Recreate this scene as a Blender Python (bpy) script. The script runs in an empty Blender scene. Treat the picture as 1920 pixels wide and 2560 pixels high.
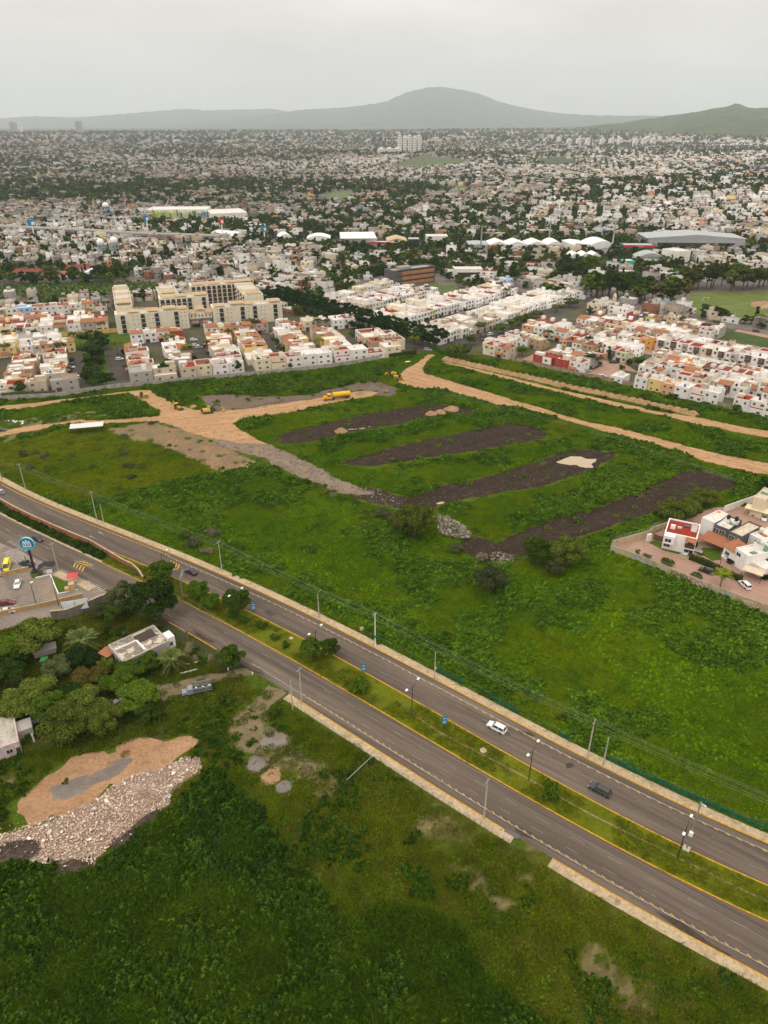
import bpy, bmesh, math, random
import numpy as np
from mathutils import Vector, Matrix, geometry

# ------------------------------------------------------------------ camera, sky, sun, exposure
scn = bpy.context.scene
COL = scn.collection
CAM_H, FPX, HORIZON = 120.0, 1775.0, 310.0           # drone height (m), focal length and horizon row of a 1920x2560 frame
PITCH = math.atan((1280 - HORIZON) / FPX)
cam = bpy.data.cameras.new('camera')
cam.sensor_fit = 'VERTICAL'; cam.sensor_height = 36.0; cam.lens = FPX / 2560 * 36.0
cam.clip_start = 1.0; cam.clip_end = 80000.0
camo = bpy.data.objects.new('camera', cam); COL.objects.link(camo)
camo.location = (0, 0, CAM_H); camo.rotation_euler = (math.pi / 2 - PITCH, 0, 0)
scn.camera = camo
scn.view_settings.view_transform = 'Standard'; scn.view_settings.look = 'None'
scn.view_settings.exposure = EXPOSURE = 0.0; scn.view_settings.gamma = 1.0
scn.view_settings.use_curve_mapping = False
scn.cycles.max_bounces = 5; scn.cycles.diffuse_bounces = 2; scn.cycles.glossy_bounces = 2
scn.cycles.transparent_max_bounces = 6; scn.cycles.volume_bounces = 1; scn.cycles.use_denoising = True
scn.cycles.sample_clamp_indirect = 6.0

SUN_EL, SUN_AZ = math.radians(58), math.radians(215)    # compass-like azimuth from +Y clockwise
world = bpy.data.worlds.new('World'); scn.world = world; world.use_nodes = True
nt = world.node_tree; nt.nodes.clear()
wo = nt.nodes.new('ShaderNodeOutputWorld'); bg = nt.nodes.new('ShaderNodeBackground')
bg.inputs['Strength'].default_value = 0.1
sky = nt.nodes.new('ShaderNodeTexSky'); sky.sky_type = 'NISHITA'; sky.sun_disc = False
sky.sun_elevation = SUN_EL; sky.sun_rotation = SUN_AZ; sky.dust_density = 4.0; sky.air_density = 1.0
tc = nt.nodes.new('ShaderNodeTexCoord'); mp = nt.nodes.new('ShaderNodeMapping'); mp.inputs['Scale'].default_value = (2.0, 2.0, 7.0)
nz = nt.nodes.new('ShaderNodeTexNoise'); nz.inputs['Scale'].default_value = 1.6; nz.inputs['Detail'].default_value = 5; nz.inputs['Roughness'].default_value = 0.55
rp = nt.nodes.new('ShaderNodeValToRGB')
rp.color_ramp.elements[0].position = 0.30; rp.color_ramp.elements[0].color = (6.9, 6.5, 6.1, 1)
rp.color_ramp.elements[1].position = 0.72; rp.color_ramp.elements[1].color = (9.0, 8.5, 7.95, 1)
mx = nt.nodes.new('ShaderNodeMix'); mx.data_type = 'RGBA'; mx.inputs['Factor'].default_value = 0.98
nt.links.new(tc.outputs['Generated'], mp.inputs['Vector']); nt.links.new(mp.outputs['Vector'], nz.inputs['Vector'])
nt.links.new(nz.outputs['Fac'], rp.inputs['Fac'])
sx = nt.nodes.new('ShaderNodeSeparateXYZ'); ma = nt.nodes.new('ShaderNodeMath'); ma.operation = 'MULTIPLY_ADD'; ma.use_clamp = False     # overcast dome: brighter overhead
mc = nt.nodes.new('ShaderNodeMath'); mc.operation = 'MAXIMUM'; mc.inputs[1].default_value = 0.0; ma.inputs[1].default_value = 1.35; ma.inputs[2].default_value = 1.0
nt.links.new(tc.outputs['Generated'], sx.inputs[0]); nt.links.new(sx.outputs['Z'], mc.inputs[0]); nt.links.new(mc.outputs[0], ma.inputs[0])
vm = nt.nodes.new('ShaderNodeVectorMath'); vm.operation = 'SCALE'; nt.links.new(rp.outputs['Color'], vm.inputs[0]); nt.links.new(ma.outputs[0], vm.inputs['Scale'])
nt.links.new(sky.outputs['Color'], mx.inputs[6]); nt.links.new(vm.outputs[0], mx.inputs[7])
nt.links.new(mx.outputs[2], bg.inputs['Color']); nt.links.new(bg.outputs['Background'], wo.inputs['Surface'])
sun = bpy.data.lights.new('sun', 'SUN'); sun.energy = 0.9; sun.angle = math.radians(22); sun.color = (1.0, 0.93, 0.83)
suno = bpy.data.objects.new('sun', sun); COL.objects.link(suno)
sd = Vector((math.sin(SUN_AZ) * math.cos(SUN_EL), math.cos(SUN_AZ) * math.cos(SUN_EL), math.sin(SUN_EL)))
suno.rotation_euler = (-sd).to_track_quat('-Z', 'Y').to_euler()

# ------------------------------------------------------------------ helpers: survey of the place
FR = {'F': (0, 0, 1.1573), 'Z6': (0, 900, .6028), 'Z7': (920, 860, .6028), 'A1': (0, 1280, .3858), 'A2': (0, 1700, .5425), 'A3': (400, 1280, .4220),
      'A4': (1000, 1500, .5546), 'A5': (1500, 1180, .2532), 'A6': (0, 1500, .3014), 'Z3': (0, 500, .4219), 'Z4': (600, 500, .4219), 'Z5': (1220, 500, .4219),
      'Z1': (0, 200, .5787), 'Z2': (960, 200, .5787), 'B1': (0, 1320, .09644), 'B2': (0, 1400, .14467), 'B4': (340, 960, .18083), 'B5': (780, 940, .18083),
      'B6': (1720, 1220, .12658), 'B7': (1520, 1340, .24111), 'B8': (400, 1650, .14467), 'C1': (0, 720, .217), 'C2': (300, 760, .217), 'C3': (640, 780, .24111),
      'C4': (660, 640, .3255), 'C5': (1100, 680, .27728), 'C6': (1500, 760, .25316), 'C7': (0, 880, .25316), 'S': (0, 0, 1.0)}
SP, CP = math.sin(PITCH), math.cos(PITCH)
def W(fr, x, y, z=0.0):
    """survey point -> place on the ground (or at height z)"""
    a, b, s = FR[fr]; X, Y = a + x * s, b + y * s
    u, v = (X - 960) / FPX, (1280 - Y) / FPX
    d = (u, CP + v * SP, -SP + v * CP); t = (z - CAM_H) / d[2]
    return Vector((d[0] * t, d[1] * t, z))
def WP(*segs):
    out = []
    for fr, pts in segs: out += [W(fr, *p)[:2] for p in pts]
    return np.array(out)
def project(x, y, z=0.0):
    x = np.asarray(x, float); y = np.asarray(y, float); dz = np.asarray(z, float) - CAM_H
    dep = np.maximum(y * CP - dz * SP, 1.0)
    return 960 + FPX * x / dep, 1280 - FPX * (y * SP + dz * CP) / dep, dep
def in_view(x, y, z=0.0, m=160):
    X, Y, d = project(x, y, z); return (X > -m) & (X < 1920 + m) & (Y > -m) & (Y < 2560 + m) & (np.asarray(y) > 5)
def tz(x, y):
    """gentle rises under the far city"""
    x = np.asarray(x, float); y = np.asarray(y, float)
    return (30 * np.exp(-((x - 640) / 330) ** 2 - ((y - 1430) / 260) ** 2) + 22 * np.exp(-((x - 60) / 330) ** 2 - ((y - 3000) / 420) ** 2)
            + 30 * np.exp(-((x - 1500) / 600) ** 2 - ((y - 2700) / 600) ** 2)
            + np.clip((np.hypot(x, y) - 3000) / 5500, 0, 1) ** 1.5 * (38 + 46 * (noise2(x, y, 1500, 97, 2) - .35) + 30 * np.clip(x / 3500, 0, 1)))
def inpoly(px, py, poly):
    poly = np.asarray(poly); r = np.zeros(px.shape, bool); j = len(poly) - 1
    for i in range(len(poly)):
        xi, yi = poly[i]; xj, yj = poly[j]
        if yi != yj:
            c = ((yi > py) != (yj > py)) & (px < (xj - xi) * (py - yi) / (yj - yi) + xi); r ^= c
        j = i
    return r
_lat = {}
def noise2(x, y, scale=1.0, seed=0, octs=3):
    if seed not in _lat: _lat[seed] = np.random.default_rng(1000 + seed).random((256, 256))
    L = _lat[seed]; out = 0; amp = 1; tot = 0; x = np.asarray(x, float) / scale; y = np.asarray(y, float) / scale
    for o in range(octs):
        xi = np.floor(x).astype(int); yi = np.floor(y).astype(int); fx = x - xi; fy = y - yi
        fx = fx * fx * (3 - 2 * fx); fy = fy * fy * (3 - 2 * fy)
        a = L[xi % 256, yi % 256]; b = L[(xi + 1) % 256, yi % 256]; c = L[xi % 256, (yi + 1) % 256]; d = L[(xi + 1) % 256, (yi + 1) % 256]
        out = out + amp * (a * (1 - fx) * (1 - fy) + b * fx * (1 - fy) + c * (1 - fx) * fy + d * fx * fy); tot += amp
        amp *= .5; x = x * 2.03 + 17; y = y * 2.03 + 31
    return out / tot
RND = random.Random(11)
rng = np.random.default_rng(11)

# ------------------------------------------------------------------ helpers: materials
def _nodes(name):
    m = bpy.data.materials.new(name); m.use_nodes = True; t = m.node_tree; return m, t, t.nodes['Principled BSDF']
def _mix(t, a, b, fac, mode='MIX'):
    n = t.nodes.new('ShaderNodeMix'); n.data_type = 'RGBA'; n.blend_type = mode
    for s, v in ((6, a), (7, b), (0, fac)):
        if hasattr(v, 'is_output'): t.links.new(v, n.inputs[s])
        else: n.inputs[s].default_value = v
    return n.outputs[2]
def _noise(t, scale, detail=4, rough=.55, vec=None, stretch=None, rot=0):
    if vec is None: vec = t.nodes.new('ShaderNodeNewGeometry').outputs['Position']
    if stretch or rot:
        mp = t.nodes.new('ShaderNodeMapping'); mp.inputs['Scale'].default_value = stretch or (1, 1, 1); mp.inputs['Rotation'].default_value = (0, 0, rot)
        t.links.new(vec, mp.inputs['Vector'])
        if rot:
            m2 = t.nodes.new('ShaderNodeMapping'); m2.inputs['Scale'].default_value = stretch or (1, 1, 1); mp.inputs['Scale'].default_value = (1, 1, 1)
            t.links.new(mp.outputs['Vector'], m2.inputs['Vector']); vec = m2.outputs['Vector']
        else: vec = mp.outputs['Vector']
    n = t.nodes.new('ShaderNodeTexNoise'); n.inputs['Scale'].default_value = scale; n.inputs['Detail'].default_value = detail; n.inputs['Roughness'].default_value = rough
    t.links.new(vec, n.inputs['Vector']); return n.outputs['Fac']
def _ramp(t, fac, *stops):
    r = t.nodes.new('ShaderNodeValToRGB'); e = r.color_ramp.elements
    while len(e) < len(stops): e.new(.5)
    for i, (p, c) in enumerate(stops):
        e[i].position = p; e[i].color = (c, c, c, 1) if isinstance(c, (int, float)) else (*c, 1)
    t.links.new(fac, r.inputs['Fac']); return r.outputs['Color']
def _bump(t, b, fac, strength, dist):
    n = t.nodes.new('ShaderNodeBump'); n.inputs['Strength'].default_value = strength; n.inputs['Distance'].default_value = dist
    t.links.new(fac, n.inputs['Height']); t.links.new(n.outputs['Normal'], b.inputs['Normal'])
def plain(name, c, rough=.7, metal=0.0, var=.12, scale=.8, spec=.3):
    """paint, plaster, metal: a colour with slight grime"""
    m, t, b = _nodes(name); b.inputs['Roughness'].default_value = rough; b.inputs['Metallic'].default_value = metal
    b.inputs['Specular IOR Level'].default_value = spec
    f = _ramp(t, _noise(t, scale, 5, .6), (.3, 1 - var), (.7, 1 + var * .5))
    o = _mix(t, (*c, 1), f, 1.0, 'MULTIPLY'); t.links.new(o, b.inputs['Base Color']); return m
def wallmat(name, c, grime=.14):
    """painted render with rain streaks and patchy wear"""
    m, t, b = _nodes(name); b.inputs['Roughness'].default_value = .85; b.inputs['Specular IOR Level'].default_value = .2
    st = _noise(t, 1.0, 4, .6, stretch=(.8, .8, .22)); pa = _noise(t, .35, 3)
    f = _ramp(t, st, (.32, 1 - grime), (.55, 1.0)); g = _ramp(t, pa, (.3, 1 - grime * .5), (.6, 1.0))
    o = _mix(t, (*c, 1), f, 1.0, 'MULTIPLY'); o = _mix(t, o, g, 1.0, 'MULTIPLY'); t.links.new(o, b.inputs['Base Color']); return m
def earth(name, c1, c2, s1=.12, s2=1.2, bump=.4, c3=None, stretch=None, rot=0, s3=.5):
    m, t, b = _nodes(name); b.inputs['Roughness'].default_value = .95; b.inputs['Specular IOR Level'].default_value = .1
    o = _mix(t, (*c1, 1), (*c2, 1), _ramp(t, _noise(t, s1, 5, .62, stretch=stretch, rot=rot), (.35, 0.0), (.65, 1.0)))
    if c3: o = _mix(t, o, (*c3, 1), _ramp(t, _noise(t, s3, 5, .7), (.52, 0.0), (.68, 1.0)))
    fine = _noise(t, s2, 6, .7); o = _mix(t, o, _ramp(t, fine, (.25, .62), (.75, 1.3)), 1.0, 'MULTIPLY')
    t.links.new(o, b.inputs['Base Color'])
    if bump: _bump(t, b, fine, bump, .25)
    return m
def leafmat(name, c1, c2, big=.03, dark=.55, light=1.35, c3=None, var=(.62, 1.3)):
    m, t, b = _nodes(name); b.inputs['Roughness'].default_value = .8; b.inputs['Specular IOR Level'].default_value = .02
    o = _mix(t, (*c1, 1), (*c2, 1), _ramp(t, _noise(t, big, 4, .6), (.38, 0.0), (.62, 1.0)))
    if c3: o = _mix(t, o, (*c3, 1), _ramp(t, _noise(t, big * 5.3, 3, .6), (.5, 0.0), (.7, 1.0)))
    g = t.nodes.new('ShaderNodeNewGeometry'); o = _mix(t, o, _ramp(t, g.outputs['Random Per Island'], (0.0, dark), (1.0, light)), 1.0, 'MULTIPLY')
    oi = t.nodes.new('ShaderNodeObjectInfo'); o = _mix(t, o, _ramp(t, oi.outputs['Random'], (0.0, var[0]), (1.0, var[1])), 1.0, 'MULTIPLY')
    t.links.new(o, b.inputs['Base Color']); return m
def attrmat(name, attr, rough=.9, fine=1.0, lo=.7, hi=1.25, s2=.09, bump=0):
    m, t, b = _nodes(name); b.inputs['Roughness'].default_value = rough; b.inputs['Specular IOR Level'].default_value = .12
    a = t.nodes.new('ShaderNodeAttribute'); a.attribute_name = attr
    n1 = _noise(t, fine, 6, .7); n2 = _noise(t, s2, 4, .6)
    o = _mix(t, a.outputs['Color'], _ramp(t, n1, (.28, lo), (.72, hi)), 1.0, 'MULTIPLY')
    o = _mix(t, o, _ramp(t, n2, (.3, .82), (.7, 1.15)), 1.0, 'MULTIPLY'); t.links.new(o, b.inputs['Base Color'])
    if bump: _bump(t, b, n1, bump, .2)
    return m

# ------------------------------------------------------------------ helpers: objects and meshes
def tag(o, label=None, cat=None, group=None, kind=None):
    if label: o['label'] = label
    if cat: o['category'] = cat
    if group: o['group'] = group
    if kind: o['kind'] = kind
    return o
def empty(name, loc=(0, 0, 0), rz=0.0):
    o = bpy.data.objects.new(name, None); o.empty_display_size = .3; COL.objects.link(o); o.location = loc; o.rotation_euler = (0, 0, rz); return o
def put(name, me, mats=None, parent=None, loc=(0, 0, 0), rot=(0, 0, 0), scale=(1, 1, 1)):
    """link a mesh (often shared) as one object; mats override the slots on the object"""
    o = bpy.data.objects.new(name, me); COL.objects.link(o)
    if mats:
        if not isinstance(mats, (list, tuple)): mats = [mats]
        while len(me.materials) < len(mats): me.materials.append(None)
        for i, m in enumerate(mats):
            o.material_slots[i].link = 'OBJECT'; o.material_slots[i].material = m
    o.location = loc; o.rotation_euler = rot; o.scale = scale
    if parent: o.parent = parent
    return o
def npmesh(name, verts, quads, mats=(), midx=None, smooth=False):
    verts = np.asarray(verts, np.float32).reshape(-1, 3); quads = np.asarray(quads, np.int32)
    k = quads.shape[1]; me = bpy.data.meshes.new(name)
    me.vertices.add(len(verts)); me.vertices.foreach_set('co', verts.ravel())
    me.loops.add(quads.size); me.loops.foreach_set('vertex_index', quads.ravel())
    me.polygons.add(len(quads)); me.polygons.foreach_set('loop_start', np.arange(0, quads.size, k, dtype=np.int32))
    if midx is not None: me.polygons.foreach_set('material_index', np.asarray(midx, np.int32))
    for m in mats: me.materials.append(m)
    me.update(calc_edges=True)
    if smooth: me.polygons.foreach_set('use_smooth', np.ones(len(quads), bool))
    return me
class MB:
    """collects shapes for ONE mesh"""
    def __init__(s): s.v = []; s.f = []; s.m = []
    def poly(s, pts, m=0):
        k = len(s.v); s.v += [tuple(p) for p in pts]; s.f.append(tuple(range(k, k + len(pts)))); s.m.append(m); return s
    def hexa(s, p, m=0, top=None):
        """8 points: bottom ring 0-3, top ring 4-7"""
        k = len(s.v); s.v += [tuple(q) for q in p]
        for i, f in enumerate(((0, 3, 2, 1), (4, 5, 6, 7), (0, 1, 5, 4), (1, 2, 6, 5), (2, 3, 7, 6), (3, 0, 4, 7))):
            s.f.append(tuple(k + j for j in f)); s.m.append(top if (top is not None and i == 1) else m)
        return s
    def box(s, x0, x1, y0, y1, z0, z1, m=0, top=None):
        return s.hexa([(x0, y0, z0), (x1, y0, z0), (x1, y1, z0), (x0, y1, z0), (x0, y0, z1), (x1, y0, z1), (x1, y1, z1), (x0, y1, z1)], m, top)
    def frustum(s, r0, z0, r1, z1, m=0, top=None):
        a, b, c, d = r0; e, f, g, h = r1
        return s.hexa([(a, c, z0), (b, c, z0), (b, d, z0), (a, d, z0), (e, g, z1), (f, g, z1), (f, h, z1), (e, h, z1)], m, top)
    def tube(s, p0, p1, r0, r1=None, n=8, m=0, caps=True):
        p0, p1 = Vector(p0), Vector(p1); r1 = r0 if r1 is None else r1; d = (p1 - p0).normalized()
        a = d.orthogonal().normalized(); b = d.cross(a); k = len(s.v)
        for p, r in ((p0, r0), (p1, r1)):
            for i in range(n):
                t = 2 * math.pi * i / n; s.v.append(tuple(p + (a * math.cos(t) + b * math.sin(t)) * r))
        for i in range(n): s.f.append((k + i, k + (i + 1) % n, k + n + (i + 1) % n, k + n + i)); s.m.append(m)
        if caps: s.f.append(tuple(k + n - 1 - i for i in range(n))); s.m.append(m); s.f.append(tuple(k + n + i for i in range(n))); s.m.append(m)
        return s
    def bar(s, p0, p1, w, h, m=0):
        p0, p1 = Vector(p0), Vector(p1); d = (p1 - p0).normalized(); up = Vector((0, 0, 1))
        if abs(d.z) > .95: up = Vector((0, 1, 0))
        a = d.cross(up).normalized() * w / 2; b = a.cross(d).normalized() * h / 2
        return s.hexa([p0 - a - b, p0 + a - b, p1 + a - b, p1 - a - b, p0 - a + b, p0 + a + b, p1 + a + b, p1 - a + b], m)
    def lathe(s, prof, n=12, m=0, c=(0, 0)):
        k = len(s.v)
        for r, z in prof:
            for i in range(n):
                t = 2 * math.pi * i / n; s.v.append((c[0] + r * math.cos(t), c[1] + r * math.sin(t), z))
        for j in range(len(prof) - 1):
            for i in range(n):
                s.f.append((k + j * n + i, k + j * n + (i + 1) % n, k + (j + 1) * n + (i + 1) % n, k + (j + 1) * n + i)); s.m.append(m)
        return s
    def mesh(s, name='shape', mats=(), smooth=False):
        me = bpy.data.meshes.new(name); me.from_pydata(s.v, [], s.f)
        for m in mats: me.materials.append(m)
        n = max(s.m) + 1 if s.m else 1
        while len(me.materials) < n: me.materials.append(None)
        me.polygons.foreach_set('material_index', s.m)
        if smooth: me.polygons.foreach_set('use_smooth', [True] * len(s.f))
        me.update(); return me
    def build(s, name, mats=None, parent=None, loc=(0, 0, 0), rz=0.0, smooth=False):
        return put(name, s.mesh(name, (), smooth), mats, parent, loc, (0, 0, rz))
def ring(poly, step=1.5, amp=.5, seed=0):
    """densified, ragged outline"""
    out = []; n = len(poly)
    for i in range(n):
        a = np.array(poly[i], float); b = np.array(poly[(i + 1) % n], float); k = max(1, int(np.hypot(*(b - a)) / step))
        for j in range(k): out.append(a + (b - a) * j / k)
    out = np.array(out)
    if amp:
        out = out + np.stack([noise2(out[:, 0], out[:, 1], 4, 50 + seed, 4) - .5, noise2(out[:, 0], out[:, 1], 4, 60 + seed, 4) - .5], 1) * 2.6 * amp
    return out
def smoothline(p, step=2.0):
    """Catmull-Rom through points, resampled"""
    p = np.asarray(p, float); P = np.vstack([2 * p[0] - p[1], p, 2 * p[-1] - p[-2]]); out = []
    for i in range(1, len(P) - 2):
        k = max(2, int(np.hypot(*(P[i + 1] - P[i])) / step)); t = np.linspace(0, 1, k, endpoint=False)[:, None]
        out.append(.5 * (2 * P[i] + (P[i + 1] - P[i - 1]) * t + (2 * P[i - 1] - 5 * P[i] + 4 * P[i + 1] - P[i + 2]) * t ** 2 + (3 * P[i] - P[i - 1] - 3 * P[i + 1] + P[i + 2]) * t ** 3))
    out.append(P[-2][None]); return np.vstack(out)
def sheet(name, poly, z, mat, amp=.5, step=1.5, seed=0, thick=0.0, kind='structure'):
    r = ring(poly, step, amp, seed); vs = [Vector((x, y, z)) for x, y in r]
    tris = geometry.tessellate_polygon([vs]); v = [tuple(q) for q in vs]; f = []
    for t in tris:
        a, b, c = (vs[i] for i in t)
        f.append(t if (b - a).cross(c - a).z > 0 else t[::-1])
    me = bpy.data.meshes.new(name); me.from_pydata(v, [], f); me.materials.append(mat); me.update()
    return tag(put(name, me), kind=kind)
def ribbon(name, A, B, z, mat, kind='structure'):
    n = len(A); v = [(x, y, z) for x, y in A] + [(x, y, z) for x, y in B]
    f = [(n + i, n + i + 1, i + 1, i) for i in range(n - 1)]
    me = bpy.data.meshes.new(name); me.from_pydata(v, [], f); me.materials.append(mat); me.update()
    if len(me.polygons) and me.polygons[0].normal.z < 0: me.flip_normals()
    o = put(name, me)
    if kind: o['kind'] = kind
    return o
def strip(name, L, w, z0, z1, mat, kind='structure', parent=None, side=0):
    """raised band along a polyline: kerb, wall, pavement. side 0 centred, +1 left of the line, -1 right of it"""
    L = np.asarray(L, float); d = np.gradient(L, axis=0); d /= np.maximum(np.hypot(d[:, 0], d[:, 1])[:, None], 1e-6)
    nrm = np.stack([-d[:, 1], d[:, 0]], 1); a0, a1 = {0: (-w / 2, w / 2), 1: (0, w), -1: (-w, 0)}[side]
    A, B = L + nrm * a0, L + nrm * a1; n = len(L)
    if np.ndim(z1) == 0: z1 = np.full(n, z1)
    v = [(x, y, z0) for x, y in A] + [(x, y, z0) for x, y in B] + [(x, y, h) for (x, y), h in zip(A, z1)] + [(x, y, h) for (x, y), h in zip(B, z1)]; f = []
    for i in range(n - 1):
        f += [(2 * n + i, 2 * n + i + 1, 3 * n + i + 1, 3 * n + i), (i, i + 1, 2 * n + i + 1, 2 * n + i), (n + i + 1, n + i, 3 * n + i, 3 * n + i + 1)]
    f += [(0, 2 * n, 3 * n, n), (n - 1, 2 * n - 1, 4 * n - 1, 3 * n - 1)]
    me = bpy.data.meshes.new(name); me.from_pydata(v, [], f); me.materials.append(mat); me.update()
    bm = bmesh.new(); bm.from_mesh(me); bmesh.ops.recalc_face_normals(bm, faces=bm.faces); bm.to_mesh(me); bm.free()
    o = put(name, me, parent=parent)
    if kind: o['kind'] = kind
    return o
def ordinal(n):
    w = ['first', 'second', 'third', 'fourth', 'fifth', 'sixth', 'seventh', 'eighth', 'ninth', 'tenth', 'eleventh', 'twelfth', 'thirteenth', 'fourteenth', 'fifteenth',
         'sixteenth', 'seventeenth', 'eighteenth', 'nineteenth', 'twentieth']
    if n < 20: return w[n]
    tens = {2: 'twenty', 3: 'thirty', 4: 'forty', 5: 'fifty', 6: 'sixty'}[(n + 1) // 10]
    return tens + '-' + w[(n + 1) % 10 - 1] if (n + 1) % 10 else {2: 'twentieth', 3: 'thirtieth', 4: 'fortieth', 5: 'fiftieth', 6: 'sixtieth'}[(n + 1) // 10]
HAZE_DENSITY = 5.2e-5
# ------------------------------------------------------------------ survey outlines
NEAR = np.vstack([[(-700, 190)], WP(('C7', [(0, 480), (560, 445), (850, 400), (1130, 360), (1640, 310)]), ('C3', [(0, 660), (400, 620), (900, 560), (1280, 490), (1659, 450)])),
                  [(30, 428)], WP(('C5', [(330, 750), (640, 800), (1000, 880), (1260, 940)]), ('C6', [(0, 745), (340, 820), (760, 920), (1000, 970), (1280, 1040), (1659, 1120)])), [(700, -150), (700, -300), (-700, -300)]])
R1WALL = WP(('C7', [(0, 480), (560, 445), (850, 400), (1130, 360), (1640, 310)]), ('C3', [(0, 660), (400, 620), (900, 560), (1280, 490)]))
R3WALL = WP(('C5', [(640, 800), (1000, 880), (1260, 940)]), ('C6', [(0, 745), (340, 820), (760, 920), (1000, 970), (1280, 1040), (1659, 1120), (1900, 1180)]))
# avenue edges in a road-aligned system
RO = np.array([4.1, 139.8]); RA = math.radians(-36.5); RU = np.array([math.cos(RA), math.sin(RA)]); RV = np.array([-RU[1], RU[0]])
EDGES = {
 1: WP(('Z6', [(0, 503), (110, 556), (260, 625), (430, 692), (600, 768), (760, 835)]), ('A3', [(365, 368), (480, 410), (600, 470), (740, 540), (900, 622), (1040, 690), (1130, 745), (1270, 805), (1400, 880), (1520, 945), (1659, 1010)]), ('A4', [(120, 345), (250, 415), (400, 490), (500, 545), (620, 605), (700, 650), (830, 710), (900, 740), (1000, 790), (1150, 865), (1300, 940), (1400, 990), (1500, 1030), (1659, 1110)])),
 2: WP(('Z6', [(0, 583), (200, 680), (330, 742), (400, 775), (500, 806)]), ('A1', [(860, 312), (1000, 372), (1190, 455)]), ('A3', [(240, 460), (600, 615), (730, 680), (850, 745), (1080, 880), (1180, 935), (1250, 980), (1400, 1065), (1500, 1120)]), ('A4', [(250, 560), (400, 640), (550, 730), (700, 815), (850, 890), (1000, 970), (1130, 1040), (1290, 1120), (1450, 1195), (1659, 1290)])),
 3: WP(('Z6', [(0, 640), (100, 690), (250, 765), (400, 830), (500, 885), (555, 915)]), ('A1', [(1190, 575)]), ('A3', [(200, 555), (300, 610), (430, 680), (560, 755), (660, 815), (750, 850), (850, 915), (1000, 1010), (1130, 1090), (1300, 1190), (1450, 1280)]), ('A4', [(150, 650), (300, 735), (450, 820), (600, 905), (750, 990), (900, 1070), (1050, 1150), (1200, 1225), (1350, 1305), (1500, 1380), (1659, 1465)])),
 4: WP(('A1', [(330, 340), (560, 440), (690, 520), (1160, 745), (1270, 800), (1430, 890)]), ('A3', [(760, 1085), (850, 1140), (1000, 1225), (1150, 1320), (1300, 1420), (1450, 1510)]), ('A4', [(100, 805), (200, 870), (300, 930), (370, 975), (555, 1080), (690, 1160), (840, 1250), (1000, 1345), (1150, 1430), (1300, 1515), (1450, 1595), (1560, 1650)]))}
_fit = {}
for k, P_ in EDGES.items():
    q = P_ - RO; a = q @ RU; b = q @ RV; c = np.polyfit(a / 100, b, 4); lo, hi = a.min(), a.max()
    s0 = (np.polyval(c, (lo + 25) / 100) - np.polyval(c, lo / 100)) / 25; s1 = (np.polyval(c, hi / 100) - np.polyval(c, (hi - 25) / 100)) / 25
    _fit[k] = (c, lo, hi, s0, s1)
def edge(k, a, off=0.0):
    """point on avenue edge k at chainage a (m), pushed sideways by off"""
    c, lo, hi, s0, s1 = _fit[k]; a = np.asarray(a, float); ac = np.clip(a, lo, hi)
    b = np.polyval(c, ac / 100) + np.where(a < lo, (a - lo) * s0, 0) + np.where(a > hi, (a - hi) * s1, 0) + off
    return RO + a[..., None] * RU + b[..., None] * RV
def lat(k, a): return float((edge(k, np.array([a]))[0] - RO) @ RV)
def along(p): return float((np.array(p[:2]) - RO) @ RU)
def lerp_edges(i, j, t, a):
    a = np.asarray(a, float); return edge(i, a) * (1 - t) + edge(j, a) * t
ROADDIR = RA

DIRT_A = WP(('Z7', [(290, 45), (250, 70), (228, 100), (232, 122), (330, 150), (450, 185), (600, 230), (750, 275), (900, 320), (1050, 350), (1200, 390), (1350, 430), (1500, 465), (1659, 495), (1760, 515), (1760, 565), (1659, 542), (1600, 540), (1480, 505), (1400, 490), (1260, 440), (1120, 400), (1000, 370), (900, 340), (760, 300), (640, 265), (540, 255), (450, 230), (330, 190), (220, 187), (130, 165), (120, 140), (150, 105), (200, 80), (250, 42)]))
DIRT_B = WP(('Z7', [(310, 72), (420, 96), (600, 140), (750, 178), (900, 212), (1050, 245), (1200, 278), (1400, 310), (1530, 340), (1659, 360), (1760, 380), (1760, 412), (1659, 388), (1500, 360), (1380, 335), (1200, 292), (1050, 262), (900, 228), (750, 192), (600, 152), (450, 112), (330, 82)]))
DIRT_C = WP(('Z6', [(1570, 132), (1480, 130), (1330, 158), (1180, 180), (1000, 205), (900, 213), (800, 205), (740, 185), (690, 160), (640, 138), (560, 134), (540, 142), (600, 180), (665, 212), (660, 233), (500, 246), (300, 252), (100, 278), (-60, 305), (-60, 325), (0, 318), (100, 300), (250, 270), (480, 262), (650, 252), (760, 292), (850, 322), (940, 345), (1040, 352), (1110, 350), (1060, 325), (1000, 290), (970, 264), (1000, 250), (1100, 232), (1250, 210), (1400, 176), (1540, 152)]))
DIRT_D = WP(('C7', [(-80, 545), (0, 535), (300, 505), (600, 470), (900, 440), (1150, 400), (1330, 385), (1480, 375), (1600, 470), (1659, 560), (1600, 590), (1500, 540), (1380, 440), (1260, 415), (1100, 425), (900, 455), (600, 500), (300, 550), (0, 575), (-80, 580)]))
GRAVEL = WP(('Z6', [(860, 322), (900, 330), (1000, 345), (1120, 352), (1200, 385), (1290, 430), (1400, 490), (1480, 525), (1555, 550), (1540, 560), (1480, 562), (1400, 548), (1290, 503), (1200, 462), (1130, 430), (1080, 400), (1000, 385), (930, 362)]))
BROWN = WP(('Z6', [(450, 290), (600, 260), (760, 285), (900, 345), (1000, 395), (1090, 432), (1040, 445), (920, 467), (800, 412), (650, 352), (500, 312)]))
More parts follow.
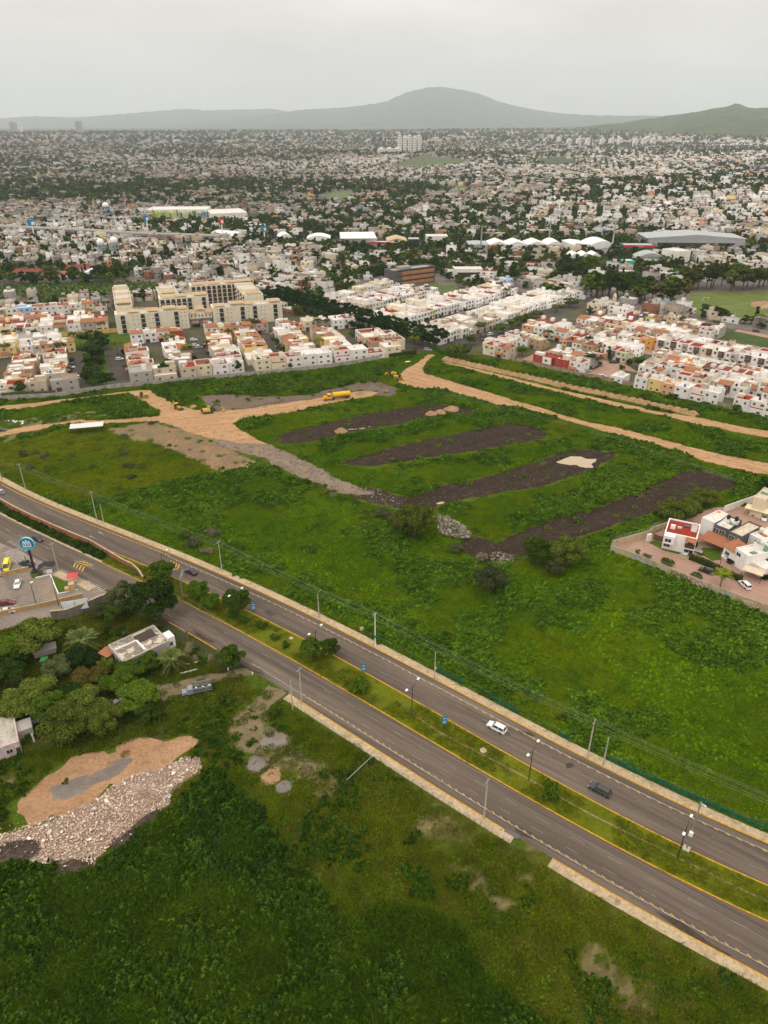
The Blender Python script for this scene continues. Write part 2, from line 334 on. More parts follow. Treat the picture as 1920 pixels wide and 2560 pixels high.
PURPLE = WP(('Z6', [(830, 150), (950, 140), (1050, 150), (1200, 150), (1300, 140), (1420, 110), (1480, 95), (1560, 85), (1650, 120), (1640, 145), (1570, 150), (1480, 128), (1330, 156), (1180, 178), (1000, 203), (900, 210), (850, 185)]))
S1 = WP(('Z6', [(1140, 335), (1150, 312), (1250, 285), (1400, 250), (1560, 217)]), ('Z7', [(100, 275), (200, 255), (300, 250), (400, 263), (440, 275), (420, 290), (330, 292), (200, 315), (100, 340)]), ('Z6', [(1500, 290), (1300, 337), (1180, 352)]))
S2 = WP(('Z6', [(1400, 430), (1500, 395)]), ('Z7', [(0, 462), (100, 430), (250, 395), (400, 365), (500, 345), (590, 328), (680, 343), (750, 377), (720, 396), (600, 416), (480, 436), (300, 466), (150, 490), (0, 512), (-60, 500)]))
S3 = WP(('Z7', [(-60, 590), (20, 598), (110, 622), (170, 640), (250, 605), (400, 570), (550, 535), (680, 495), (800, 450), (900, 438), (1040, 450), (1000, 482), (950, 512), (850, 547), (750, 582), (600, 607), (450, 632), (330, 662), (280, 675), (200, 690), (120, 680), (30, 660), (-60, 640)]))
S4 = WP(('Z7', [(530, 830), (650, 770), (800, 720), (950, 680), (1100, 620), (1200, 580), (1330, 522), (1450, 538), (1535, 590), (1480, 610), (1400, 622), (1300, 642), (1200, 692), (1050, 742), (900, 792), (800, 832), (700, 862), (600, 892), (480, 892), (400, 862), (385, 812), (450, 792)]))
PILE1 = WP(('Z7', [(290, 715), (330, 715), (400, 765), (440, 805), (400, 818), (330, 805), (288, 780)]))
PILE2 = WP(('Z7', [(500, 880), (540, 862), (600, 880), (605, 905), (570, 918), (510, 912)]))
PUDDLE = WP(('Z7', [(780, 492), (810, 478), (838, 468), (880, 466), (905, 474), (950, 478), (940, 492), (925, 500), (935, 512), (900, 518), (875, 512), (868, 500), (840, 500), (815, 498)]))
EARTH = WP(('A2', [(85, 545), (180, 470), (310, 370), (420, 340), (560, 300), (720, 265), (810, 248), (900, 250), (925, 280), (850, 335), (800, 390), (640, 440), (520, 500), (430, 575), (250, 630), (100, 690), (85, 620)]))
RUBBLE = WP(('A2', [(-60, 740), (0, 720), (150, 665), (300, 620), (430, 570), (520, 490), (640, 430), (760, 400), (850, 358), (920, 362), (937, 405), (900, 440), (790, 510), (785, 580), (740, 600), (640, 640), (600, 690), (520, 760), (430, 850), (330, 830), (230, 855), (135, 850), (185, 795), (170, 748), (80, 742), (0, 772), (-60, 790)]))
DARK1 = WP(('A2', [(-60, 775), (0, 768), (80, 742), (172, 745), (190, 798), (130, 825), (0, 835), (-60, 840)]))
DARK2 = WP(('A2', [(245, 872), (330, 835), (420, 812), (440, 845), (380, 880), (330, 922), (275, 915)]))
DARK3 = WP(('A2', [(495, 745), (600, 690), (650, 640), (720, 590), (745, 605), (690, 650), (620, 715), (530, 785)]))
GREYP = WP(('A2', [(240, 500), (360, 452), (480, 410), (580, 375), (612, 385), (560, 420), (440, 480), (330, 552), (250, 545)]))
PATH1 = WP(('A3', [(640, 1030), (740, 1070), (720, 1090), (650, 1150), (580, 1230), (600, 1300), (720, 1300), (800, 1400), (900, 1480), (1010, 1580), (1000, 1640), (900, 1560), (780, 1480), (680, 1440), (560, 1440), (450, 1400), (400, 1300), (440, 1200), (560, 1100)]))
PATH2 = WP(('A1', [(930, 1130), (1060, 1120), (1180, 1095), (1300, 1065), (1450, 1035), (1560, 1005), (1610, 1010), (1660, 1060), (1600, 1060), (1480, 1075), (1380, 1110), (1250, 1160), (1150, 1185), (1080, 1230), (1000, 1170)]))
BARES = [WP(('A4', [(40, 1010), (120, 960), (200, 975), (310, 1060), (330, 1110), (250, 1120), (130, 1090)])), WP(('A4', [(230, 1170), (350, 1210), (470, 1330), (520, 1390), (420, 1390), (330, 1300)])),
         WP(('A4', [(470, 1235), (590, 1225), (600, 1270), (500, 1270)])), WP(('A4', [(800, 1600), (900, 1580), (1000, 1680), (1060, 1760), (1150, 1850), (1180, 1920), (1060, 1880), (900, 1740), (820, 1680)])),
         WP(('A4', [(555, 1085), (690, 1165), (660, 1180), (560, 1120)])), WP(('A3', [(940, 930), (1010, 905), (1050, 950), (1000, 995), (950, 970)])), WP(('A1', [(1140, 830), (1230, 850), (1390, 950), (1330, 985), (1210, 940)])),
         WP(('A2', [(150, 270), (270, 250), (270, 300), (190, 320)])), WP(('Z6', [(0, 270), (150, 230), (420, 210), (560, 235), (300, 250), (90, 275)])), WP(('C7', [(700, 590), (900, 580), (1000, 620), (900, 650), (720, 640)])),
         WP(('C7', [(0, 830), (250, 780), (480, 750), (420, 820), (150, 840), (50, 900), (0, 900)])), WP(('C7', [(1050, 760), (1200, 720), (1659, 690), (1659, 930), (1500, 900), (1200, 850)])),
         WP(('B4', [(560, 640), (760, 610), (860, 700), (1000, 760), (1250, 850), (1000, 860), (700, 760)])), WP(('A2', [(0, 430), (60, 420), (80, 470), (0, 470)])), WP(('A3', [(430, 1230), (600, 1190), (760, 1340), (950, 1470), (1060, 1620), (950, 1720), (800, 1570), (600, 1490), (470, 1420)]))]
LEFTF = WP(('Z6', [(-80, 345), (120, 330), (300, 275), (440, 265), (560, 310), (700, 380), (820, 425), (905, 465), (760, 495), (560, 545), (430, 575), (300, 600), (150, 540), (0, 470), (-80, 440)]))
DARKF = WP(('A2', [(-80, 900), (140, 860), (270, 925), (380, 900), (470, 860), (640, 720), (800, 600), (930, 460), (1000, 430), (1100, 520), (1210, 620), (1300, 790), (1400, 880), (1500, 1000), (1600, 1150)]), ('A4', [(-60, 1390), (100, 1425), (250, 1500), (330, 1640), (420, 1750), (560, 1850), (700, 1990)]), ('A2', [(-80, 1760)]))
LOT = WP(('A1', [(-120, 165), (0, 110), (130, 180), (330, 335), (560, 440), (690, 515), (750, 560), (560, 600), (420, 668), (330, 690), (100, 745), (-120, 790)]))
COMP = WP(('A5', [(100, 770), (120, 705), (510, 605), (800, 490), (1100, 350), (1380, 345), (1659, 170), (2300, -200), (2600, 1900), (1659, 1420)]))
DITCH = []

# ------------------------------------------------------------------ materials
M_ASPH, _t, _b = _nodes('asphalt'); _b.inputs['Roughness'].default_value = .9; _b.inputs['Specular IOR Level'].default_value = .15
_o = _mix(_t, (.082, .064, .052, 1), (.14, .107, .083, 1), _ramp(_t, _noise(_t, 1.0, 4, .6, stretch=(.025, .9, 1), rot=-RA), (.35, 0.0), (.65, 1.0)))
_o = _mix(_t, _o, (.06, .048, .04, 1), _ramp(_t, _noise(_t, .6, 5, .65, stretch=(.07, 1.0, 1), rot=-RA), (.6, 0.0), (.72, .6)))
_o = _mix(_t, _o, _ramp(_t, _noise(_t, 2.5, 6, .7), (.25, .82), (.75, 1.15)), 1.0, 'MULTIPLY'); _o = _mix(_t, _o, (.2, .16, .12, 1), _ramp(_t, _noise(_t, .25, 5, .6, stretch=(.05, .8, 1), rot=-RA), (.52, 0.0), (.72, .75))); _t.links.new(_o, _b.inputs['Base Color'])
M_ASPH2 = earth('street_asphalt', (.06, .051, .045), (.09, .077, .068), .05, 1.5, 0)
M_LOT = earth('lot_concrete', (.20, .165, .135), (.27, .225, .185), .08, 1.2, .1, c3=(.14, .115, .1), s3=.15)
M_WALK = earth('pavement_concrete', (.38, .29, .175), (.46, .36, .235), .2, 1.6, .15, c3=(.26, .2, .12), s3=.5)
M_YEL = plain('yellow_kerb_paint', (.52, .27, .015), .7, var=.35, scale=1.6)
M_WLINE = plain('worn_white_paint', (.215, .185, .16), .85, var=.4, scale=2.0); M_ELINE = plain('edge_white_paint', (.42, .38, .34), .8, var=.6, scale=1.2)
M_YLINE = plain('worn_yellow_paint', (.55, .34, .05), .8, var=.4, scale=2.0)
M_YSEP = plain('yellow_separator', (.5, .29, .04), .6, var=.2)
M_DIRT, M_DIRT2, M_DIRT3 = [earth('dirt_road', (.34, .195, .095), (.47, .29, .155), .5, .9, .35, c3=(.27, .16, .08), s3=.25, stretch=(.09, 1, 1), rot=math.radians(-q)) for q in (0, -38, 22)]
M_BERM = earth('heaped_earth', (.29, .175, .09), (.38, .24, .13), .3, 1.4, .6)
M_BLACK = earth('black_soil', (.027, .018, .012), (.042, .029, .02), .3, .7, .9, c3=(.068, .047, .031), s3=.3, stretch=(.1, 1, 1), rot=math.radians(-33))
M_GRAVEL = earth('gravel', (.19, .14, .095), (.26, .2, .145), .2, 2.2, .8, c3=(.29, .185, .095), s3=.12)
M_EARTH = earth('reddish_earth', (.31, .175, .09), (.39, .235, .135), .12, 1.5, .35, c3=(.25, .15, .085), s3=.3)
M_GREYP = earth('grey_gravel', (.16, .135, .115), (.22, .19, .16), .2, 3.0, .4)
M_RUB = earth('rubble_bed', (.24, .165, .115), (.34, .25, .185), .4, 2.4, .8, c3=(.42, .27, .19), s3=.6)
M_DARKS = earth('dark_spoil', (.07, .05, .04), (.11, .08, .065), .3, 2.0, .8)
M_PUD, _t, _b = _nodes('muddy_water'); _b.inputs['Base Color'].default_value = (.4, .31, .185, 1); _b.inputs['Roughness'].default_value = .12
M_TRACK = earth('worn_track', (.155, .12, .065), (.2, .155, .09), .25, 1.5, .3, c3=(.1, .095, .025), s3=.35)
M_PAVER = earth('red_pavers', (.33, .2, .15), (.4, .25, .19), .15, 3.5, .2)
M_STONE = earth('stone_wall', (.16, .14, .12), (.24, .21, .18), .5, 1.6, 1.0, c3=(.3, .27, .23), s3=1.2)

def _loc(o, d): a = math.radians(d); return lambda s, t: (o[0] + s * math.cos(a) - t * math.sin(a), o[1] + s * math.sin(a) + t * math.cos(a))
O1, O2, O3 = (-189.8, 334.4), (32.8, 433.2), (117.0, 361.0); L1, L2, L3 = LL1, LL2, LL3 = _loc(O1, 20), _loc(O2, 47), _loc(O3, -42)
# ------------------------------------------------------------------ the ground: one sheet to beyond the mountains
def graded(lo, hi, a, b, step, g=1.07):
    mid = np.arange(lo, hi, step); up = [hi]; s = step
    while up[-1] < b: s *= g; up.append(up[-1] + s)
    dn = [lo]; s = step
    while dn[-1] > a: s *= g; dn.append(dn[-1] - s)
    return np.concatenate([np.array(dn[1:][::-1]), mid, np.array(up)])
gx = graded(-215, 215, -21500, 21500, 1.25, 1.06); gy = graded(45, 430, -700, 30000, 1.25, 1.05)
GX, GY = np.meshgrid(gx, gy, indexing='ij'); X, Y = GX.ravel(), GY.ravel()
near_v = inpoly(X, Y, NEAR)
jx = X + (noise2(X, Y, 5, 3) - .5) * 5; jy = Y + (noise2(X, Y, 5, 4) - .5) * 5
n_big = noise2(X, Y, 28, 5, 4); n_mid = noise2(X, Y, 7, 6, 3)
def c3(*c): return np.array(c)[None, :]
col = np.where(near_v[:, None], c3(.05, .078, .003) * (.7 + .8 * n_big[:, None]), c3(.15, .13, .112) * (.7 + .6 * noise2(X, Y, 60, 8, 4)[:, None]))
green_city = (~near_v) & (noise2(X, Y, 240, 9, 3) > .6); col[green_city] = c3(.05, .065, .025)
far_green = (~near_v) & (Y > 6500); col[far_green] = c3(.07, .085, .05)
def paint(poly, c, amt=1.0, jit=True):
    m = inpoly(jx if jit else X, jy if jit else Y, poly); col[m] = col[m] * (1 - amt) + np.array(c) * amt * (.8 + .4 * n_mid[m][:, None])
paint(LEFTF, (.075, .09, .005)); paint(DARKF, (.01, .018, .003))
YARD = WP(('A1', [(-100, 720), (330, 690), (640, 640), (860, 560), (1170, 700), (1500, 920), (1560, 1000), (1300, 1300), (1000, 1500), (-100, 1500)])); paint(YARD, (.045, .05, .018))
FORE = WP(('A4', [(-500, 740), (0, 760), (380, 990), (700, 1200), (1100, 1450), (1700, 1780), (1700, 2100), (600, 2100), (100, 1600), (-300, 1100)])); paint(FORE, (.068, .078, .006))
paint(BROWN, (.23, .15, .085)); paint(PURPLE, (.14, .1, .075))
for b_ in BARES: paint(b_, (.17, .13, .065), .7)
MIDG = WP(('Z7', [(230, 130), (500, 210), (900, 340), (1400, 500), (1659, 560), (1640, 620), (1500, 600), (1330, 510), (1000, 420), (700, 330), (440, 260), (200, 230)])); paint(MIDG, (.07, .1, .016), .8)
for e_ in ([L_(*p) for p in q_] for L_, q_ in ((LL1, [(-60, -5), (232, -5), (232, 78), (205, 100), (172, 128), (112, 212), (-60, 204)]), (LL2, [(-20, -40), (182, -24), (182, 36), (162, 80), (108, 142), (26, 196), (-30, 120), (-20, 0)]), (LL3, [(-95, -10), (110, -10), (110, 106), (14, 165), (-95, 120)]))): paint(np.array(e_), (.085, .08, .042))
GRASSR = WP(('C6', [(1120, 320), (1300, 260), (1420, 270), (1900, 380), (1900, 560), (1500, 400)])); paint(GRASSR, (.05, .08, .02))
SOCCER = WP(('Z5', [(1130, 610), (1240, 545), (1800, 535), (1800, 745), (1420, 705), (1250, 690)])); paint(SOCCER, (.12, .15, .035))
GREENL = WP(('Z3', [(-150, 500), (300, 490), (860, 480), (985, 480), (900, 570), (640, 605), (240, 600), (-150, 620)])); paint(GREENL, (.06, .09, .022))
GOLF = WP(('Z1', [(1330, 510), (1420, 490), (1500, 478), (1550, 500), (1480, 530), (1400, 525)])); paint(GOLF, (.12, .16, .06))
GOLF2 = WP(('Z2', [(230, 468), (330, 458), (450, 488), (330, 497)])); paint(GOLF2, (.12, .17, .05))
GREEN3 = WP(('Z2', [(-20, 390), (170, 352), (420, 362), (300, 380), (100, 388)])); paint(GREEN3, (.09, .12, .05))
GREEN4 = WP(('Z2', [(640, 345), (780, 338), (850, 372), (700, 382)])); paint(GREEN4, (.06, .085, .045))
GREEN5 = WP(('Z5', [(180, 235), (600, 225), (950, 235), (940, 260), (400, 262)])); paint(GREEN5, (.08, .12, .035))
PARK = WP(('C4', [(1160, 200), (1340, 210), (1500, 235), (1480, 275), (1360, 290), (1250, 260)])); paint(PARK, (.09, .12, .04))
nx, ny = GX.shape; idx = np.arange(nx * ny).reshape(nx, ny)
quads = np.stack([idx[:-1, :-1], idx[1:, :-1], idx[1:, 1:], idx[:-1, 1:]], -1).reshape(-1, 4)
Z = tz(X, Y); Z[Y < 700] *= 0
me = npmesh('ground', np.stack([X, Y, Z], 1), quads, [attrmat('ground_cover', 'cover', fine=.9, lo=.55, hi=1.4, bump=.35)], smooth=True)
at = me.attributes.new('cover', 'FLOAT_COLOR', 'POINT'); at.data.foreach_set('color', np.hstack([np.clip(col, 0, 1), np.ones((len(col), 1))]).astype(np.float32).ravel())
tag(put('ground', me), kind='structure')

# raster of where nothing grows
BX0, BY0, BS = -240.0, 30.0, .5; BW, BH = 1080, 820
bgx, bgy = np.meshgrid(BX0 + BS * (np.arange(BW) + .5), BY0 + BS * (np.arange(BH) + .5), indexing='ij')
BARE = np.zeros((BW, BH), np.float32)
_jx = bgx + (noise2(bgx, bgy, 4, 51, 3) - .5) * 2.2; _jy = bgy + (noise2(bgx, bgy, 4, 52, 3) - .5) * 2.2
def block(poly, v=1.0, jit=True):
    poly = np.asarray(poly); x0, y0 = poly.min(0) - 4; x1, y1 = poly.max(0) + 4
    i0, i1 = max(0, int((x0 - BX0) / BS)), min(BW, int((x1 - BX0) / BS) + 1); j0, j1 = max(0, int((y0 - BY0) / BS)), min(BH, int((y1 - BY0) / BS) + 1)
    if i1 <= i0 or j1 <= j0: return
    s = (slice(i0, i1), slice(j0, j1)); m = inpoly((_jx if jit else bgx)[s], (_jy if jit else bgy)[s], poly); BARE[s] = np.maximum(BARE[s], m * v)
def bare_at(x, y):
    i = np.clip(((x - BX0) / BS).astype(int), 0, BW - 1); j = np.clip(((y - BY0) / BS).astype(int), 0, BH - 1); return BARE[i, j]
for p_ in (S1, S2, S3, S4, EARTH): block(p_, .99); block(p_ - (.4, 1.5), .98)
block(GRAVEL - (.5, 1.4), .97)
for p_ in (DIRT_A, DIRT_B, DIRT_C, DIRT_D, GRAVEL, PILE1, PILE2, RUBBLE, DARK1, DARK2, DARK3, GREYP, PUDDLE): block(p_)
for p_ in (LOT, COMP): block(p_, 1, False)
for p_ in (PATH1, PATH2): block(p_, .8)
_b = WP(('Z7', [(318, 62), (560, 117), (800, 172), (1100, 234), (1370, 296)])); block(np.vstack([_b + (2.4, 2.6), (_b - (2.6, 3.4))[::-1]]), 1, False); block(DIRT_B, 1, False); block(DIRT_B - (.6, 1.6), 1, False)
block(BROWN, .98); block(PURPLE, .985)
for p_ in BARES: block(p_, .72)
block(np.vstack([(-700, 700), NEAR[:-3], (700, -150), (700, 700)]), 1, False)

# ------------------------------------------------------------------ earth sheets
for nm, p_, z_, m_, am, sd_ in (('dirt_road', DIRT_A, .05, M_DIRT2, .9, 1), ('dirt_road', DIRT_B, .05, M_DIRT2, .6, 2), ('dirt_road', DIRT_C, .055, M_DIRT3, 1.1, 3), ('dirt_road', DIRT_D, .05, M_DIRT3, .7, 4),
                              ('gravel_track', GRAVEL, .075, M_GRAVEL, 1.3, 5), ('soil_strip', S1, .04, M_BLACK, 1.4, 6), ('soil_strip', S2, .04, M_BLACK, 1.4, 7), ('soil_strip', S3, .04, M_BLACK, 1.4, 8), ('soil_strip', S4, .04, M_BLACK, 1.4, 9),
                              ('bare_earth', EARTH, .04, M_EARTH, 2.3, 10), ('rubble_bed', RUBBLE, .07, M_RUB, 1.3, 11), ('dark_spoil', DARK1, .09, M_DARKS, .6, 12), ('dark_spoil', DARK2, .09, M_DARKS, .6, 13), ('dark_spoil', DARK3, .09, M_DARKS, .6, 14),
                              ('gravel_patch', GREYP, .06, M_GREYP, 1.8, 15), ('puddle_water', PUDDLE, .06, M_PUD, 1.1, 16)):
    sheet(nm, p_, z_, m_, am, 1.2, sd_)
for i, pts in enumerate(([(620, 430 + 310), (560, 742), (505, 745), (510, 738), (600, 730)], [(640, 725), (730, 715), (720, 728), (650, 732)], [(785, 702), (810, 698), (812, 706), (790, 708)])):
    sheet('puddle_water', WP(('B5', pts)), .06, M_PUD, .3, .8, 20 + i)
sheet('puddle_water', WP(('Z7', [(280, 662), (300, 655), (318, 655), (312, 662), (290, 666)])), .06, M_PUD, .2, .8, 25)

# ------------------------------------------------------------------ the avenue
AW = np.arange(-250, 125, 2.0)
ROAD1 = ribbon('road', edge(1, AW), edge(2, AW), .03, M_ASPH)
ROAD2 = ribbon('road', edge(3, AW), edge(4, AW), .03, M_ASPH)
AM = np.arange(-104, 125, 2.0)
med_gap = AM
M_MEDGRASS = earth('median_lawn', (.09, .105, .004), (.125, .14, .005), .12, 2.2, .5, c3=(.06, .07, .008), s3=.25)
ribbon('median_lawn', edge(2, AM, -.25), edge(3, AM, .25), .13, M_MEDGRASS)
strip('kerb', edge(2, np.arange(-112, 125, 2.0), -.12), .26, 0, .17, M_YEL)
strip('kerb', edge(3, AM, .12), .26, 0, .17, M_YEL)
strip('kerb', edge(1, AW, .13), .26, 0, .16, M_YEL)
strip('pavement', edge(1, AW, .27), 2.1, 0, .15, M_WALK, side=1)
a0 = along(W('A3', 760, 1085)); a1 = along(W('A4', 548, 1078)); a2 = along(W('A4', 690, 1160))
for s, e in ((a0, a1), (a2, 125)):
    A_ = np.arange(s, e, 1.5)
    strip('kerb', edge(4, A_, -.13), .26, 0, .16, M_YEL); strip('pavement', edge(4, A_, -.27), 1.9, 0, .15, M_WALK, side=-1)
A_ = np.arange(along(W('A1', 1160, 745)) - 4, along(W('A1', 1430, 890)), 1.5); strip('kerb', edge(4, A_, -.13), .26, 0, .16, M_YEL)
# planted strip, red retaining wall and its light cap, kerb of the lower road
AP = np.arange(-250, -103, 2.0)
ribbon('planting_bed', edge(2, AP, -.5), edge(3, AP, .6), .05, earth('bed_soil', (.05, .05, .02), (.08, .075, .035), .3, 1.5, .4))
strip('pavement', edge(3, np.arange(-250, -101, 2.0), .05), .7, 0, .2, M_WALK, side=1)
M_REDW = wallmat('red_wall', (.36, .145, .085), .35)
wl = edge(2, np.arange(-250, -113, 2.0), -.75); wend = np.array([W('A1', *p)[:2] for p in [(790, 330), (850, 355), (900, 395), (930, 440)]])
wallline = np.vstack([wl, smoothline(np.vstack([wl[-1], wend]), 1.5)[1:]])
hts = np.linspace(2.1, 1.9, len(wallline)); hts[-12:] = np.linspace(1.9, 1.1, 12)
rw = tag(strip('retaining_wall', wallline, .35, 0, hts, M_REDW, None), 'long terracotta red retaining wall curving at its end beside the planted strip', 'wall')
strip('wall_cap', wallline, .5, hts.min() * 0 + .0, hts + .08, M_WALK, None, rw)
rw.children[0].location.z = 0
bm = bmesh.new(); bm.from_mesh(rw.children[0].data)
n_ = len(wallline)
bm.verts.ensure_lookup_table()
for i in range(2 * n_): bm.verts[i].co.z = hts[i % n_] + .003
bm.to_mesh(rw.children[0].data); bm.free()

def painted(name, p, q, w, mat, z=.036, road=None):
    """one painted stripe on the ground from p to q"""
    p, q = np.array(p[:2]), np.array(q[:2]); d = q - p; L = float(np.hypot(*d)); c = (p + q) / 2
    a_ = along(c); far = (c - RO) @ RV > (lat(2, a_) + lat(3, a_)) / 2
    return put(name, U_QUAD, mat, road or (ROAD1 if far else ROAD2), (c[0], c[1], z), (0, 0, math.atan2(d[1], d[0])), (L, w, 1))
U_QUAD = MB().poly([(-.5, -.5, 0), (.5, -.5, 0), (.5, .5, 0), (-.5, .5, 0)]).mesh('painted_stripe')
# lane dashes and edge lines
for a in np.arange(-175, 100, 7.2):
    for t_ in (.42, .70):
        painted('lane_marking', lerp_edges(1, 2, t_, np.array([a]))[0], lerp_edges(1, 2, t_, np.array([a + 2.6]))[0], .09, M_WLINE)
    if a > -95:
        for t_ in (.3, .6):
            painted('lane_marking', lerp_edges(3, 4, t_, np.array([a]))[0], lerp_edges(3, 4, t_, np.array([a + 2.6]))[0], .12, M_WLINE)
    elif a < -96: painted('lane_marking', lerp_edges(3, 4, .4, np.array([a]))[0], lerp_edges(3, 4, .4, np.array([a + 2.6]))[0], .12, M_ELINE)
AL = np.arange(-88, 110, 2.0); ribbon('edge_line', edge(1, AL, -1.55), edge(1, AL, -1.68), .036, M_ELINE, None).parent = ROAD1
AL = np.arange(-30, 110, 2.0); ribbon('edge_line', edge(4, AL, 1.75), edge(4, AL, 1.88), .036, M_ELINE, None).parent = ROAD2
U_SEP = MB().frustum((-.5, .5, -.5, .5), 0, (-.3, .3, -.3, .3), 1).mesh('separator')
for i, a in enumerate(np.arange(-84, 106, 2.15)):
    p = edge(1, np.array([a]), -1.85)[0]
    tag(put('lane_separator', U_SEP, M_YSEP, None, (p[0], p[1], .03), (0, 0, RA - .22), (.8, .2, .1)), 'yellow rubber lane separator beside the far kerb of the avenue', 'lane separator', 'yellow separators along the far carriageway')
for i, a in enumerate(np.arange(-80, -62, 1.1).tolist() + np.arange(a0 + 3, 106, 1.75).tolist()):
    p = edge(4, np.array([a]), 2.05)[0]
    tag(put('lane_separator', U_SEP, M_YSEP, None, (p[0], p[1], .03), (0, 0, RA - .3), (.75, .2, .1)), 'yellow rubber lane separator beside the near kerb of the avenue', 'lane separator', 'yellow separators along the near carriageway')
# double yellow broken line beyond the junction, yellow chevrons, turn arrows
for i, a in enumerate(np.arange(-180, -88, 1.3)):
    p = edge(1, np.array([a]), -1.1)[0]; q = edge(1, np.array([a + .7]), -1.1)[0]; painted('edge_marking', p, q, .35, M_YLINE)
def chevron(cx, cy, ang, s=1.0):
    for k in range(4):
        for sg in (1, -1):
            c, s_ = math.cos(ang), math.sin(ang); x0 = (k - 1.5) * 1.25 * s
            P = lambda x, y: (cx + c * x - s_ * y, cy + s_ * x + c * y)
            painted('chevron_marking', P(x0, 0.15 * sg), P(x0 + 1.5 * s, sg * 1.9 * s), .42, M_YLINE, .038 + .001 * k)
p = W('A1', 520, 340); chevron(p.x, p.y, RA + math.pi * .02, 1.1)
p = W('A1', 1125, 355); chevron(p.x, p.y, RA + math.pi, 1.0)
def arrow(p, ang):
    mb = MB(); mb.poly([(-1.4, -.09, 0), (.5, -.09, 0), (.5, .09, 0), (-1.4, .09, 0)]); mb.poly([(.5, -.4, 0), (1.6, 0, 0), (.5, .4, 0)])
    put('arrow_marking', mb.mesh(), M_ELINE, ROAD1, (p.x, p.y, .037), (0, 0, ang))
arrow(W('A1', 598, 163), RA + math.pi); arrow(W('A1', 655, 137), RA + math.pi)
for k in range(9):      # green and white bars beside the lower road
    p = W('A1', 560 + k * 13.5, 452 + k * 6.6); painted('crossing_bar', (p.x - .5, p.y - .7), (p.x + .5, p.y + .7), .3, M_ELINE)
M_GLINE = plain('worn_green_paint', (.13, .2, .11), .8, var=.4, scale=2)
for k in range(14):
    p = W('B1', 250 + k * 36, 350 + k * 19); painted('crossing_bar', (p.x - .55, p.y - .45), (p.x + .55, p.y + .45), .34, M_GLINE if k % 2 else M_ELINE)
for k in range(12):
    p = W('B1', 290 + k * 42, 590 + k * 34); painted('crossing_bar', (p.x - 1.9, p.y - 1.5), (p.x + 1.9, p.y + 1.5), .34, M_ELINE)
# tyre-worn dirt tracks
sheet('path', PATH1, .03, M_TRACK, 1.2, 1.2, 31); sheet('path', PATH2, .035, M_TRACK, .8, 1.2, 32)
M_STAIN = earth('road_stain', (.05, .04, .032), (.075, .06, .048), .4, 2, 0); M_PATCH = earth('asphalt_patch', (.07, .058, .05), (.09, .074, .062), .4, 2, 0)
for i, (f_, pts, m_) in enumerate((('A4', [(520, 1022), (580, 1040), (612, 1068), (590, 1075), (545, 1060), (515, 1040)], M_STAIN), ('A4', [(1150, 1405), (1260, 1450), (1340, 1500), (1420, 1560), (1500, 1600), (1480, 1612), (1390, 1570), (1290, 1510), (1190, 1440)], M_STAIN), ('A3', [(610, 590), (650, 580), (690, 605), (655, 620)], M_PATCH), ('A3', [(900, 1190), (1000, 1240), (1160, 1330), (1200, 1370), (1120, 1320), (980, 1245)], M_STAIN), ('A4', [(740, 740), (775, 735), (780, 755), (750, 760)], M_STAIN), ('A3', [(190, 700), (260, 735), (330, 775), (300, 775), (220, 735)], M_STAIN), ('A4', [(520, 585), (590, 600), (610, 615), (560, 612)], M_STAIN))):
    o_ = sheet('road_stain', WP((f_, pts)), .033, m_, .25, .7, 90 + i, kind=None); o_.parent = ROAD1 if i in (2, 4, 6) else ROAD2
tr = smoothline(np.array([lerp_edges(2, 3, t_, np.array([a]))[0] for a, t_ in ((8, .35), (18, .55), (30, .5), (42, .42), (55, .45), (70, .4), (85, .45), (100, .42))]), 1.5)
ribbon('path', tr + RV * .22, tr - RV * .22, .14, earth('worn_grass', (.19, .16, .07), (.24, .19, .09), .4, 2, .2))
# ------------------------------------------------------------------ plants
def quads_from(c, nrm, size, asp=1.0, seed=0, fold=.0):
    """leaf faces: centres c, normals nrm, half-sizes"""
    g = np.random.default_rng(seed); n = len(c); nrm = nrm / np.maximum(np.linalg.norm(nrm, axis=1)[:, None], 1e-6)
    r = g.normal(size=(n, 3)); t = np.cross(nrm, r); t /= np.maximum(np.linalg.norm(t, axis=1)[:, None], 1e-6); b = np.cross(nrm, t)
    s = np.asarray(size)[:, None]; tip = nrm * s * fold
    v = np.stack([c - t * s - tip, c - b * s * asp * .6, c + t * s - tip, c + b * s * asp * .6], 1)
    return v.reshape(-1, 3), np.arange(4 * n).reshape(n, 4)
def weed_patch(seed, plants=11, rad=1.25, h=(.35, 1.0), leaf=(.13, .3), per=15):
    g = np.random.default_rng(seed); C = []; N = []; S = []
    for _ in range(plants):
        r = rad * math.sqrt(g.random()); a = g.random() * 6.28; x, y = r * math.cos(a), r * math.sin(a); hh = g.uniform(*h) * (1.1 - .4 * r / rad); pr = g.uniform(.18, .42)
        k = per; th = g.random(k) * 6.28; q = np.sqrt(g.random(k)); zz = hh * (1 - .55 * q ** 2) * g.uniform(.75, 1.05, k)
        C.append(np.stack([x + pr * q * np.cos(th), y + pr * q * np.sin(th), zz], 1))
        N.append(np.stack([np.cos(th) * q * .8 + g.normal(size=k) * .35, np.sin(th) * q * .8 + g.normal(size=k) * .35, np.full(k, .9)], 1)); S.append(g.uniform(*leaf, k))
    return quads_from(np.vstack(C), np.vstack(N), np.concatenate(S), 1.25, seed, .25)
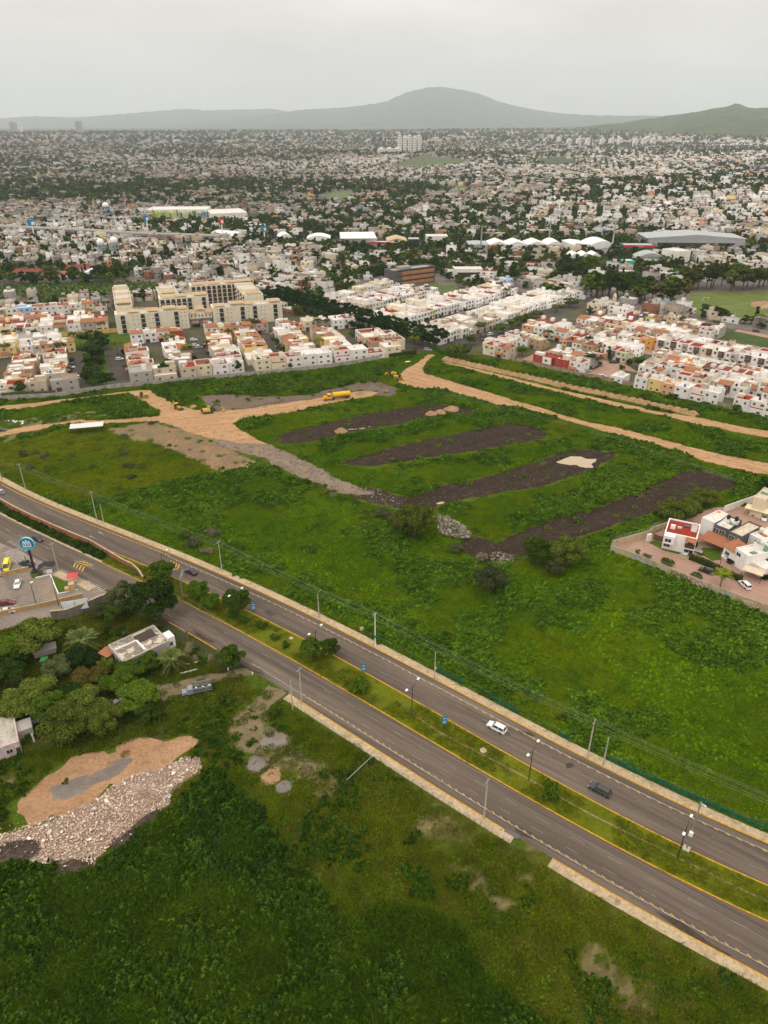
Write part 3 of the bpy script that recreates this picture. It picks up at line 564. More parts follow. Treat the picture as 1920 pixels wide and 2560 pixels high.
def blade_patch(seed, n=150, rad=1.2, h=(.4, 1.0), w=.05, lean=.5):
    g = np.random.default_rng(seed); r = rad * np.sqrt(g.random(n)); a = g.random(n) * 6.28; b = np.stack([r * np.cos(a), r * np.sin(a), np.zeros(n)], 1)
    th = g.random(n) * 6.28; hh = g.uniform(*h, n); ln = g.uniform(.1, lean, n) * hh; d = np.stack([np.cos(th), np.sin(th), 0 * th], 1); sd = np.stack([-np.sin(th), np.cos(th), 0 * th], 1)
    up = np.array([0, 0, 1.0]); m = b + d * ln[:, None] * .35 + up * hh[:, None] * .62; t = b + d * ln[:, None] * 1.3 + up * hh[:, None] * .93
    v = np.stack([b, m - sd * w, t, m + sd * w], 1).reshape(-1, 3); return v, np.arange(4 * n).reshape(n, 4)
def crown(seed, n, R_, Hc, leaf, blobs=9, z0=0.0, br=(.34, .5), flat=1.0, droop=0.0):
    """leaf faces on the shells of many lobes inside an egg-shaped crown"""
    g = np.random.default_rng(seed); C = []; N = []
    bc = []; 
    while len(bc) < blobs:
        p = g.uniform(-1, 1, 3)
        if np.linalg.norm(p) < 1 and np.linalg.norm(p) > .25: bc.append(p)
    bc = np.array(bc); bc[:, 0] *= R_ * .72; bc[:, 1] *= R_ * .72; bc[:, 2] = bc[:, 2] * Hc * .36 * flat
    rad = g.uniform(*br, blobs) * R_; which = g.integers(0, blobs, n); d = g.normal(size=(n, 3)); d /= np.linalg.norm(d, axis=1)[:, None]
    d[:, 2] = np.where(d[:, 2] < -.35, -d[:, 2] * .6, d[:, 2]); rr = rad[which] * g.uniform(.72, 1.06, n)
    c = bc[which] + d * rr[:, None] * np.array([1, 1, .8]); 
    if droop:
        out = np.hypot(c[:, 0], c[:, 1]) / R_; dr = g.random(n) ** 2 * droop * np.clip(out, 0, 1.2); c[:, 2] -= dr
    c[:, 2] += Hc * .5 + z0
    nr = d + g.normal(size=(n, 3)) * .55; nr[:, 2] += .35
    return quads_from(c, nr, g.uniform(.6, 1.3, n) * leaf, 1.3, seed, .2)
def trunk_mesh(seed, h, r, R_, Hc, limbs=5):
    g = random.Random(seed); mb = MB(); top = Vector((g.uniform(-.3, .3), g.uniform(-.3, .3), h)); mb.tube((0, 0, 0), top, r, r * .7, 7, caps=False)
    for i in range(limbs):
        a = 6.28 * i / limbs + g.uniform(-.4, .4); e = top + Vector((math.cos(a) * R_ * g.uniform(.35, .6), math.sin(a) * R_ * g.uniform(.35, .6), Hc * g.uniform(.25, .6)))
        m = top + (e - top) * .5 + Vector((0, 0, Hc * .08)); mb.tube(top, m, r * .55, r * .38, 5, caps=False); mb.tube(m, e, r * .38, r * .12, 5, caps=False)
    return mb.mesh('trunk')
M_BARK = plain('bark', (.12, .085, .06), .95, var=.3)
LM = {k: leafmat('leaf_' + k, *v) for k, v in {
    'dark': ((.024, .052, .006), (.038, .07, .008)), 'mid': ((.048, .092, .007), (.074, .12, .009)), 'olive': ((.066, .092, .012), (.095, .115, .015)),
    'bright': ((.05, .105, .01), (.085, .14, .014)), 'grey': ((.066, .085, .03), (.095, .11, .042)), 'ficus': ((.014, .038, .008), (.022, .052, .010)),
    'autumn': ((.085, .085, .016), (.14, .105, .02)), 'palm': ((.065, .09, .024), (.1, .12, .032)), 'ypalm': ((.14, .17, .016), (.19, .2, .02)), 'dry': ((.12, .1, .06), (.16, .135, .085))}.items()}
def tree_proto(name, seed, n, R_, Hc, th, leaf, mat, **kw):
    v, q = crown(seed, n, R_, Hc, leaf, z0=th * .8, **kw)
    return dict(name=name, crown=npmesh('crown', v, q, [mat]), trunk=trunk_mesh(seed, th, R_ * .055 + .06, R_, Hc), R=R_, H=Hc + th * .8, mat=mat)
NEARP = [tree_proto('tree', 1, 8500, 4.6, 6.0, 2.6, .23, LM['dark'], blobs=14, br=(.26, .4)), tree_proto('tree', 2, 8500, 4.6, 5.6, 2.6, .22, LM['mid'], blobs=16, br=(.24, .38)),
         tree_proto('tree', 3, 9000, 4.6, 6.6, 2.4, .19, LM['olive'], blobs=20, br=(.2, .34), droop=1.6), tree_proto('tree', 4, 6500, 4.0, 4.6, 2.0, .19, LM['mid'], blobs=22, br=(.16, .28))]
MIDP = [tree_proto('tree', 11 + i, 900, 4.0, 5.6, 2.4, .42, LM[k], blobs=9, br=(.3, .44)) for i, k in enumerate(('dark', 'mid', 'ficus', 'olive', 'grey'))]
TALLP = [tree_proto('tree', 31, 1900, 4.4, 13.0, 4.5, .52, LM['olive'], blobs=20, br=(.24, .4)), tree_proto('tree', 32, 1700, 4.0, 12.0, 5.0, .5, LM['autumn'], blobs=18, br=(.22, .38)), tree_proto('tree', 33, 1900, 4.6, 12.0, 4.0, .52, LM['mid'], blobs=20, br=(.24, .4))]
CYPP = tree_proto('cypress', 41, 420, .8, 8.0, .8, .3, LM['dark'], blobs=12, br=(.5, .8), flat=1.25)
def bush_mesh(seed, n, R_, Hc, leaf, **kw):
    v, q = crown(seed, n, R_, Hc, leaf, z0=-Hc * .12, **kw); return npmesh('foliage', v, q, [LM['mid']])
BUSH = [bush_mesh(51, 1500, 1.0, 1.25, .085, blobs=12), bush_mesh(52, 1500, 1.0, 1.4, .08, blobs=16, br=(.22, .4))]
BUSHF = [bush_mesh(53, 260, 1.0, 1.3, .17, blobs=8), bush_mesh(54, 260, 1.0, 1.2, .16, blobs=9)]
def frond_crown(seed, n=26, L=3.6, per=22, w=.07, rise=(.1, 1.1)):
    g = np.random.default_rng(seed); V = []; k = 0
    for i in range(n):
        a = 6.28 * i / n * 2.4 + g.uniform(-.2, .2); e = g.uniform(*rise); l = L * g.uniform(.8, 1.05); d = np.array([math.cos(a), math.sin(a), 0]); s = np.array([-math.sin(a), math.cos(a), 0]); up = np.array([0, 0, 1.0])
        t = np.linspace(.12, 1, per)[:, None]; P = d * l * t * math.cos(e * .8) + up * l * (math.sin(e) * t - (.55 + .35 * math.cos(e)) * t ** 2 * .75)
        for sg in (1, -1):
            ll = l * .24 * (np.sin(np.pi * np.clip(t * .92 + .06, 0, 1)) * .9 + .12); tip = P + s * sg * ll * .8 + d * ll * .45 - up * ll * .25; m = (P + tip) / 2
            V.append(np.stack([P, m - d * w - up * .01, tip, m + d * w + up * .01], 1).reshape(-1, 4, 3))
    V = np.concatenate(V); return V.reshape(-1, 3), np.arange(len(V) * 4).reshape(-1, 4)
PALMC = [npmesh('fronds', *frond_crown(61, 34, 4.6, 24, .1), [LM['palm']]), npmesh('fronds', *frond_crown(62, 30, 3.0, 14, .2), [LM['palm']])]
PALMT = MB().tube((0, 0, 0), (.1, .05, 1), .2, .15, 8, caps=False).mesh('trunk')
TREES = {'n': 0}
def add_tree(proto, x, y, s=1.0, label='', group=None, sz=None, mat=None, cat='tree', z=0.0, name=None):
    r = empty(name or proto['name'], (x, y, z), RND.random() * 6.28); sz = sz or s; r.scale = (s, s, sz); tag(r, label, cat, group)
    put('trunk', proto['trunk'], M_BARK, r); put('crown', proto['crown'], [mat or proto['mat']], r); TREES['n'] += 1; return r
def add_palm(x, y, h, s, label, big=False, mat=None, group=None):
    r = empty('palm_tree', (x, y, 0), RND.random() * 6.28); tag(r, label, 'palm tree', group)
    put('trunk', PALMT, M_BARK, r, scale=(1.3 if big else .9, 1.3 if big else .9, h)); put('crown', PALMC[0 if big else 1], [mat or LM['palm']], r, (.1 * 1, .05, h), scale=(s, s, s)); return r
def add_bush(x, y, r, h, label, mat='mid', group=None, far=False, name='shrub'):
    o = put(name, (BUSHF if far else BUSH)[RND.randrange(2)], [LM[mat]], None, (x, y, 0), (0, 0, RND.random() * 6.28), (r, r, h)); return tag(o, label, 'shrub', group)

# ------------------------------------------------------------------ scatter: one object per kind of ground cover
def scatter(name, x, y, scl, protos, z=None, kind='stuff', label=None, tilt=0.0, idx=None, rot=None):
    n = len(x)
    if n == 0: return
    me = bpy.data.meshes.new(name); me.vertices.add(n)
    me.vertices.foreach_set('co', np.stack([x, y, np.zeros(n) if z is None else z], 1).astype(np.float32).ravel())
    for nm, tp, val in (('rot', 'FLOAT', rng.random(n) * 6.283 if rot is None else rot), ('scl', 'FLOAT', scl), ('kind_id', 'INT', rng.integers(0, len(protos), n) if idx is None else idx)):
        a = me.attributes.new(nm, tp, 'POINT'); a.data.foreach_set('value', np.asarray(val, np.int32 if tp == 'INT' else np.float32))
    o = put(name, me); tag(o, label, None, None, kind)
    g = bpy.data.node_groups.new(name, 'GeometryNodeTree'); g.interface.new_socket('Geometry', in_out='INPUT', socket_type='NodeSocketGeometry'); g.interface.new_socket('Geometry', in_out='OUTPUT', socket_type='NodeSocketGeometry')
    gi, go, jn = g.nodes.new('NodeGroupInput'), g.nodes.new('NodeGroupOutput'), g.nodes.new('GeometryNodeJoinGeometry')
    def attr(nm, tp):
        q = g.nodes.new('GeometryNodeInputNamedAttribute'); q.data_type = tp; q.inputs['Name'].default_value = nm; return next(s for s in q.outputs if s.enabled and s.name == 'Attribute')
    ar, as_, ak = attr('rot', 'FLOAT'), attr('scl', 'FLOAT'), attr('kind_id', 'INT')
    cx = g.nodes.new('ShaderNodeCombineXYZ'); g.links.new(ar, cx.inputs['Z'])
    for i, p in enumerate(protos):
        oi = g.nodes.new('GeometryNodeObjectInfo'); oi.inputs['Object'].default_value = p
        cm = g.nodes.new('FunctionNodeCompare'); cm.data_type = 'INT'; cm.operation = 'EQUAL'
        ins = [s for s in cm.inputs if s.enabled]; g.links.new(ak, ins[0]); ins[1].default_value = i
        ip = g.nodes.new('GeometryNodeInstanceOnPoints'); g.links.new(gi.outputs[0], ip.inputs['Points']); g.links.new(oi.outputs['Geometry'], ip.inputs['Instance'])
        g.links.new(cm.outputs['Result'], ip.inputs['Selection']); g.links.new(cx.outputs[0], ip.inputs['Rotation']); g.links.new(as_, ip.inputs['Scale']); g.links.new(ip.outputs[0], jn.inputs[0])
    g.links.new(jn.outputs[0], go.inputs[0]); md = o.modifiers.new('cover', 'NODES'); md.node_group = g; return o
def proto(name, vq, mat):
    o = bpy.data.objects.new(name, npmesh(name, *vq, [mat])); return o
def grid_pts(poly, sp, seed=0, jit=.5):
    poly = np.asarray(poly); g = np.random.default_rng(seed); x0, y0 = poly.min(0); x1, y1 = poly.max(0)
    x0, x1 = max(x0, -245), min(x1, 300); y0, y1 = max(y0, 45), min(y1, 430)
    gx_, gy_ = np.meshgrid(np.arange(x0, x1, sp), np.arange(y0, y1, sp)); x = gx_.ravel() + g.uniform(-jit, jit, gx_.size) * sp; y = gy_.ravel() + g.uniform(-jit, jit, gy_.size) * sp
    m = inpoly(x, y, poly) & in_view(x, y, 0, 60); return x[m], y[m], g
LW = {'field': leafmat('field_weed', (.056, .128, .002), (.108, .19, .003), .022, .62, 1.3, c3=(.042, .1, .003), var=(.82, 1.16)), 'yellow': leafmat('meadow', (.125, .18, .002), (.19, .225, .003), .03, .6, 1.3, c3=(.08, .125, .004), var=(.8, 1.15)), 'fgrass': leafmat('field_grass', (.086, .158, .002), (.136, .204, .003), .03, .7, 1.25, c3=(.06, .135, .003), var=(.85, 1.12)),
      'dark': leafmat('dark_weed', (.02, .05, .003), (.038, .074, .004), .05, .35, 1.6, c3=(.03, .066, .01)), 'darkgrass': leafmat('dark_grass', (.026, .058, .002), (.05, .085, .003), .05, .4, 1.5),
      'verge': leafmat('verge_grass', (.072, .108, .003), (.12, .145, .005), .04, .6, 1.3, c3=(.125, .115, .018)), 'blue': leafmat('broad_weed', (.05, .112, .006), (.08, .15, .009), .03, .55, 1.35), 'herb': leafmat('verge_herb', (.042, .075, .004), (.07, .1, .006), .05, .55, 1.35)}
P_FIELD = [proto('weed_clump', weed_patch(i, 8, 1.2, (.2, .95), (.16, .36), 13), LW['field']) for i in (1, 2, 3)]
P_BLUE = [proto('broad_weed_clump', weed_patch(i, 12, 1.3, (.6, 1.6), (.2, .42), 18), LW['blue']) for i in (4, 5)]
P_YEL = [proto('meadow_tuft', blade_patch(i, 150, 1.3, (.2, .6), .06, .8), LW['yellow']) for i in (6, 7)]
P_HERB = [proto('herb_clump', weed_patch(i, 8, 1.2, (.2, .8), (.12, .28), 14), LW['herb']) for i in (16, 17)]
P_GRASS = [proto('grass_tuft', blade_patch(i, 170, 1.3, (.15, .5), .05, .9), LW['verge']) for i in (8, 9)]
P_DARK = [proto('dark_weed_clump', weed_patch(i, 11, 1.15, (.4, 1.9), (.13, .3), 18), LW['dark']) for i in (10, 11, 12)]
P_DGRASS = [proto('tall_grass_clump', blade_patch(i, 200, 1.15, (.7, 1.6), .06, .9), LW['darkgrass']) for i in (13, 14)]
def cover(name, poly, sp, protos, scl=(.8, 1.25), dens=1.0, seed=0, thr=None, lim=.5, label=None, exclude=()):
    x, y, g = grid_pts(poly, sp, seed); b = np.maximum.reduce([bare_at(x + i_, y + j_) for i_, j_ in ((0, 0), (.7, 0), (-.7, 0), (0, .7), (0, -.7))]); keep = g.random(len(x)) > b
    if thr: nz_ = noise2(x, y, thr[0], thr[1], 3); keep &= (nz_ > thr[2]) if thr[3] else (nz_ < thr[2])
    for e in exclude: keep &= ~inpoly(x, y, e)
    a = (np.stack([x, y], 1) - RO); keep &= g.random(len(x)) < dens
    x, y = x[keep], y[keep]; s = g.uniform(*scl, len(x)) * (.75 + .5 * noise2(x, y, 9, 70 + seed, 2))
    scatter(name, x, y, s, protos, label=label); return len(x)
AVE = np.vstack([edge(1, AW, 2.9), edge(4, AW, -2.8)[::-1]]); block(AVE, 1, False)
BIGF = np.vstack([edge(1, np.arange(-250, 125, 4.0), 2.8), [(400, 60), (400, 430), (-300, 430), (-300, 260)]])
P_FGR = [proto('field_grass_tuft', blade_patch(i, 170, 1.35, (.15, .5), .06, .9), LW['fgrass']) for i in (18, 19)]
cover('field_grass', BIGF, 1.4, P_FGR, (.8, 1.2), seed=11, exclude=(LEFTF,))
cover('field_weeds', BIGF, 1.35, P_FIELD, (.5, 1.2), seed=1, thr=(24, 28, .45, True), exclude=(LEFTF,))
cover('broad_weeds', BIGF, 1.5, P_BLUE, (.7, 1.3), seed=2, thr=(12, 21, .545, True), exclude=(LEFTF,))
cover('meadow_tufts', BIGF, 1.9, P_YEL, (.7, 1.2), seed=3, thr=(17, 22, .60, True), exclude=(LEFTF,))
cover('meadow_grass', LEFTF, 1.35, P_YEL, (.7, 1.15), seed=4)
cover('meadow_weeds', LEFTF, 2.4, P_FIELD, (.6, 1.1), seed=5, thr=(8, 23, .55, True))
NEARF = np.vstack([edge(4, np.arange(-120, 125, 4.0), -2.4), [(200, -20), (-200, -20), (-200, 200), (-120, 190)]])
_FORE_EX = (DARKF,)
cover('dark_weeds', DARKF, .95, P_DARK, (.7, 1.3), seed=6)
cover('tall_grass', DARKF, 1.15, P_DGRASS, (.7, 1.3), seed=7, thr=(7, 24, .5, True))
cover('verge_grass', NEARF, 1.25, P_GRASS, (.75, 1.3), seed=8, exclude=_FORE_EX)
cover('verge_weeds', NEARF, 1.6, P_HERB, (.6, 1.1), seed=9, thr=(9, 25, .52, True), exclude=_FORE_EX)
cover('verge_tall_weeds', NEARF, 1.8, P_DARK, (.6, 1.1), seed=10, thr=(11, 26, .60, True), exclude=_FORE_EX)
am = np.arange(-103, 122, .9); mx_, my_, mg = [], [], np.random.default_rng(12)
MEDP = np.vstack([edge(2, AM, -.8), edge(3, AM, .8)[::-1]])
x, y, g_ = grid_pts(MEDP, .95, 13); P_MED = [proto('lawn_tuft', blade_patch(15, 120, .9, (.06, .2), .04, 1.0), leafmat('lawn_blade', (.08, .105, .003), (.12, .138, .004), .06, .7, 1.25))]
k_ = noise2(x, y, 6, 27, 3) > .36; scatter('lawn_grass', x[k_], y[k_], g_.uniform(.7, 1.2, k_.sum()), P_MED, z=np.full(k_.sum(), .12))
BEDP = np.vstack([edge(2, AP, -1.6), edge(3, AP, 1.4)[::-1]]); x, y, g_ = grid_pts(BEDP, 1.0, 14); scatter('bed_plants', x, y, g_.uniform(.5, 1.0, len(x)), P_DARK)
def rock(seed, s=1.0):
    g = np.random.default_rng(seed); bm = bmesh.new(); bmesh.ops.create_icosphere(bm, subdivisions=1, radius=.5)
    for v in bm.verts: v.co = Vector(np.array(v.co) * g.uniform(.7, 1.25, 3) * np.array([1.2, .9, .65]))
    me = bpy.data.meshes.new('rock'); bm.to_mesh(me); bm.free(); return me
def slabm(seed):
    g = np.random.default_rng(seed); return MB().hexa([tuple(np.array(p) + g.uniform(-.12, .12, 3)) for p in ((-.6, -.35, -.1), (.6, -.35, -.1), (.6, .35, -.1), (-.6, .35, -.1), (-.6, -.35, .2), (.6, -.35, .2), (.6, .35, .2), (-.6, .35, .2))]).mesh('slab')
def rocks(name, c1, c2, seed, slabs=False):
    m = leafmat(name + '_stone', c1, c2, .4, .6, 1.35); out = []
    for i in range(3):
        me = slabm(seed + i) if slabs and i else rock(seed + i); me.materials.clear(); me.materials.append(m); out.append(bpy.data.objects.new(name, me))
    return out
RK_G = rocks('grey_rock', (.14, .115, .095), (.23, .2, .17), 70); RK_B = rocks('broken_brick', (.4, .27, .2), (.55, .43, .34), 80, True); RK_W = rocks('broken_concrete', (.5, .44, .38), (.64, .58, .51), 90, True); RK_D = rocks('dark_clod', (.06, .045, .037), (.1, .075, .06), 95)
def spread(name, poly, sp, protos, scl, z=.05, seed=0, hgt=0.0):
    x, y, g = grid_pts(poly, sp, seed); k = ~inpoly(x, y, PUDDLE); x, y = x[k], y[k]; s = scl[0] * (scl[1] / scl[0]) ** (g.random(len(x)) ** 2.2); zz = np.full(len(x), z) + hgt * noise2(x, y, 5, 31, 2) + s * .12; scatter(name, x, y, s, protos, z=zz)
spread('gravel_stones', GRAVEL, .85, RK_G, (.25, 1.1), .07, 41); spread('stone_heap', PILE1, .55, RK_G, (.35, 1.1), .2, 42, 1.2); spread('stone_heap', PILE2, .6, RK_G, (.3, 1.0), .1, 43, .8)
spread('brick_rubble', RUBBLE, .26, RK_B, (.1, .42), .09, 44, .55); spread('concrete_rubble', RUBBLE, 1.4, RK_W, (.15, .9), .25, 45, .5)
for i, d_ in enumerate((DARK1, DARK2, DARK3)): spread('spoil_clods', d_, .45, RK_D, (.15, .6), .1, 46 + i, .4); spread('spoil_debris', d_, 1.6, RK_W, (.15, .6), .3, 50 + i)
spread('road_stones', WP(('B5', [(720, 80), (900, 70), (1080, 130), (1300, 190), (1380, 230), (1150, 262), (960, 265), (900, 210), (720, 200)])), .9, RK_G, (.25, .9), .05, 54)
spread('gravel_stones', WP(('Z7', [(-40, 590), (40, 596), (120, 640), (200, 690), (290, 720), (280, 745), (180, 715), (60, 680), (-40, 640)])), 1.0, RK_G, (.2, .9), .04, 56)
spread('pile_stones', WP(('A2', [(0, 640), (100, 660), (60, 700), (0, 700)])), .8, RK_B, (.12, .4), .05, 55)
for s_, d_ in ((S1, 60), (S2, 61), (S3, 62), (S4, 63)): spread('soil_clods', s_, 1.3, RK_D, (.15, .8), .03, d_)
# ------------------------------------------------------------------ houses
WC = {'white': (.78, .735, .68), 'bright': (.85, .82, .78), 'cream': (.72, .62, .44), 'yellow': (.74, .55, .22), 'beige': (.56, .46, .34), 'grey': (.42, .385, .345), 'darkgrey': (.115, .105, .105), 'brown': (.115, .065, .047),
      'red': (.42, .05, .035), 'orange': (.68, .30, .07), 'pink': (.66, .44, .37), 'blue': (.4, .55, .75), 'mint': (.45, .58, .42), 'brick': (.34, .16, .09), 'tan': (.42, .30, .19), 'concrete': (.4, .365, .325), 'salmon': (.68, .36, .2), 'lime': (.5, .5, .2)}
MW = {k: wallmat('wall_' + k, v) for k, v in WC.items()}
RC = {'white': (.74, .69, .62), 'red': (.3, .04, .022), 'dullred': (.235, .066, .042), 'grey': (.36, .33, .295), 'cream': (.62, .53, .4), 'green': (.16, .25, .17), 'brownred': (.23, .085, .055)}
MR = {k: earth('roof_' + k, tuple(c * .88 for c in v), v, .25, 1.2, 0, c3=tuple(c * .72 for c in v), s3=.5) for k, v in RC.items()}
M_TILE, _t, _b = _nodes('clay_tiles'); _b.inputs['Roughness'].default_value = .9
_o = _mix(_t, (.27, .095, .042, 1), (.39, .155, .07, 1), _noise(_t, 1.4, 5, .7)); _o = _mix(_t, _o, (.17, .07, .04, 1), _ramp(_t, _noise(_t, .5, 4), (.55, 0.0), (.75, .7))); _t.links.new(_o, _b.inputs['Base Color'])
M_BTILE = earth('brown_tiles', (.25, .115, .06), (.34, .165, .09), .5, 2, 0)
M_GLASS, _t, _b = _nodes('window_glass'); _b.inputs['Base Color'].default_value = (.035, .045, .05, 1); _b.inputs['Roughness'].default_value = .12; _b.inputs['Specular IOR Level'].default_value = .6
M_FRAME = plain('window_frame', (.55, .52, .48), .5); M_DOOR = plain('dark_wood', (.1, .05, .028), .6, var=.3); M_GAR = plain('dark_door_garage_shade', (.06, .05, .045), .8)  # M_GAR: dark doors, truck beds; also paints the shade inside a garage opening
M_TANK = plain('black_tank', (.018, .018, .02), .45); M_WTANK = plain('white_tank', (.72, .66, .56), .5); M_BTANK = plain('blue_tank', (.04, .13, .42), .45); M_IRON = plain('black_iron', (.03, .03, .032), .5, .3); M_GALV = plain('galvanised', (.42, .42, .42), .45, .6); M_CONC = wallmat('pole_concrete', (.46, .42, .36), .25)
M_SOLAR = plain('solar_panel', (.025, .035, .07), .2, spec=.6)
def wallbox():
    mb = MB(); t, p = .035, .07; o = [(-.5, -.5), (.5, -.5), (.5, .5), (-.5, .5)]; i = [(-.5 + t, -.5 + t), (.5 - t, -.5 + t), (.5 - t, .5 - t), (-.5 + t, .5 - t)]
    for k in range(4):
        a, b = o[k], o[(k + 1) % 4]; c, d = i[k], i[(k + 1) % 4]
        mb.poly([(*a, 0), (*b, 0), (*b, 1), (*a, 1)]); mb.poly([(*a, 1), (*b, 1), (*d, 1), (*c, 1)]); mb.poly([(*c, 1), (*d, 1), (*d, 1 - p), (*c, 1 - p)])
    return mb.mesh('walls')
U_WALL = wallbox(); U_BOX = MB().box(-.5, .5, -.5, .5, 0, 1).mesh('box'); U_SLAB = MB().box(-.485, .485, -.485, .485, 0, 1).mesh('slab')
U_WIN = MB().box(-.5, .5, -.07, 0.0, 0, 1, 1).box(-.44, -.03, -.085, -.06, .06, .94, 0).box(.03, .44, -.085, -.06, .06, .94, 0).mesh('window')
U_DOOR = MB().box(-.5, .5, -.06, 0, 0, 1).mesh('door')
U_TANK = MB().lathe([(.0, 0), (.5, 0), (.5, .78), (.38, .93), (.16, 1.0), (0, 1.0)], 10).mesh('water_tank', smooth=True)
def tilemesh(n=9):
    mb = MB()      # slope rising towards +y over the unit square, ribbed like barrel tiles
    for k in range(n):
        x0, x1 = -.5 + k / n, -.5 + (k + 1) / n; xm = (x0 + x1) / 2
        mb.poly([(x0, -.5, .06), (xm, -.5, .14), (xm, .5, 1.08), (x0, .5, 1.0)]); mb.poly([(xm, -.5, .14), (x1, -.5, .06), (x1, .5, 1.0), (xm, .5, 1.08)])
    mb.poly([(-.5, -.5, 0), (-.5, .5, .9), (.5, .5, .9), (.5, -.5, 0)]); mb.poly([(-.5, -.5, 0), (.5, -.5, 0), (.5, -.5, .1), (-.5, -.5, .1)])
    mb.poly([(-.5, -.5, 0), (-.5, -.5, .06), (-.5, .5, 1.0), (-.5, .5, .9)]); mb.poly([(.5, -.5, 0), (.5, .5, .9), (.5, .5, 1.0), (.5, -.5, .06)]); mb.poly([(-.5, .5, .9), (-.5, .5, 1.0), (.5, .5, 1.0), (.5, .5, .9)])
    return mb.mesh('tiles')
U_TILE = tilemesh()
def window(root, x, y, z, w, h, rz=0.0): return put('window', U_WIN, [M_GLASS, M_FRAME], root, (x, y, z), (0, 0, rz), (w, 1, h))
HOUSES = {'n': 0}
def house(p, ang, w, d, floors, wall, roof, label, group, tile='', seed=0, gable=False, accent=None, sides='', lite=False, tower=True, back=False):
    """row house: p front-left corner, front along ang, depth to the left of ang"""
    g = random.Random(seed * 7919 + 13); c, s = math.cos(ang), math.sin(ang)
    r = empty('house', (p[0] + c * w / 2, p[1] + s * w / 2, 0), ang); tag(r, label, 'house', group); HOUSES['n'] += 1
    h = 2.95 * floors + .35 + g.uniform(-.15, .35); hd = d * (.72 if floors > 1 and g.random() < .35 else 1.0); y1 = hd
    put('wall', U_WALL, MW[wall], r, (0, y1 / 2, 0), (0, 0, 0), (w, y1, h)); put('roof', U_SLAB, MR[roof], r, (0, y1 / 2, h * .93 - .2), (0, 0, 0), (w, y1, .2))
    if hd < d:
        h2 = h - 2.95; put('wall', U_WALL, MW[wall], r, (0, (d + hd) / 2, 0), (0, 0, 0), (w * .995, d - hd, h2)); put('roof', U_SLAB, MR[g.choice(['white', 'dullred', roof])], r, (0, (d + hd) / 2, h2 * .93 - .2), (0, 0, 0), (w * .995, d - hd, .2))
    fy = 0.0
    if accent:
        put('front_bay', U_BOX, MW[accent], r, (w * .26, -.35, 2.7 if floors > 1 else 0), (0, 0, 0), (w * .44, .9, h - 2.9 if floors > 1 else h - .4))
    if tower and (g.random() < .62):
        tx, ty = g.uniform(-w * .28, w * .28), y1 * g.uniform(.35, .8); tw = g.uniform(1.7, 2.6); th_ = g.uniform(1.6, 2.5)
        put('stair_tower', U_WALL, MW[g.choice([wall, 'white', 'bright'])], r, (tx, ty, h * .93), (0, 0, 0), (tw, g.uniform(1.8, 3), th_)); put('roof', U_SLAB, MR['white'], r, (tx, ty, h * .93 + th_ * .9 - .1), (0, 0, 0), (tw * .97, 1.75, .1))
    if g.random() < .42:
        put('water_tank', U_TANK, g.choice([M_TANK, M_TANK, M_WTANK, M_BTANK]), r, (g.uniform(-w * .3, w * .3), y1 * g.uniform(.2, .9), h * .93 + .02), (0, 0, 0), (1.1, 1.1, 1.35))
    if not lite or g.random() < .5:
        if g.random() < .3: put('skylight', U_BOX, g.choice([M_FRAME, M_SOLAR]), r, (g.uniform(-w * .3, w * .3), y1 * g.uniform(.2, .8), h * .93), (0, 0, g.uniform(0, .3)), (g.uniform(.8, 1.6), g.uniform(.8, 1.4), .25))
    if g.random() < .5:
        uw, ud = w * g.uniform(.35, .6), y1 * g.uniform(.25, .45); ux, uy = g.choice([-1, 1]) * (w - uw) * .48, y1 * g.uniform(.3, .7); uh = g.uniform(1.2, 2.5); um = MW[g.choice([wall, wall, 'white', 'cream', 'beige'])]
        put('upper_room', U_WALL, um, r, (ux, uy, h * .93), (0, 0, 0), (uw, ud, uh)); put('roof', U_SLAB, MR[g.choice(['white', 'white', 'dullred', 'cream'])], r, (ux, uy, h * .93 + uh * .93 - .1), (0, 0, 0), (uw, ud, .1))
    # front
    for f in range(floors):
        z = 2.95 * f + .95; n = 2 if w > 5.2 else 1
        for i in range(n):
            if f == 0 and i == 0: continue
            ww = g.choice([1.1, 1.4, 1.7]); x = (i - (n - 1) / 2) * w * .46 + g.uniform(-.25, .25)
            window(r, x, -.8 if (accent and f and x > .1 * w) else 0.0, z, ww, g.choice([1.2, 1.3, 1.5]))
    put('garage_door' if g.random() < .5 else 'door', U_DOOR, g.choice([M_DOOR, M_GAR, M_GAR, MW['white']]), r, (-w * .24, 0, 0), (0, 0, 0), (min(2.6, w * .42), 1, 2.3))
    if 'l' in sides: 
        for f in range(floors): window(r, -w / 2, y1 * g.uniform(.3, .7), 2.95 * f + .95, 1.2, 1.2, -math.pi / 2)
    if 'r' in sides:
        for f in range(floors): window(r, w / 2, y1 * g.uniform(.3, .7), 2.95 * f + .95, 1.2, 1.2, math.pi / 2)
    if back:
        for f in range(floors):
            for x in (-w * .24, w * .24):
                if g.random() < .75: window(r, x + g.uniform(-.3, .3), d if (hd < d and f < floors - 1) else y1, 2.95 * f + 1.0, g.choice([1.0, 1.3, 1.6]), 1.2, math.pi)
    tm = M_TILE if g.random() < .75 else M_BTILE
    if 'p' in tile: put('porch_roof', U_TILE, tm, r, (-w * .2, -1.2, 2.5), (0, 0, 0), (w * .56, 2.4, .8))
    if 't' in tile: put('tile_roof', U_TILE, tm, r, (0, y1 * .22, h - .12), (0, 0, 0), (w * 1.0, y1 * .5, 1.35)); put('gable_wall', U_BOX, MW[wall], r, (0, y1 * .47 + .12, h - .1), (0, 0, 0), (w * .98, .2, 1.25))
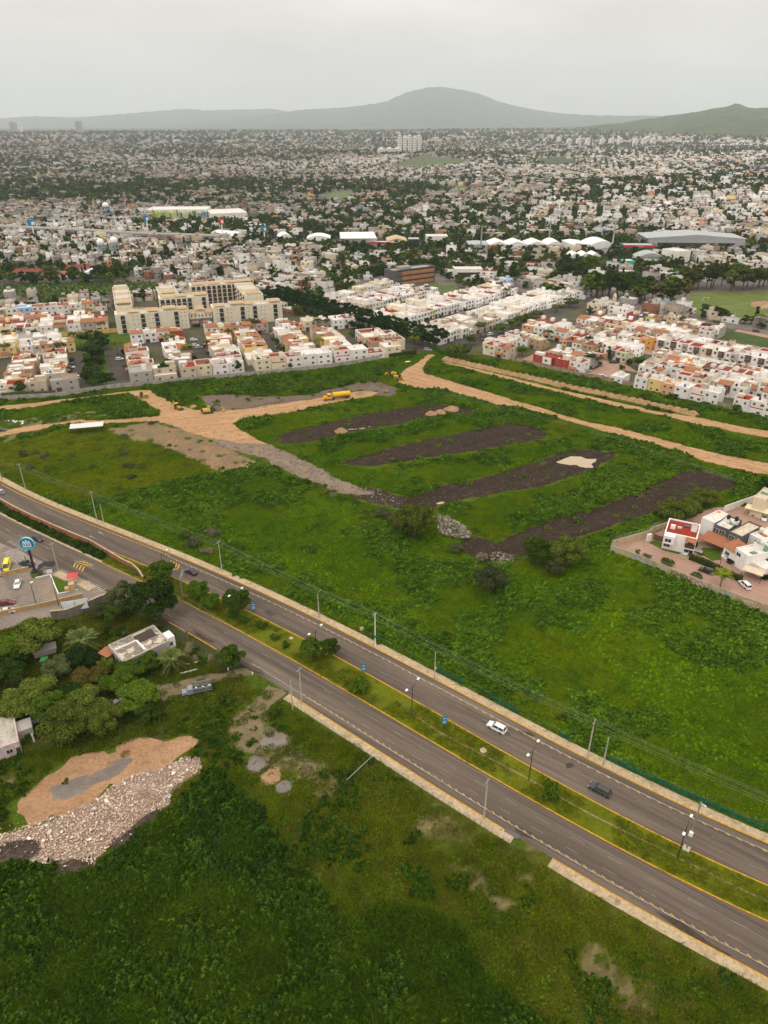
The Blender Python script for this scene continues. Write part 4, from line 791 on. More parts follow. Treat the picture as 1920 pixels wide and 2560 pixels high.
    if 's' in tile: put('tile_roof', U_TILE, tm, r, (w * .24, y1 * .2 - .3, h - .1), (0, 0, 0), (w * .5, y1 * .42, 1.1))
    if 'b' in tile: put('tile_roof', U_TILE, tm, r, (0, y1 * .78, h - .1), (0, 0, math.pi), (w, y1 * .42, 1.2))
    return r
PALS = {'white': (['white'] * 9 + ['bright'] * 5 + ['cream', 'grey', 'beige'], ['white'] * 8 + ['dullred'] * 3 + ['cream', 'grey', 'red']),
        'mixed': (['white'] * 7 + ['bright'] * 3 + ['cream', 'cream', 'beige', 'tan', 'orange', 'grey', 'darkgrey', 'salmon', 'pink', 'yellow'], ['white'] * 5 + ['red'] * 3 + ['dullred'] * 3 + ['cream', 'grey']),
        'tiles': (['white'] * 7 + ['bright'] * 2 + ['cream', 'cream', 'beige', 'beige', 'salmon', 'tan', 'tan', 'grey', 'yellow'], ['white'] * 5 + ['dullred', 'dullred', 'brownred', 'cream', 'grey', 'red'])}
WNAME = {'white': 'white', 'bright': 'white', 'cream': 'cream', 'yellow': 'yellow', 'beige': 'beige', 'grey': 'grey', 'darkgrey': 'charcoal', 'brown': 'brown', 'red': 'red', 'orange': 'orange', 'pink': 'pink', 'blue': 'blue', 'mint': 'green', 'brick': 'brick', 'tan': 'tan', 'concrete': 'concrete', 'salmon': 'salmon', 'lime': 'lime'}
RNAME = {'white': 'white roof', 'red': 'red roof', 'dullred': 'maroon roof', 'grey': 'grey roof', 'cream': 'cream roof', 'green': 'green roof', 'brownred': 'brown roof'}
STUFF_H = []
def row(org, ang, s0, t0, length, n, depth, phrase, group, pal='white', tiles=.0, floors=2, skip=(), seed=0, jit=1.1, flip=False, accents=None, walls=None, roofs=None, end='left', lite=False, fl=None, stuff=False):
    """a row of houses: local axes s (along ang) and t (left of it); flip: fronts face the other way"""
    g = random.Random(seed * 31 + 5); a = math.radians(ang); U = np.array([math.cos(a), math.sin(a)]); V = np.array([-U[1], U[0]]); w = length / n; o = np.array(org); k = 0
    for i in range(n):
        if i in skip: continue
        wl = walls[i % len(walls)] if walls else g.choice(PALS[pal][0]); rf = roofs[i % len(roofs)] if roofs else g.choice(PALS[pal][1]); tl = ''
        if g.random() < tiles: tl = g.choice(['t', 's', 'ts', 'p', 'tp', 'sp', 'b'])
        elif g.random() < .3 * tiles: tl = 'p'
        f = fl[i % len(fl)] if fl else (floors if g.random() < .93 else max(1, floors - 1)); j = g.uniform(-jit, jit); ww = w * g.uniform(.965, 1.0) - .02
        if stuff:
            p = o + U * (s0 + i * w) + V * (t0 + j); STUFF_H.append((p[0] + U[0] * ww / 2 + V[0] * depth / 2, p[1] + U[1] * ww / 2 + V[1] * depth / 2, a, ww, depth, 2.95 * f + .5, WC[wl], RC[rf])); continue
        roofword = ('tiled roof' if 't' in tl or 's' in tl or 'b' in tl else RNAME[rf])
        lab = f'{WNAME[wl]} house, {roofword}, {ordinal(k)} from {end} in {phrase}'; k += 1
        ac = accents[i % len(accents)] if accents else (g.choice(['brown', 'grey', 'beige', 'darkgrey', 'white']) if pal == 'mixed' and g.random() < .4 else None)
        if not flip: p = o + U * (s0 + i * w) + V * (t0 + j); house(p, a, ww, depth + g.uniform(-.8, .6), f, wl, rf, lab, group, tl, seed * 100 + i, accent=ac, sides=('l' if i == 0 else '') + ('r' if i == n - 1 else ''), lite=lite)
        else: p = o + U * (s0 + i * w + ww) + V * (t0 + depth + j); house(p, a + math.pi, ww, depth + g.uniform(-.8, .6), f, wl, rf, lab, group, tl, seed * 100 + i, accent=ac, sides=('r' if i == 0 else '') + ('l' if i == n - 1 else ''), lite=lite, back=True)
G1, G2, G3 = 'houses behind the grey boundary wall', 'white row houses beyond the tree-lined street', 'houses behind the long earth berm'
# right-hand estate (streets at -42 degrees)
row(O3, -42, 0, 2.5, 84, 12, 9.5, 'the row nearest the berm', G3, 'mixed', .25, seed=1, skip=(1, 8), flip=True, walls=['white', 'bright', 'white', 'yellow', 'salmon', 'white', 'white', 'white', 'bright', 'white', 'white', 'white'], roofs=['white', 'red', 'dullred', 'white', 'cream', 'white', 'red', 'white', 'white', 'red', 'white', 'red'])
row(O3, -42, 0, 21, 84, 12, 8.5, 'the second row from the berm', G3, 'mixed', .5, seed=2, floors=2, skip=(0, 3, 6, 9))
row(O3, -42, 6, 30, 82, 11, 11, 'the tiled row with garages', G3, 'tiles', .6, seed=3)
row(O3, -42, 6, 42, 82, 12, 11, 'the red-roofed row behind the tiled one', G3, 'mixed', .3, seed=4, flip=True)
row(O3, -42, -2, 61, 88, 12, 9.5, 'the low row before the brown-sided houses', G3, 'white', .15, seed=5, flip=True, floors=1)
row(O3, -42, -10, 79.5, 92, 13, 11, 'the row with dark brown side bays', G3, 'white', 0, seed=6, accents=['brown', 'brown', 'grey', 'brown'], walls=['white', 'white', 'bright', 'white', 'cream', 'white'], roofs=['white', 'red', 'red', 'red', 'white', 'white', 'brownred', 'white'])
row(O3, -42, -6, 91.5, 88, 12, 11, 'the row backing onto the brown-sided houses', G3, 'white', .1, seed=7, flip=True)
row(O3, -42, -50, 40, 42, 6, 11, 'the colourful row by the cul-de-sac', G3, 'mixed', .3, seed=8, accents=['darkgrey', 'mint', None, 'red'])
row(O3, -42, -50, 52, 42, 6, 11, 'the row behind the colourful one', G3, 'white', .1, seed=9, stuff=True, flip=True)
row(O3, -42, -54, 75, 46, 6, 10, 'the row left of the brown-sided houses', G3, 'mixed', .35, seed=10)
row(O3, -42, -70, 95, 62, 9, 10.5, 'the tan and red row in mid estate', G3, 'mixed', .5, seed=11, walls=['white', 'white', 'tan', 'cream', 'cream', 'white', 'beige', 'white', 'white'])
row(O3, -42, -66, 106.5, 66, 9, 10.5, 'the row behind the tan houses', G3, 'white', .05, seed=12, stuff=True, flip=True)
row(O3, -42, -58, 130, 70, 10, 11, 'the top row below the sports field', G3, 'mixed', .15, seed=13, walls=['bright', 'red', 'darkgrey', 'lime', 'tan', 'beige', 'white', 'white', 'white', 'grey'], roofs=['white', 'red', 'white', 'dullred', 'dullred', 'white', 'white', 'white', 'red', 'white'], fl=[3, 2, 2, 2, 2])
row(O3, -42, -14, 120, 24, 3, 8, 'the brown trio before the top row', G3, 'tiles', .8, seed=14, walls=['tan', 'tan', 'white'])
row(O3, -42, -88, 12, 18, 2, 12, 'the pair beside the street entrance', G3, 'white', 0, seed=15, fl=[1, 2])
row(O3, -42, -80, 2, 18, 2, 10, 'the red-roofed pair by the bushy tree', G3, 'tiles', .6, seed=16, roofs=['red', 'red'])
row(O3, -42, -46, 2, 12, 1, 11, 'the berm side, with one long brick wall', G3, 'white', 0, seed=17, walls=['red'], roofs=['dullred'], accents=['white'])
row(O3, -42, -33, 4, 16, 2, 9, 'the small gabled pair by the cul-de-sac', G3, 'tiles', 1, seed=18, walls=['red', 'white'])
row(O3, -42, -44, 15, 26, 4, 10.5, 'the tiled row inside the cul-de-sac', G3, 'tiles', .6, seed=22)
row(O3, -42, -84, 30, 26, 3, 11, 'the short row facing the cul-de-sac entrance', G3, 'tiles', .4, seed=19)
row(O3, -42, -88, 57, 32, 4, 11, 'the arched white row by the street', G3, 'tiles', .4, seed=20)
row(O3, -42, -88, 70, 30, 4, 11, 'the row behind the arched white one', G3, 'white', .2, seed=21, stuff=True, flip=True)
# central estate (streets at 47 degrees)
row(O2, 47, 2, 0, 88, 12, 13, 'the front row by the dirt junction', G2, 'white', 0, seed=31)
row(O2, 47, 97, 4, 78, 11, 13, 'the far stretch of the front row', G2, 'white', .1, seed=32, stuff=True)
row(O2, 47, 4, 14, 86, 12, 13, 'the row backing onto the front row', G2, 'white', 0, seed=33, flip=True)
row(O2, 47, 97, 18, 74, 10, 13, 'the far row backing onto the front', G2, 'white', .1, seed=34, stuff=True, flip=True)
row(O2, 47, 20, 46, 62, 9, 13.5, 'the middle terrace of arched white fronts', G2, 'white', 0, seed=35)
row(O2, 47, 86, 46, 72, 10, 13.5, 'the far stretch of the middle terrace', G2, 'white', 0, seed=36, stuff=True)
row(O2, 47, 18, 60, 64, 9, 13.5, 'the row backing onto the middle terrace', G2, 'white', 0, seed=37, stuff=True, flip=True, fl=[2, 2, 3])
row(O2, 47, 86, 60, 70, 10, 13.5, 'the far row behind the middle terrace', G2, 'white', .1, seed=38, stuff=True, flip=True, lite=True)
row(O2, 47, 24, 92, 90, 13, 13.5, 'the back terrace with cypresses in front', G2, 'white', 0, seed=39)
row(O2, 47, 24, 106, 84, 12, 13.5, 'the row behind the back terrace', G2, 'white', 0, seed=40, flip=True)
row(O2, 47, 60, 126, 46, 6, 13, 'the tall row below the brick office', G2, 'white', 0, seed=41, fl=[3, 3, 2], walls=['cream', 'white', 'white'])
row(O2, 47, 30, 130, 28, 4, 12, 'the short row beside the clipped trees', G2, 'white', 0, seed=42, fl=[1, 2])
# left estate (wall at 20 degrees): columns of houses along the side streets
A1_ = 20
def column(s_front, east, t0, t1, n, depth, phrase, seed, pal='tiles', tiles=.8, **kw):
    """fronts on the street at s_front; east: fronts face towards +s"""
    if east: row(L1(s_front, t0), A1_ + 90, 0, 0, t1 - t0, n, depth, phrase, G1, pal, tiles, seed=seed, end='wall', **kw)
    else: row(L1(s_front, t1), A1_ - 90, 0, 0, t1 - t0, n, depth, phrase, G1, pal, tiles, seed=seed, end='far end', **kw)
column(30, True, 16, 66, 7, 12, 'the column beside the tree-filled street', 51)
column(2, False, 14, 64, 7, 13, 'the column at the picture edge', 52)
column(-14, True, 20, 70, 7, 12, 'the outermost column', 53, stuff=True)
row(O1, 20, 24, 4, 13, 1, 8, 'the wall corner, with unpainted block walls', G1, seed=54, walls=['concrete'], roofs=['grey'])
row(O1, 20, -6, 5, 28, 3, 9, 'the wall row near the dark tree', G1, 'tiles', .3, seed=55, flip=True, walls=['white', 'cream', 'beige'], roofs=['white', 'red', 'white'])
row(O1, 20, 62, 4, 24, 2, 12, 'the wall row right of the tree-filled street', G1, seed=56, walls=['concrete', 'beige'], roofs=['grey', 'white'], flip=True)
column(62, False, 18, 62, 5, 13, 'the column right of the tree-filled street', 57, fl=[2, 2, 1])
column(96, True, 20, 66, 6, 13, 'the column left of the second side street', 58)
row(O1, 20, 88, 4, 34, 4, 11, 'the beige wall row with brown bays', G1, 'tiles', 0, seed=59, walls=['beige', 'cream', 'white', 'white'], roofs=['red', 'dullred', 'red', 'white'], flip=True, accents=['brown', None, 'brown', None])
column(109, False, 18, 70, 7, 14, 'the red and salmon column', 60, walls=['salmon', 'cream', 'red', 'white', 'cream', 'white', 'white'])
column(140, True, 16, 72, 8, 14, 'the white stepped column', 61, tiles=.5)
row(O1, 20, 128, 3, 44, 5, 11, 'the pale wall row near mid picture', G1, 'tiles', 0, seed=62, walls=['cream', 'cream', 'white', 'white', 'bright'], roofs=['cream', 'red', 'red', 'white', 'white'], flip=True)
column(153, False, 16, 72, 8, 14, 'the column left of the short street', 63, tiles=.6)
column(188, True, 16, 60, 6, 14, 'the column along the short street', 64, tiles=.3)
row(O1, 20, 174, 4, 40, 4, 11, 'the modern white wall row', G1, 'white', 0, seed=65, roofs=['red', 'white', 'dullred', 'white'], flip=True)
column(200, False, 17, 48, 3, 15, 'the modern trio by the clipped trees', 66, tiles=.2)
column(221, True, 16, 40, 3, 13, 'the modern column beside the clipped trees', 77, tiles=.3)
row(O1, 20, 194, 76, 30, 4, 12, 'the white row near the clipped trees', G1, 'tiles', .5, seed=78)
row(O1, 20, 4, 79, 30, 4, 12, 'the row with wide tiled garages', G1, 'tiles', .9, seed=67)
row(O1, 20, -24, 80, 26, 3, 12, 'the tiled row at the picture edge', G1, 'tiles', .7, seed=68)
row(O1, 20, -30, 124, 84, 10, 13, 'the row behind the yellow wall', G1, 'tiles', .5, seed=69)
row(O1, 20, -30, 138, 84, 10, 11, 'the second row behind the yellow wall', G1, 'tiles', .5, seed=76, stuff=True)
row(O1, 20, -30, 152, 70, 9, 13, 'the terracotta row before the meadow', G1, 'tiles', .6, seed=70)
row(O1, 20, -30, 186, 84, 10, 11, 'the last row before the meadow', G1, 'tiles', .4, seed=71, walls=['yellow', 'tan', 'white', 'blue', 'white', 'white', 'white', 'white', 'cream', 'white'])
row(O1, 20, 66, 84, 32, 4, 11, 'the white row below the apartments', G1, 'tiles', .5, seed=72, walls=['bright', 'white', 'white', 'red'])
row(O1, 20, 112, 84, 40, 5, 11, 'the tiled row below the apartment gate', G1, 'tiles', .8, seed=73)
row(O1, 20, 158, 80, 34, 4, 11, 'the tiled row right of the apartments', G1, 'tiles', .7, seed=74)
# ground between the houses
E_S = lambda f, pts: np.array([f(*p) for p in pts])
LAWN = earth('garden_lawn', (.05, .09, .006), (.075, .12, .009), .3, 2.5, .4)
sheet('street', E_S(L1, [(30.6, 2), (38.5, 2), (37, 66), (30.6, 66)]), .024, M_ASPH2, 0, 4); sheet('street', E_S(L1, [(52.5, 12), (61.5, 12), (61.5, 72), (51, 72)]), .024, M_ASPH2, 0, 4); sheet('lawn', E_S(L1, [(39.5, 6), (51.5, 10), (50, 74), (38, 70)]), .03, LAWN, .2, 3); sheet('street', E_S(L1, [(-40, 66.5), (30, 66.5), (30, 78), (-40, 78)]), .02, M_ASPH2, 0, 6); sheet('lawn', E_S(L1, [(-40, 92), (66, 84), (66, 118), (-40, 123)]), .02, LAWN, .4, 4)
row(O1, 20, -30, 96, 56, 7, 12, 'the row before the yellow wall', G1, 'tiles', .6, seed=75, stuff=True)
for a_, b_, c_ in ((97, 108.3, 76), (141, 152, 76), (189.5, 199, 62)): sheet('street', E_S(L1, [(a_, 15.5), (b_, 15.5), (b_, c_), (a_, c_)]), .024, M_ASPH2, 0, 6)
sheet('street', E_S(L1, [(58, 72), (190, 74), (190, 80), (58, 83.5)]), .028, M_ASPH2, 0, 6)
sheet('street', E_S(L2, [(-16, -30), (-4, -18), (95, -14), (180, -12), (180, -1), (95, 2), (92, 48), (84, 48), (89, 0), (0, -1), (10, 100), (24, 190), (10, 190), (-6, 60), (-12, 0)]), .02, M_ASPH2, 0, 6)
sheet('street', E_S(L2, [(15, 28.5), (174, 32), (174, 45), (15, 45)]), .024, M_ASPH2, 0, 6); sheet('street', E_S(L2, [(18, 75), (160, 75), (160, 91), (22, 91)]), .024, M_ASPH2, 0, 6)
sheet('brick_street', E_S(L3, [(-57, -2), (-47, -2), (-47, 27), (-16, 28), (-16, 2), (-3, 0), (-3, 28), (5, 29), (-8, 39.5), (-50, 39.5), (-57, 30)]), .02, M_PAVER, 0, 6)
sheet('brick_street', E_S(L3, [(-60, 64), (86, 71), (86, 79), (-10, 79), (-60, 74)]), .022, M_PAVER, 0, 6); sheet('brick_street', E_S(L3, [(-90, 84), (-8, 86), (-8, 94.5), (-90, 94.5)]), .022, M_PAVER, 0, 6); sheet('brick_street', E_S(L3, [(-80, 118), (10, 118), (10, 129.5), (-80, 129.5)]), .022, M_PAVER, 0, 6)
sheet('brick_street', E_S(L3, [(13, 163), (60, 158), (60, 150), (13, 156)]), .02, M_PAVER, 0, 6)
# boundary walls
M_GWALL = wallmat('grey_boundary_wall', (.4, .36, .32), .4); M_BWALL = wallmat('ochre_boundary_wall', (.36, .28, .19), .4)
tag(strip('boundary_wall', smoothline(np.vstack([[(-215, 326)], R1WALL]), 3), .25, 0, 2.4, M_GWALL, None), 'long grey block wall in front of the left housing estate', 'wall')
tag(strip('boundary_wall', smoothline(R3WALL, 3), .25, 0, 2.3, M_BWALL, None), 'long ochre block wall in front of the right housing estate', 'wall')
tag(strip('boundary_wall', np.array([L1(-30, 119), L1(66, 119)]), .3, 0, 2.6, wallmat('yellow_wall', (.66, .46, .16)), None), 'yellow garden wall crossing the left housing estate', 'wall')
# ------------------------------------------------------------------ cream apartment blocks
MW['apart'] = wallmat('apartment_render', (.7, .63, .49), .1); M_OTILE = earth('ochre_tiles', (.42, .29, .16), (.52, .38, .23), .5, 2, 0)
U_BALC = MB().box(-.5, .5, -.02, .03, 0, 1, 0).box(-.5, .5, -.9, -.8, 0, .34, 1).box(-.5, -.47, -.85, 0, 0, .34, 1).box(.47, .5, -.85, 0, 0, .34, 1).mesh('balcony')
def apart(s0, s1, t0, t1, floors, label, bays, face='s', towers=()):
    """block on the left estate's grid; bays: positions of balcony stacks along the front (t0) or along the left (s0) side"""
    a = math.radians(20); c = L1((s0 + s1) / 2, (t0 + t1) / 2); r = empty('apartment_block', (c[0], c[1], 0), a); tag(r, label, 'apartment block', 'cream apartment blocks'); w, d, h = s1 - s0, t1 - t0, 2.9 * floors + .8
    put('wall', U_WALL, MW['apart'], r, (0, 0, 0), (0, 0, 0), (w, d, h)); put('roof', U_SLAB, MR['cream'], r, (0, 0, h * .93 - .2), (0, 0, 0), (w, d, .2))
    for f in range(floors):
        for b in bays:
            if face == 's': put('balcony', U_BALC, [M_GLASS, M_IRON], r, (b * w - w / 2, -d / 2, 2.9 * f + .5), (0, 0, 0), (2.6, 1, 2.3))
            else: put('balcony', U_BALC, [M_GLASS, M_IRON], r, (-w / 2, b * d - d / 2, 2.9 * f + .5), (0, 0, -math.pi / 2), (2.6, 1, 2.3))
    for (x, y, tw, td, th_) in towers:
        put('roof_house', U_WALL, MW['apart'], r, (x * w - w / 2, y * d - d / 2, h * .93), (0, 0, 0), (tw, td, th_)); put('tile_roof', U_TILE, M_OTILE, r, (x * w - w / 2, -d / 2 + td * .3, h * .93 + th_), (0, 0, 0), (tw * 1.0, td * .55, .9)); put('roof', U_SLAB, MR['cream'], r, (x * w - w / 2, y * d - d / 2, h * .93 + th_ * .93), (0, 0, 0), (tw, td, .12))
    return r
fa = apart(59, 105, 113, 125, 4, 'long cream apartment block left of the stone gatehouse', (.1, .37, .56, .83), towers=((.25, .5, 7, 8, 1.6), (.52, .5, 7, 9, 1.4), (.75, .5, 8, 9, 2.2), (.93, .5, 6, 9, 1.4)))
fb = apart(121, 168, 112, 124, 4, 'long cream apartment block right of the stone gatehouse', (.12, .42, .6, .9), towers=((.1, .5, 7, 9, 1.4), (.35, .5, 9, 9, 2.2), (.52, .5, 7, 9, 1.4), (.9, .5, 8, 9, 2)))
for blk, xs in ((fa, (.24, .3, .45, .5, .9, .95)), (fb, (.05, .2, .25, .5, .7, .75))):
    for x_ in xs:
        for z_ in (2.2, 5.1, 8, 10.4): put('window', U_WIN, [M_GLASS, M_FRAME], blk, (x_ * 46 - 23, -6, z_), (0, 0, 0), (.6, 1, .6))
apart(60, 71, 126, 192, 5, 'cream apartment wing running back from the left front block', (.2, .45, .7), 'l', towers=((.5, .12, 9, 9, 1.6), (.5, .4, 8, 9, 1.4), (.5, .68, 9, 8, 1.6), (.5, .95, 9, 5, 2.4)))
apart(89, 122, 138, 151, 5, 'middle cream apartment block inside the courtyard', (.06, .17, .28, .39, .5, .61, .9), towers=((.2, .5, 8, 9, 1.2), (.45, .5, 7, 9, 1.6), (.85, .5, 9, 10, 1.8)))
apart(90, 103, 153, 182, 5, 'short cream apartment wing behind the middle block', (.1, .35, .6, .85), 'l', towers=((.5, .3, 9, 8, 1.2), (.5, .8, 9, 8, 1.6)))
apart(114, 158, 176, 189, 5, 'rear cream apartment block with many balconies', tuple(.05 + .085 * i for i in range(11)), towers=((.15, .5, 9, 9, 1.4), (.4, .5, 9, 9, 1.4), (.7, .5, 9, 9, 1.6), (.93, .5, 9, 9, 1.8)))
apart(146, 159, 130, 174, 5, 'right cream apartment wing beside the clipped trees', (.12, .35, .6, .85), 'l', towers=((.5, .1, 10, 8, 1.8), (.5, .5, 10, 8, 1.4)))
c_ = L1(113, 118); r = empty('gatehouse', (c_[0], c_[1], 0), math.radians(20)); tag(r, 'stone arched gatehouse with ochre tile roofs between the apartment blocks', 'gatehouse')
put('stone_base', MB().box(-8, -6.4, -4, 4, 0, 5).box(-1, 1, -4, 4, 0, 5).box(6.4, 8, -4, 4, 0, 5).box(-8, 8, -4, 4, 4, 5.6).mesh(), M_STONE, r); put('wall', U_BOX, MW['apart'], r, (0, 0, 5.6), (0, 0, 0), (15, 7, 3.4)); put('wall', U_BOX, MW['apart'], r, (0, 0, 9), (0, 0, 0), (5, 6, 2.4))
for x_, z_, w_ in ((-5, 9, 5.5), (5, 9, 5.5), (0, 11.4, 6)): put('tile_roof', U_TILE, M_OTILE, r, (x_, 0, z_), (0, 0, 0), (w_, 8, 1.2))
for x_ in (-6, -3.5, -1, 1, 3.5, 6): window(r, x_, -3.5, 6.6, .9, 1.5)
sheet('courtyard', E_S(L1, [(71, 125), (146, 125), (146, 176), (114, 176), (71, 192)]), .02, M_PAVER, 0, 6)

# ------------------------------------------------------------------ landmark buildings of the middle distance
FOOT = []
def block_at(name, label, cat, cx, cy, w, d, h, ang, wall, roof, parapet=True, group=None):
    FOOT.append((cx, cy, max(w, d) * .55 + 3)); r = empty(name, (cx, cy, 0), ang); tag(r, label, cat, group)
    put('wall', U_WALL if parapet else U_BOX, wall, r, (0, 0, 0), (0, 0, 0), (w, d, h)); put('roof', U_SLAB, roof, r, (0, 0, (h * .93 if parapet else h) - .1), (0, 0, 0), (w, d, .2)); return r
def text(s, size, mat, parent, loc, rot, ext=.02, name='lettering'):
    cu = bpy.data.curves.new(name, 'FONT'); cu.body = s; cu.size = size; cu.extrude = ext; cu.align_x = 'CENTER'; cu.align_y = 'CENTER'; cu.materials.append(mat)
    f = bpy.data.objects.new(name, cu); COL.objects.link(f); bpy.context.view_layer.update(); me = bpy.data.meshes.new_from_object(f.evaluated_get(bpy.context.evaluated_depsgraph_get())); bpy.data.objects.remove(f); return put(name, me, None, parent, loc, rot)
M_PW = plain('white_sheet', (.78, .76, .72), .5, var=.1, scale=.2); M_GSH = plain('grey_sheet', (.4, .41, .41), .5, .2, var=.12, scale=.2); M_RSIGN = plain('red_sign', (.5, .035, .04), .5); M_BSIGN = plain('blue_sign', (.012, .2, .36), .4); M_BLK = plain('black_panel', (.03, .03, .035), .4); M_TANR = plain('tan_sheet', (.5, .38, .2), .6); M_WHT = plain('white_paint', (.8, .79, .76), .5, var=.06); M_TEAL = plain('teal_paint', (.08, .45, .45), .6)
M_BRICKP = wallmat('brick_panel', (.42, .19, .09), .25)
# brick office with dark frames
a_ = math.atan2(632 - 607, 48 - 11); r = block_at('office_building', 'long brick and dark grey office building beyond the white terraces', 'office building', 22, 628, 44, 13, 13.5, a_, MW['darkgrey'], MR['grey'])
for f in range(3): put('brick_panel', U_BOX, M_BRICKP, r, (4, -6.55, 1.0 + f * 4.1), (0, 0, 0), (33, .3, 2.6)); put('window_band', U_BOX, M_GLASS, r, (2, -6.52, 3.7 + f * 4.1), (0, 0, 0), (38, .2, 1.0))
put('annex', U_BOX, MW['darkgrey'], r, (-28, 2, 0), (0, 0, 0), (12, 11, 7)); put('roof_plant', U_BOX, MR['grey'], r, (-6, 1, 12.8), (0, 0, 0), (12, 6, 2))
r = block_at('office_building', 'low white and grey office with glass front beyond the park', 'office building', 74, 652, 24, 12, 9, .05, MW['white'], MR['white']); put('glass_front', U_BOX, M_GLASS, r, (0, -6.1, 2), (0, 0, 0), (20, .25, 4))
# white dealership and neighbours along the highway
r = block_at('car_showroom', 'big white flat-roofed showroom with columned front by the highway', 'showroom', -30, 862, 40, 52, 9, .08, M_PW, M_WHT, False)
for k in range(9): put('column', U_BOX, M_WHT, r, (-18 + k * 4.4, -27, 0), (0, 0, 0), (.7, .7, 8.6))
put('canopy', U_BOX, M_WHT, r, (0, -27.5, 8.6), (0, 0, 0), (41, 3.5, .8)); put('glass_front', U_BOX, M_GLASS, r, (0, -26.1, .2), (0, 0, 0), (36, .2, 4))
r = block_at('car_showroom', 'low showroom with long red fascia right of the white showroom', 'showroom', -4, 838, 26, 12, 5, .0, MW['grey'], MR['white']); put('fascia', U_BOX, M_RSIGN, r, (0, -6.2, 3.4), (0, 0, 0), (25, .4, 2.2))
def vault(name, label, cx, cy, w, d, h, rise, ang, wall, roof, cat='warehouse', group=None, n=10, front=None):
    FOOT.append((cx, cy, max(w, d) * .55 + 3)); r = empty(name, (cx, cy, 0), ang); tag(r, label, cat, group); put('wall', U_BOX, wall, r, (0, 0, 0), (0, 0, 0), (w, d, h)); mb = MB(); P = [(-w * .52 + w * 1.04 * i / n, h + .05 + rise * math.sin(math.pi * i / n)) for i in range(n + 1)]
    for i in range(n): mb.poly([(P[i][0], -d * .51, P[i][1]), (P[i + 1][0], -d * .51, P[i + 1][1]), (P[i + 1][0], d * .51, P[i + 1][1]), (P[i][0], d * .51, P[i][1])])
    for sg in (-1, 1): mb.poly([(x, sg * d * .505, z) for x, z in (P if sg < 0 else P[::-1])])
    put('roof', mb.mesh('vault', smooth=False), roof, r)
    if front: put('fascia', U_BOX, front, r, (0, -d / 2 - .3, h * .55), (0, 0, 0), (w * .96, .5, h * .4))
    put('glass_front', U_BOX, M_GLASS, r, (0, -d / 2 - .1, .1), (0, 0, 0), (w * .8, .2, h * .42)); return r
vault('showroom_hall', 'white vaulted showroom with blue glass arch left of the big showroom', -75, 868, 26, 26, 6, 3, .05, M_PW, M_PW, 'showroom', front=M_WHT)
vault('showroom_hall', 'small white arched hall beside the billboard mast', -116, 880, 15, 24, 5, 4, .25, M_PW, M_PW, 'showroom')
r = vault('showroom_hall', 'tan-roofed hall with white and blue fascia by the highway', 14, 850, 22, 30, 6, 3, .05, M_PW, M_TANR, 'showroom', n=2, front=M_WHT)
block_at('showroom_hall', 'black cube showroom beside the tan-roofed hall', 'showroom', 33, 842, 12, 14, 8, .05, M_BLK, M_GSH, False)
block_at('showroom_hall', 'white three-storey block right of the black cube', 'showroom', 60, 862, 24, 16, 9, .05, MW['white'], MR['white'])
for i, (x_, w_, lb) in enumerate(((102, 20, 'grey flat showroom left of the gabled white halls'), (123, 19, 'first gabled white hall with red band'), (143, 19, 'second gabled white hall beside the red-banded one'), (164, 20, 'third gabled white hall with black front'), (184, 17, 'small white round-roofed hall with brown front'))):
    vault('showroom_hall', lb + ' along the highway', x_, 822, w_, 30, 6, 3.5 if i else .6, .03, M_PW if i else M_GSH, M_PW if i else M_GSH, 'showroom', n=2 if i < 4 else 8, front=(M_GSH, M_RSIGN, M_PW, M_BLK, M_TANR)[i], group='gabled showrooms by the highway')
vault('showroom_hall', 'white striped showroom with black fascia and yellow emblem', 208, 820, 18, 34, 7, 1, .1, M_PW, M_PW, 'showroom', n=2, front=M_BLK); vault('showroom_hall', 'wide white shallow-domed hall right of the striped showroom', 232, 815, 30, 34, 6, 5, .05, M_PW, M_PW, 'showroom', front=M_WHT)
r = block_at('car_showroom', 'showroom with red fascia and white lettering before the huge grey warehouse', 'showroom', 272, 806, 34, 18, 7, -.05, MW['darkgrey'], M_GSH); put('fascia', U_BOX, M_RSIGN, r, (0, -9.3, 4.6), (0, 0, 0), (33, .5, 2.6)); text('TOYOTA', 2.0, M_WHT, r, (0, -9.62, 5.9), (math.pi / 2, 0, 0))
r = vault('warehouse', 'huge grey warehouse with shallow ridged roof', 350, 862, 106, 44, 8, 4, -.06, M_GSH, M_GSH, n=2)
r = vault('warehouse', 'barrel-roofed depot with big black lettering on its gable', 262, 738, 26, 22, 5, 4.5, -.1, M_PW, M_GSH, n=12)
text('PAQUETE', 1.9, M_RSIGN, r, (-8.6, -11.6, 5.4), (math.pi / 2, 0, 0)); text('CASTORES', 2.6, M_BLK, r, (3.2, -11.6, 5.4), (math.pi / 2, 0, 0))
block_at('warehouse', 'tall white blank building right of the barrel-roofed depot', 'warehouse', 290, 742, 18, 20, 11, .5, MW['white'], MR['white'])
for i in range(3): vault('warehouse', ('first', 'second', 'third')[i] + ' of three small white barrel roofs left of the depot', 190 + i * 10, 748, 9.5, 18, 5, 2.8, .05, M_PW, M_PW, group='small barrel-roofed sheds', n=8)
block_at('house', 'turquoise flat house below the barrel-roofed depot', 'house', 233, 712, 10, 10, 6, .1, M_TEAL, MR['white'])
r = vault('warehouse', 'white arched shed with rounded end near the left billboard mast', -185, 905, 22, 40, 5, 3, .9, M_PW, M_PW, n=8)
r = vault('pavilion', 'white vaulted canopy among the red-roofed houses', -258, 660, 24, 18, 2, 4.5, .2, M_PW, M_PW, 'canopy', n=10)
